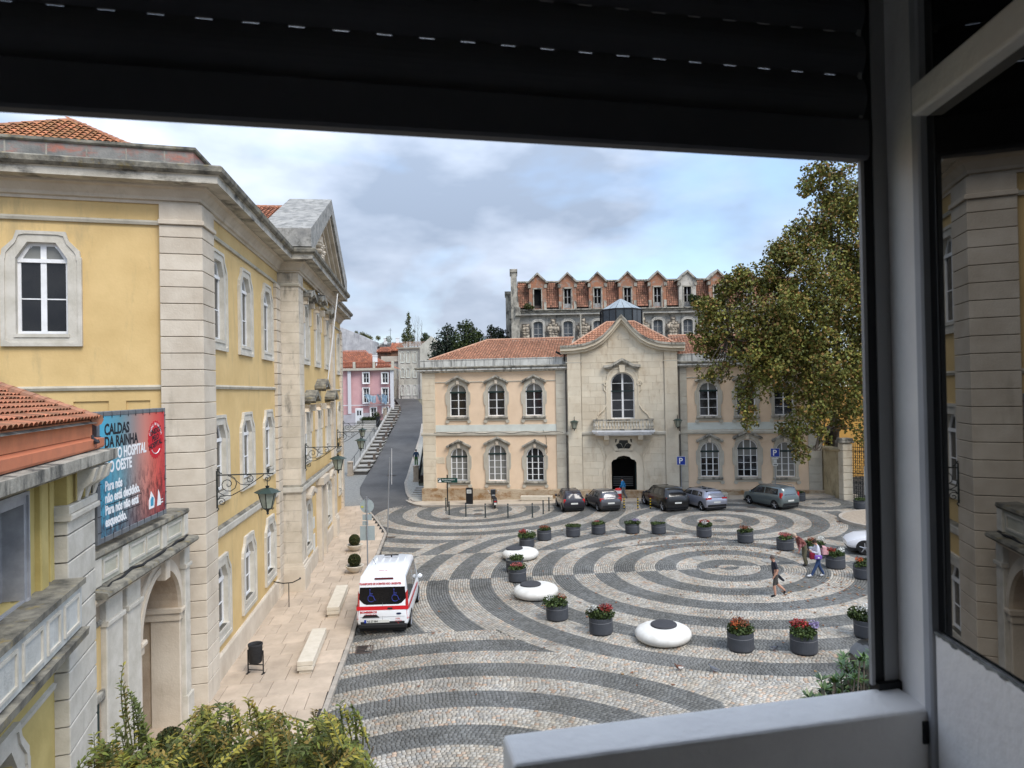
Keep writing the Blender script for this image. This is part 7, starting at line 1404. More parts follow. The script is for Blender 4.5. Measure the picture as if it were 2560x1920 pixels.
c_ = mk('grey_minivan', 'grey green minivan with tall red lamps, rightmost parked car before the peach wall', (p[0], p[1] + .1), hd, 4.1, 1.70, 1.60, paint('greengrey_paint', (.16, .19, .19), .5), [(.66, .83, .80, 1.22, .08)], .31, tail=.12, hood=.75, rake=.8, zb=.98)
for sd in (-1, 1): m = M(); m.tube([(-1.7, sd * .62, 1.58), (-1.5, sd * .62, 1.66), (.2, sd * .62, 1.66), (.4, sd * .62, 1.6)], .02, 6); obj('roof_rail', m, RIM, c_)
hd = R(163); mk('white_car', 'white hatchback with dark alloy wheels entering from the right edge', (19.35, 35.15), hd, 4.25, 1.80, 1.44, paint('white_car_paint', (.72, .72, .74)), [(.4, .8, .8, .95, .05)], .34, hood=1.1)
hd = R(182); mk('black_car', 'black car seen past the window frame, above the glossy green shrub', (12.35, 20.7), hd, 4.0, 1.75, 1.5, MT['black_paint'], [(.5, .8, .8, .95, .05)], .31)
# ambulance minibus
AMB = paint('ambulance_white', (.78, .80, .82), coat=.4)
def van_extra(t, I):
    xr = -2.5
    RD = mat('red_stripe', (.50, .01, .015), rough=.4); BL = mat('wheelchair_blue', (.035, .05, .26), rough=.4)
    TV = lambda y, z, d=.012: Matrix(((0, 0, -1, xr - d + slope(z)), (-1, 0, 0, y), (0, 1, 0, z), (0, 0, 0, 1)))
    def slope(z): return float(np.interp(z, [0, 1.0, 1.15, 2.05, 2.3], [0, 0, .04, .10, .26]))
    def rp(y, z, d): return (xr - d + slope(z), y, z)
    m = M(); P = [(.86, 1.84), (-.86, 1.84), (-.90, 1.4), (-.72, 1.22), (-.60, 1.18), (.60, 1.18), (.72, 1.22), (.90, 1.4)]; m.add([rp(y, z, .008) for y, z in P], [tuple(range(8))]); obj('rear_window', m, mat('van_privacy_glass', (.006, .006, .007), rough=.12, spec=.25), t)
    m = M(); m.add([rp(.99, .98, .008), rp(-.99, .98, .008), rp(-.99, 1.12, .008), rp(.99, 1.12, .008)], [(0, 1, 2, 3)]); 
    obj('red_stripe', m, RD, t)
    m = M(); m.tube([rp(0, .5, .01), rp(0, 1.15, .012), rp(0, 2.2, .014)], .006, 4); m.tube([rp(.85, .72, .008), rp(-.85, .72, .008)], .004, 4); obj('door_seam', m, mat('seam_grey', (.2, .2, .2)), t)
    m = M(); m.box(xr - .03 + slope(2.1), xr + .1, -.42, .30, 2.12, 2.19); o = obj('brake_light', m, mat('dark_red_lens', (.10, .01, .015), rough=.2), t)
    m = M(); m.box(xr - .05, xr + .06, -.92, .92, .28, .45); o = obj('rear_bumper', m, BLKP, t); bv = o.modifiers.new('b', 'BEVEL'); bv.width = .03
    m = M(); m.prism([(.78, .70), (.12, .70), (.22, .80), (.70, .80)], xr - .03, xr, 'x'); obj('plate_light_trim', m, BLKP, t)
    m = M(); m.box(xr - .02, xr - .005, .14, .70, .50, .62); np_ = obj('number_plate_rear', m, PLATE, t); np_.name = 'number_plate'
    m = M(); m.box(xr - .023, xr - .02, .62, .70, .50, .62); obj('plate_band', m, PB_, np_); text('AS 27 BH', .105, BLKP, 'lettering', np_, TV(.60, .52, .024), bold=.002)
    text('TRANSPORTE DE DOENTES NÃO URGENTES', .105, RD, 'lettering', t, TV(.88, 1.93), sx=.76, bold=.004)
    text('BOMBEIROS', .105, RD, 'lettering', t, TV(.86, .87), sx=1.15, bold=.004); text('ÓBIDOS', .10, RD, 'lettering', t, TV(.68, .75), sx=1.2, bold=.003)
    text('1008', .07, RD, 'lettering', t, TV(-.48, .62), sx=1.3); text('VOTO', .075, RD, 'lettering', t, TV(-.48, .53), sx=1.2); text('16', .07, RD, 'lettering', t, TV(-.56, .45))
    text('JOFA', .16, RD, 'lettering', t, Matrix(((0, 1, 0, -1.9), (-1, 0, 0, .22), (0, 0, 1, 2.325), (0, 0, 0, 1))))
    m = M(); m.tube([rp(-.2, 1.04, .02), rp(-.38, 1.04, .02)], .03, 8); obj('door_handle', m, BLKP, t)
    m = M(); m.lathe([(.0, 0), (.09, .004), (.1, 0)], n=14, cap=False, sy=.4); m.v = [(xr - .012 - c, a - .62, b2 + .83) for a, b2, c in m.v]; obj('maker_badge', m, mat('badge_blue', (.02, .03, .08), rough=.3), t)
    for cy_ in (.46, -.46):
        m = M(); q = lambda y, z: rp(cy_ + y, 1.5 + z, .014); m.tube([q(.1 - .13 + .13 * math.cos(a), -.08 + .13 * math.sin(a)) for a in np.linspace(-2.4, 1.9, 14)], .012, 5); m.tube([q(.02, .2), q(.02, .02), q(-.11, .0), q(-.17, -.15), q(-.21, -.14)], .014, 5); m.tube([q(.02, .1), q(-.09, .1)], .012, 5); m.lathe([(.0, -.03), (.03, 0), (.0, .03)], q(.02, .24), 8); obj('wheelchair_symbol', m, BL, t)
    for sd in (-1, 1):
        m = M(); v = []
        for x, z0, z1 in ((xr - .005, .62, 1.62), (xr + .10, .60, 1.70)): v += [(x + slope(z0), sd * (.945 if x < xr else 1.005), z0), (x + slope(z1), sd * (.90 if x < xr else .955), z1)]
        v += [(xr + .02, sd * .84, .64), (xr + .1, sd * .84, 1.6)]; m.add(v, [(0, 2, 3, 1), (4, 0, 1, 5)]); obj('tail_light', m, TAIL, t)
        m = M(); m.add([(xr + .1, sd * 1.012, .98), (1.0, sd * 1.012, .98), (1.0, sd * 1.012, 1.08), (xr + .1, sd * 1.012, 1.12)], [(0, 1, 2, 3)]); obj('side_stripe', m, RD, t)
    for k in range(5): m = M(); m.box(-2.0, .3, -.6 + k * .3 - .015, -.6 + k * .3 + .015, 2.30, 2.334); obj('roof_rib', m, AMB, t)
    m = M(); m.tube([(.3, 0, 2.3), (.3, 0, 2.42)], .03, 6); m.box(.26, .34, -.3, .3, 2.40, 2.44); obj('roof_light_bar', m, BLKP, t); m = M(); m.tube([(-.8, .5, 2.3), (-1.1, .55, 2.6)], .008, 4); obj('aerial', m, BLKP, t)
vst = [(-2.5, .42, .80, 1.0, .93, .88), (-2.46, .34, 1.05, 1.15, .98, .93), (-2.40, .30, 1.12, 2.05, .995, .88), (-2.24, .28, 1.15, 2.30, 1.0, .86), (-1.0, .26, 1.15, 2.33, 1.0, .86), (.9, .26, 1.14, 2.30, 1.0, .85), (1.15, .26, 1.13, 2.12, 1.0, .82), (1.85, .27, 1.10, 1.22, .985, .76), (2.3, .30, .98, 1.02, .93, .7), (2.5, .4, .7, .72, .8, .6)]
hd = R(92.5)
vehicle('ambulance_van', 'white patient transport van with red stripe and dark rear windows, at the kerb', (-5.25, 28.75, AX * -5.25), hd, vst, 2.0, AMB, (-1.6, 1.55), .34, [(-2.1, -.35, -2.05, -.35), (-.25, .75, -.25, .75), (.85, 1.5, .85, 1.12)], None, (1.82, 1.2, .86, .88), [], .5, van_extra, cat='van')
# scooter seen from behind
t = thing('motor_scooter', 'black scooter parked nose in on the peach building pavement edge', 'scooter', (-1.60, 54.0, -.03), R(98))
for x in (-.62, .62): m = M(); m.lathe([(.17, -.06), (.25, -.05), (.26, 0), (.25, .05), (.17, .06)], n=18); m.v = [(a + x, c, b2 + .26) for a, b2, c in m.v]; obj('wheel', m, TYRE, t)
m = M(); m.prism([(-.95, .55), (-.85, .35), (-.3, .25), (.15, .22), (.4, .3), (.55, .85), (.5, 1.0), (.38, .9), (.28, .4), (-.02, .38), (-.15, .72), (-.9, .78)], -.17, .17); o = obj('body', m, MT['black_paint'], t); bv = o.modifiers.new('b', 'BEVEL'); bv.width = .06; bv.segments = 3
m = M(); m.box(-.9, -.05, -.15, .15, .76, .86); o = obj('seat', m, BLKP, t); bv = o.modifiers.new('b', 'BEVEL'); bv.width = .05; bv.segments = 3
m = M(); m.tube([(.42, -.36, 1.06), (.5, 0, 1.02), (.42, .36, 1.06)], .02, 6); m.tube([(.5, 0, 1.0), (.62, 0, .26)], .03, 6); obj('handlebar', m, IRON, t)
for sd in (-1, 1): m = M(); m.tube([(.46, sd * .28, 1.05), (.44, sd * .38, 1.22)], .01, 5); m.lathe([(.0, -.01), (.07, 0), (.0, .03)], (.42, sd * .4, 1.25), 10); obj('mirror', m, WHL, t)
m = M(); m.box(-.98, -.94, -.09, .09, .55, .64); obj('tail_light', m, TAIL, t); m = M(); m.box(-1.0, -.97, -.1, .1, .34, .5); obj('number_plate', m, PLATE, t); m = M(); m.prism([(.5, .9), (.6, .95), (.5, 1.35), (.45, 1.3)], -.2, .2); obj('windshield', m, CGLS, t)

# ================================================================== people
SK = mat('skin', (.48, .27, .19), (.42, .22, .15), sc=12, rough=.55)
def person(lab, loc, rz, J, bones, mats, hair=None, extra=None):
    """J: name -> (x, y, z, radius); bones: (a, b, material index); grown with a skin modifier as one mesh"""
    t = thing('person', lab, 'person', loc, rz); names = list(J); root = names.index('pelvis')
    me = bpy.data.meshes.new('body'); me.from_pydata([J[k][:3] for k in names], [(names.index(a), names.index(b_)) for a, b_, _ in bones], [])
    o = bpy.data.objects.new('body', me); COL.objects.link(o); sk = o.modifiers.new('s', 'SKIN'); sk.use_smooth_shade = True
    if not me.skin_vertices: 
        bm2 = bmesh.new(); bm2.from_mesh(me); bm2.verts.layers.skin.verify(); bm2.to_mesh(me); bm2.free()
    for i, k in enumerate(names): r = J[k][3]; me.skin_vertices[0].data[i].radius = tuple(v * (1.14 if k not in ('head', 'crown', 'neck', 'handL', 'handR') else 1.0) for v in (r if isinstance(r, tuple) else (r, r))); me.skin_vertices[0].data[i].use_root = (i == root)
    su = o.modifiers.new('u', 'SUBSURF'); su.levels = 2; su.render_levels = 2
    dg = bpy.context.evaluated_depsgraph_get(); me2 = bpy.data.meshes.new_from_object(o.evaluated_get(dg)); me2.name = 'body'; bpy.data.objects.remove(o)
    # fingers: five short bent digits per hand
    b = bmesh.new(); b.from_mesh(me2)
    for sd in ('L', 'R'):
        if 'hand' + sd not in J: continue
        h = Vector(J['hand' + sd][:3]); w = Vector(J['wrist' + sd][:3]); d = (h - w).normalized(); s_ = d.cross(Vector((1, 0, 0))).normalized() if abs(d.x) < .9 else d.cross(Vector((0, 0, 1))).normalized(); q = s_.cross(d)
        for k in range(5):
            m = M()
            if k < 4: a = h + s_ * (.012 * (k - 1.5)) * 1.6; ln_ = (.055, .065, .06, .048)[k]; m.tube([a - d * .01, a + d * ln_ * .6, a + d * ln_ + q * .02], [.010, .009, .007], 6)
            else: a = w.lerp(h, .5) + s_ * .02; m.tube([a, a + s_ * .03 + d * .02, a + s_ * .035 + d * .05], [.012, .011, .008], 6)
            vs_ = [b.verts.new(v) for v in m.v]; [b.faces.new([vs_[i] for i in f]) for f in m.f]
    bmesh.ops.recalc_face_normals(b, faces=b.faces); b.to_mesh(me2); b.free()
    me2.materials.clear(); [me2.materials.append(x) for x in mats]
    seg = [(Vector(J[a][:3]), Vector(J[b_][:3]), mi) for a, b_, mi in bones]
    for p in me2.polygons:
        c = p.center; best = 1e9
        for a, b_, mi in seg:
            ab = b_ - a; u = max(0, min(1, (c - a).dot(ab) / max(1e-9, ab.dot(ab)))); dd = (c - a - ab * u).length
            if dd < best: best = dd; p.material_index = mi
        p.use_smooth = True
    put('body', me2, t)
    h0, h1 = Vector(J['head'][:3]), Vector(J['crown'][:3])
    fx = Vector((1, 0, 0)); up_ = (h1 - h0).normalized(); fx = (fx - up_ * fx.dot(up_)).normalized()
    if hair:
        m = M(); hc = h0.lerp(h1, .55) - fx * .018; n = 12
        V_ = []; 
        for i in range(7):
            th_ = i / 6 * math.pi * .60
            for k in range(n): a = 2 * math.pi * k / n; v = up_ * math.cos(th_) * .118 + (fx * math.cos(a) + fx.cross(up_) * math.sin(a)) * math.sin(th_) * (.106 if math.cos(a) < .3 else .088); V_.append(hc + v)
        m.add(V_, [(i * n + k, i * n + (k + 1) % n, (i + 1) * n + (k + 1) % n, (i + 1) * n + k) for i in range(6) for k in range(n)]); obj('hair', m, hair, t, smooth=True, fix=True)
    f0 = h0.lerp(h1, .35) + fx * .088; m = M(); m.tube([f0 + up_ * .03, f0 + fx * .022 - up_ * .005], [.009, .013], 6); obj('nose', m, SK, t)
    for sd in (-1, 1):
        e_ = f0 + up_ * .032 + fx.cross(up_) * sd * .034 - fx * .012; m = M(); m.lathe([(.0, -.008), (.008, 0), (.0, .008)], tuple(e_), 6); obj('eye', m, BLKP, t)
        e_ = h0.lerp(h1, .35) + fx.cross(up_) * sd * .085; m = M(); m.lathe([(.0, -.03), (.02, 0), (.0, .03)], tuple(e_), 6, sx=.9, sy=.5); obj('ear', m, SK, t)
    m = M(); e_ = f0 - up_ * .04 - fx * .008; m.tube([e_ - fx.cross(up_) * .022, e_ + fx.cross(up_) * .022], .006, 5); obj('mouth', m, mat('lips', (.35, .12, .1)), t)
    if extra: extra(t)
    return t
def pose(k=1.0, lean=0, fl=(.12, .1), bl_=(-.4, .17), arms=None, head=(.05, 0), hem=.5):
    J = {}
    px = 0; cxp = lean
    J['pelvis'] = (0, 0, .95, (.15, .115)); J['waist'] = (cxp * .35, 0, 1.10, (.14, .105)); J['chest'] = (cxp * .75, 0, 1.30, (.165, .12)); J['neck'] = (cxp, 0, 1.49, .055); J['head'] = (cxp + head[0], 0, 1.57, .078); J['crown'] = (cxp + head[0] * 1.3, 0, 1.70, .085)
    for s, y in (('L', 1), ('R', -1)): J['hip' + s] = (0, y * .09, .88, .095)
    return J
def legs(J, L, Rr, r=(.082, .058, .040)):
    for s, y, (kx_, kz, ax_, az_, tx, tz) in (('L', .1, L), ('R', -.1, Rr)):
        J['knee' + s] = (kx_, y, kz, r[1]); J['cuff' + s] = (kx_ + (ax_ - kx_) * .35, y, kz + (az_ - kz) * .35, r[1] * .98); J['ankle' + s] = (ax_, y, az_, r[2]); J['toe' + s] = (tx, y, tz, .036)
def armsj(J, L, Rr, r=.042):
    cx_ = J['chest'][0] + (J['neck'][0] - J['chest'][0]) * .6
    for s, y, (ex, ey, ez, wx__, wy, wz__) in (('L', 1, L), ('R', -1, Rr)):
        J['sh' + s] = (cx_, y * .185, 1.41, .055); mx_ = ((cx_ + ex) / 2, y * (.185 + ey) / 2, (1.41 + ez) / 2); J['sleeve' + s] = (mx_[0] + (ex - mx_[0]) * .5, mx_[1] + (y * ey - mx_[1]) * .5, mx_[2] + (ez - mx_[2]) * .5, r * 1.12); J['elbow' + s] = (ex, y * ey, ez, r); J['wrist' + s] = (wx__, y * wy, wz__, .028)
        d = (Vector((wx__, y * wy, wz__)) - Vector((ex, y * ey, ez))).normalized(); J['hand' + s] = (wx__ + d.x * .07, y * wy + d.y * .07, wz__ + d.z * .07, (.036, .02))
B0 = lambda top, sl, pants, shin, shoe, sk=0: [('pelvis', 'waist', top), ('waist', 'chest', top), ('chest', 'neck', top), ('neck', 'head', sk), ('head', 'crown', sk)] + [x for s in 'LR' for x in (('pelvis', 'hip' + s, pants), ('hip' + s, 'knee' + s, pants), ('knee' + s, 'cuff' + s, pants if shin == pants else shin), ('cuff' + s, 'ankle' + s, shin), ('ankle' + s, 'toe' + s, shoe), ('chest', 'sh' + s, top), ('sh' + s, 'sleeve' + s, top), ('sleeve' + s, 'elbow' + s, sl), ('elbow' + s, 'wrist' + s, sl), ('wrist' + s, 'hand' + s, sk))]
cl = lambda n, c: mat(n, c, tuple(v * .7 for v in c), sc=9, rough=.9)
J = pose(lean=.06, head=(.07, 0)); legs(J, (.10, .50, .05, .09, .25, .035), (-.10, .50, -.42, .22, -.36, .06)); armsj(J, (.0, .27, 1.13, .14, .27, .92), (-.10, .27, 1.14, -.10, .30, .90))
man = person('man in dark t shirt and grey shorts striding left, holding a jacket', (11.0, 28.85, .285), R(178), J, B0(1, 0, 2, 0, 3), [SK, cl('navy_tshirt', (.028, .028, .04)), cl('grey_shorts', (.07, .065, .06)), cl('black_trainer', (.015, .015, .017))], mat('grey_brown_hair', (.09, .07, .06)))
m = M(); m.tube([(.25, -.28, .02), (-.3, -.3, .05)], .01); m = M(); m.box(-.28, -.02, -.14, -.06, 0, .03) if False else None
m = M(); V_ = [(-.12, -.30, .92), (-.05, -.34, .86), (-.30, -.42, .62), (-.42, -.34, .52), (-.52, -.30, .60), (-.34, -.26, .74), (-.22, -.22, .90)]; m.add(V_ + [(x - .02, y + .10, z - .02) for x, y, z in V_], [tuple(range(7)), tuple(range(7, 14))[::-1]] + [(i, (i + 1) % 7, 7 + (i + 1) % 7, 7 + i) for i in range(7)])
o = obj('jacket', m, cl('denim_grey', (.08, .09, .115)), None, (11.0, 28.85, .285), R(178), True, True); su = o.modifiers.new('s', 'SUBSURF'); su.levels = 2; su.render_levels = 2; tag(o, 'grey blue jacket carried low by the man in shorts', 'jacket')
# the woman with the backpack
J = pose(lean=.08, head=(.10, 0)); J['head'] = (.17, 0, 1.555, .076); J['crown'] = (.205, 0, 1.67, .083); legs(J, (.16, .50, .36, .10, .56, .07), (-.06, .49, -.26, .10, -.08, .035), (.08, .062, .060)); armsj(J, (.12, .22, 1.14, .34, .12, 1.20), (.12, .22, 1.14, .36, .10, 1.22), .048)
wlo = (13.95, 31.35, .365); woman = person('young woman in white jumper and jeans walking left, looking at her phone', wlo, R(176), J, B0(1, 1, 2, 2, 3), [SK, cl('white_jumper', (.62, .62, .70)), cl('blue_jeans', (.035, .065, .15)), cl('white_trainer', (.7, .7, .7))], mat('dark_brown_hair', (.035, .02, .015)))
def attached(name, parts, lab, cat, loc, rz, lift=0):
    t = thing(name, lab, cat, loc, rz)
    for nm, bx, mt, bv in parts: m = M(); m.box(*bx); o = obj(nm, m, mt, t); b_ = o.modifiers.new('b', 'BEVEL'); b_.width = bv; b_.segments = 2
    return t
attached('backpack', [('bag', (-.34, -.14, -.15, .15, 1.02, 1.42), cl('pink_canvas', (.60, .33, .34)), .05), ('pocket', (-.42, -.34, -.11, .11, 1.04, 1.22), cl('pink_pocket', (.50, .26, .27)), .03), ('dark_panel', (-.36, -.20, -.155, .155, .98, 1.06), BLKP, .02), ('strap', (-.14, .12, .09, .12, 1.36, 1.46), BLKP, .01), ('strap', (-.14, .12, -.12, -.09, 1.36, 1.46), BLKP, .01)], 'pink backpack worn by the young woman in jeans', 'backpack', wlo, R(176))
attached('shoulder_bag', [('bag', (-.06, .26, .20, .30, .88, 1.06), cl('violet_bag', (.20, .10, .42)), .03), ('patch', (.06, .14, .295, .31, .93, .99), WHL, .005)], 'violet shoulder bag on the hip of the young woman', 'bag', wlo, R(176))
attached('phone', [('case', (.43, .46, -.04, .04, 1.21, 1.35), BLKP, .005)], 'dark phone held up by the young woman', 'phone', wlo, R(176))
# the stooping person behind the planters
J = pose(lean=.30, head=(.10, 0)); J['waist'] = (.08, 0, 1.10, (.17, .15)); J['chest'] = (.24, 0, 1.26, (.19, .16)); J['neck'] = (.38, 0, 1.40, .06); J['head'] = (.47, 0, 1.44, .078); J['crown'] = (.54, 0, 1.55, .085); legs(J, (.06, .48, -.02, .09, .16, .04), (.0, .48, -.14, .09, .04, .04), (.095, .085, .07)); armsj(J, (.30, .24, 1.02, .36, .22, .78), (.22, .24, 1.0, .16, .26, .76), .05)
slo = (14.15, 33.3, .37); person('stooping grey haired person in dark red patterned top and olive trousers', slo, R(180), J, B0(1, 4, 2, 2, 3), [SK, mat('dark_red_print', (.07, .01, .012), (.25, .10, .08), sc=14, rough=.9), cl('olive_trousers', (.12, .11, .07)), BLKP, cl('pink_sleeve', (.40, .17, .17))], mat('grey_blond_hair', (.42, .33, .25)))
attached('shopping_bag', [('bag', (-.42, -.12, .2, .34, .38, .72), cl('crimson_bag', (.20, .01, .03)), .05), ('handle', (-.30, -.22, .24, .28, .7, .86), cl('crimson_handle', (.2, .01, .03)), .01)], 'crimson shopping bag hanging from the stooping person', 'bag', slo, R(180))
attached('plastic_bag', [('bag', (-.34, -.12, .12, .24, .72, .98), cl('clear_plastic', (.25, .27, .32)), .05)], 'pale plastic bag above the crimson shopping bag', 'bag', slo, R(180))
# street walker and door visitor
J = pose(lean=.02); legs(J, (.10, .50, .04, .09, .2, .035), (-.03, .50, -.2, .12, -.05, .04), (.085, .07, .06)); armsj(J, (.0, .27, 1.14, .05, .28, .90), (-.05, .27, 1.14, -.02, .28, .90), .055)
person('person in blue jacket and green trousers walking away up the street pavement', (-10.12, 70.9, surf(0, 70.9) + .15), R(98), J, B0(1, 1, 2, 2, 3), [SK, cl('blue_jacket', (.025, .05, .09)), cl('green_trousers', (.03, .10, .02)), BLKP], mat('black_hair', (.01, .01, .01)))
J = pose(lean=.05); legs(J, (.12, .50, .10, .09, .26, .035), (-.06, .50, -.3, .14, -.14, .04), (.085, .07, .05)); armsj(J, (.05, .27, 1.14, .2, .24, .98), (-.05, .27, 1.14, -.05, .28, .90), .055)
dp = FB.p(cgl - .1, CO + .25); person('person in bright blue jacket standing in the dark doorway', (dp[0], dp[1], .27), R(150), J, B0(1, 1, 2, 2, 3), [SK, cl('bright_blue_jacket', (.02, .18, .42)), cl('grey_trousers', (.16, .16, .17)), BLKP], MT['black_hair'])

# ================================================================== shrubs below the window
def sprigs(name, par, tips, nleaf, ll, lw, cols, loc, curve=.5, seed=1):
    """arching stems carrying paired leaflets"""
    V, F, C_ = [], [], []; stems = M(); cs = np.array(cols)
    for (b_, e_) in tips:
        b_ = np.array(b_, float); e_ = np.array(e_, float); L_ = np.linalg.norm(e_ - b_); mid = (b_ + e_) / 2 + np.array([0, 0, L_ * .18]) + RNG.normal(size=3) * L_ * .06; col0 = cs[int(RNG.integers(len(cs)))]
        pts_ = [b_ * (1 - t) ** 2 + 2 * mid * t * (1 - t) + e_ * t * t for t in np.linspace(0, 1, 6)]
        stems.tube([tuple(p - loc) for p in pts_], [.009 * (1 - k / 6) + .002 for k in range(6)], 4, cap=False)
        for k in range(nleaf):
            t = .12 + .88 * k / nleaf; p = b_ * (1 - t) ** 2 + 2 * mid * t * (1 - t) + e_ * t * t; tg = (mid - b_) * (1 - t) + (e_ - mid) * t; tg /= np.linalg.norm(tg)
            for sd in (-1, 1):
                sv_ = np.cross(tg, [0, 0, 1]); sv_ /= (np.linalg.norm(sv_) + 1e-6); d = sv_ * sd + tg * .7 + RNG.normal(size=3) * .28; d /= np.linalg.norm(d); w_ = np.cross(d, np.array([0, 0, 1]) + RNG.normal(size=3) * .4); w_ /= np.linalg.norm(w_); l_ = ll * RNG.uniform(.7, 1.2) * (1 - .4 * abs(t - .5)); dn = np.array([0, 0, -1]) * l_ * .22
                o = len(V); V += [p, p + d * l_ * .45 + w_ * lw * .5, p + d * l_ + dn, p + d * l_ * .45 - w_ * lw * .5]; F.append((o, o + 1, o + 2, o + 3)); C_.append(col0 * RNG.uniform(.7, 1.3) )
    obj('stems', stems, mat('green_stem', (.10, .11, .04)), par)['kind'] = 'stuff'
    return put(name, colmesh(name, np.array(V) - np.array(loc), np.array(F), np.array(C_), LEAF), par)
def gz2(u, v, Y): return np.array(at(u, v, Y))
loc = np.array((-3.2, 8.3, -.2)); ASH = thing('ash_shrub', 'yellow green feathery shrub filling the lower left corner below the window', 'shrub', tuple(loc))
tips = []
top = [(210, 1860), (260, 1800), (330, 1770), (400, 1830), (450, 1790), (520, 1750), (570, 1760), (620, 1745), (680, 1770), (730, 1790), (790, 1765), (840, 1770), (880, 1790), (900, 1850), (920, 1900)]
def topv(u): return float(np.interp(u, [t[0] for t in top], [t[1] for t in top]))
for k in range(430):
    u = RNG.uniform(225, 925); v0 = topv(u) + 15 + 110 * RNG.random() ** .8 + 28 * math.sin(u * .045) + 18 * math.sin(u * .11) + (40 if u < 430 else 0); Y = RNG.uniform(7.3, 9.2); e_ = gz2(u, v0, Y); a_ = RNG.uniform(-1.2, 1.2); b_ = e_ + np.array([math.sin(a_) * .38, RNG.normal() * .2, -math.cos(a_) * RNG.uniform(.25, .55)]); tips.append((b_, e_))
for u, v, l_ in ((310, 1655, 1.0), (300, 1700, .7), (325, 1735, .6), (345, 1790, .6), (285, 1810, .5), (235, 1830, .5), (620, 1745, .4), (570, 1755, .4), (850, 1755, .4), (878, 1765, .4), (810, 1780, .35), (500, 1770, .4), (690, 1775, .4), (740, 1800, .4)):
    for q in range(3 if l_ < .9 else 1): e_ = gz2(u + q * 9, v + q * 12, 8.0); tips.append((e_ + np.array([.05 + .04 * q, 0, -l_]), e_))
sprigs('foliage', ASH, tips, 11, .105, .034, [(.20, .20, .035), (.13, .155, .03), (.28, .24, .04), (.24, .17, .04), (.09, .115, .028)], loc)
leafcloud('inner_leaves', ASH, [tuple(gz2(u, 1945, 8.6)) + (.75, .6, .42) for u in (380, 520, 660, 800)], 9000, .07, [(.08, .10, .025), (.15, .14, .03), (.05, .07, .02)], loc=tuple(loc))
branches('trunk', ASH, [(((0, 0, -.1), (.1, .2, 2), (0, .3, 4.2)), [.12, .09, .05])] + [(((0, .1, 2.2), (dx * .5, .3, 3.6), (dx, .2, 5.0)), [.06, .04, .01]) for dx in (-1.4, -.8, .3, .9, 1.4)])
loc = np.array((4.7, 9.0, .1)); GS = thing('glossy_shrub', 'glossy dark green shrub with long leaves in rosettes, at the window frame right', 'shrub', tuple(loc)); V, F, C_ = [], [], []; stm_ = M()
cl_ = [(2120, 1680), (2165, 1650), (2150, 1700), (2090, 1705), (2195, 1690), (2185, 1640), (2060, 1715), (2130, 1720), (2200, 1720), (2230, 1660), (2240, 1700), (2100, 1740), (2160, 1745), (2210, 1750), (2040, 1745), (2070, 1750), (2145, 1665), (2175, 1675), (2110, 1655)]
for u, v in cl_:
    for q in range(3):
        c = gz2(u + RNG.normal() * 14, v + RNG.normal() * 12, RNG.uniform(8.6, 9.6)); stm_.tube([tuple(c - loc), tuple(c - loc + np.array([RNG.normal() * .1, 0, -.7]))], .01, 4)
        for k in range(13):
            a = RNG.uniform(0, 6.28); el2 = RNG.uniform(.05, 1.1); d = np.array([math.cos(a) * math.cos(el2), math.sin(a) * math.cos(el2), math.sin(el2)]); w_ = np.cross(d, [0, 0, 1.]); w_ /= np.linalg.norm(w_); l_ = RNG.uniform(.11, .17); nrm = np.cross(w_, d); o = len(V)
            V += [c, c + d * l_ * .4 + w_ * .022, c + d * l_ * .98 - nrm * .03 * 0 + np.array([0, 0, -.02]), c + d * l_ * .4 - w_ * .022]; F.append((o, o + 1, o + 2, o + 3)); C_.append(np.array([(.05, .10, .022), (.035, .075, .02), (.09, .15, .03)][int(RNG.integers(3))]) * RNG.uniform(.7, 1.3))
gl = mat('glossy_leaf', (.1, .1, .03), attr=True, c2=(.8, .8, .8), rough=.35, spec=.5); put('foliage', colmesh('foliage', np.array(V) - loc, np.array(F), np.array(C_), gl), GS); obj('stems', stm_, BARK, GS)['kind'] = 'stuff'
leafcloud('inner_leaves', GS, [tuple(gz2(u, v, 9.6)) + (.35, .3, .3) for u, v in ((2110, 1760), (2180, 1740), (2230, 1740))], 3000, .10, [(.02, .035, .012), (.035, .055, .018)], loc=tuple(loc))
branches('trunk', GS, [(((0, 0, -.2), (0, .1, 2), (.1, .2, 4.6)), [.09, .07, .03])])

# ================================================================== our own window
WF = Fac((.5, 1.05), (.978, .2068)); WD = mat('window_white_paint', (.88, .84, .79), (.80, .76, .72), sc=8, rough=.55, bump=.15, bsc=60)
SHM = mat('shutter_slat_dark', (.10, .10, .112), (.08, .08, .09), sc=3, rough=.6); RAILM = mat('guide_rail_metal', (.34, .335, .33), rough=.5)
SH = thing('roller_shutter', 'dark half lowered roller shutter with small light slots, across the top of the view', 'shutter', (.5, 1.05, 0), WF.rz)
zb0 = 9.548
m = M(); P = [(-.012, zb0), (-.016, zb0 + .004), (-.016, zb0 + .058), (-.010, zb0 + .064), (.004, zb0 + .064), (.006, zb0)]
def longx(P, x0, x1, mt, nm, par): m = M(); m.prism(P, x0, x1, 'x'); return obj(nm, m, mt, par)
longx(P, -2.1, .056, SHM, 'bottom_bar', SH)
for k in range(9):
    z0 = zb0 + .066 + k * .0672; n = 8; F1 = [(-.004 - .010 * math.sin(math.pi * i / n), z0 + .0649 * i / n) for i in range(n + 1)]; B1 = [(p[0] + .004, p[1]) for p in F1[::-1]]; m = M(); m.prism(F1 + B1, -2.1, .056, 'x'); 
    x = -2.08
    zt = z0 + .0648
    while x < .05: m.box(x, x + .036, -.003, .001, zt, zt + .0023); x += .0565
    me_ = m; o = obj('slat', me_, SHM, SH, smooth=False)
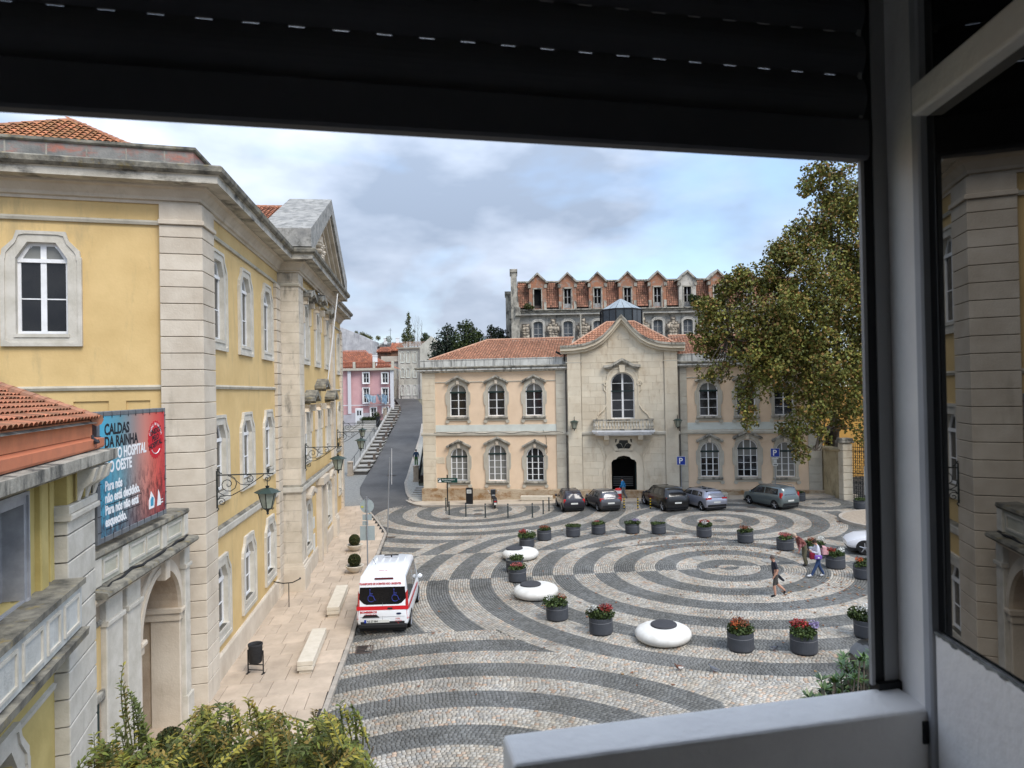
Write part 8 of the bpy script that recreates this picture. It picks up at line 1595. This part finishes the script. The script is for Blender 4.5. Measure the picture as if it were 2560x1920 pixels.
m = M(); m.box(-2.1, .056, -.02, .02, 10.22, 10.5); obj('shutter_box', m, SHM, SH)
FRW = thing('window_frame', 'white painted window frame with metal guide rails, at the right of the view', 'window frame', (.5, 1.05, 0), WF.rz)
for a, b_, c, d, mt, nm in ((.0475, .0535, -.006, .0, RAILM, 'guide_rail'), (.0535, .072, -.002, .004, BLKP, 'rail_slot'), (.072, .0975, -.004, .004, RAILM, 'guide_rail')): m = M(); m.box(a, b_, c, d, 8.735, 10.3); o = obj(nm, m, mt, FRW)
m = M(); m.prism([(.0977, .02), (.0977, -.004), (.0755 + .0, -.0905), (.0835 + .10, -.0905), (.2, .02)], 8.3, 10.4, 'z'); fo = obj('jamb_post', m, WD, FRW, fix=True); bv = fo.modifiers.new('b', 'BEVEL'); bv.width = .004; bv.segments = 2
m = M(); m.box(-.534, .094, -.080, .0, 8.2, 8.728); o = obj('sill_rail', m, WD, FRW); bv = o.modifiers.new('b', 'BEVEL'); bv.width = .007; bv.segments = 3
m = M(); m.box(.055, .097, -.012, .01, 8.70, 8.738); m.box(.068, .082, -.083, -.06, 8.68, 8.712); obj('hinge_gap', m, BLKP, FRW)['kind'] = 'stuff'
# the open sash, hinged at the jamb, its pane mirroring the yellow building
q0 = (.6035, .978); SF = Fac(q0, (-.0637, -.998)); SA = thing('open_window_sash', 'open white casement at the right edge, its dark pane mirroring the yellow building', 'window', (q0[0], q0[1], 0), SF.rz)
MG = bpy.data.materials.new('mirroring_pane'); MG.use_nodes = True; b_ = MG.node_tree.nodes['Principled BSDF']; b_.inputs['Base Color'].default_value = (.004, .004, .004, 1); b_.inputs['Roughness'].default_value = .012; b_.inputs['IOR'].default_value = 2.0
m = M(); m.add([(.0, 0, 8.846), (.62, 0, 8.846), (.62, 0, 9.583), (.0, 0, 9.583)], [(0, 1, 2, 3)]); obj('pane', m, MG, SA)
m = M(); m.add([(.0, 0, 9.627), (.62, 0, 9.627), (.62, 0, 10.3), (.0, 0, 10.3)], [(0, 1, 2, 3)]); obj('pane', m, MG, SA)
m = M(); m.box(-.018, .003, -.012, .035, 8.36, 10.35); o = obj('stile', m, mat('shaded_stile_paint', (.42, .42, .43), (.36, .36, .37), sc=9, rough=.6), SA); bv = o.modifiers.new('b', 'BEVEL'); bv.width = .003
m = M(); m.box(.003, .62, -.006, .04, 8.3, 8.842); o = obj('bottom_rail', m, WD, SA); bv = o.modifiers.new('b', 'BEVEL'); bv.width = .004; bv.segments = 2
m = M(); m.box(.003, .62, -.022, .03, 9.583, 9.627); o = obj('transom_bar', m, WD, SA); bv = o.modifiers.new('b', 'BEVEL'); bv.width = .004; bv.segments = 2
m = M(); xs_ = np.linspace(0, .6, 90); m.prism([(float(x), 8.8455) for x in xs_] + [(float(x), 8.8435 - .0045 * float(RNG.random()) ** 2 - .002 * math.sin(x * 40) ** 2) for x in xs_[::-1]], -.0068, -.004)
obj('putty_line', m, mat('old_putty', (.10, .10, .09), (.3, .3, .28), sc=40), SA)['kind'] = 'stuff'
m = M(); m.box(.62, .68, -.006, .04, 8.3, 10.35); obj('stile', m, WD, SA)
RM = mat('room_wall', (.78, .75, .70), rough=.9)
m = M(); Z0, Z1 = 7.9, 10.55
def rw2(a, b__, z0, z1): m.add([(*WF.p(a, 0)[:2], z0), (*WF.p(b__, 0)[:2], z0), (*WF.p(b__, 0)[:2], z1), (*WF.p(a, 0)[:2], z1)], [(0, 1, 2, 3)])
rw2(.15, 1.6, Z0, Z1); rw2(-3.2, -2.05, Z0, Z1); rw2(-2.05, .15, Z0, 8.3); rw2(-2.05, .15, 10.3, Z1)
cor = [WF.p(-3.2)[:2], WF.p(1.6)[:2], (2.4, -3.2), (-2.0, -3.6)]
for i in (1, 2, 3): a, b__ = cor[i], cor[(i + 1) % 4]; m.add([(*a, Z0), (*b__, Z0), (*b__, Z1), (*a, Z1)], [(0, 1, 2, 3)])
m.add([(*c, Z0) for c in cor], [(0, 1, 2, 3)]); m.add([(*c, Z1) for c in cor], [(0, 1, 2, 3)])
struct(obj('room_walls', m, RM))
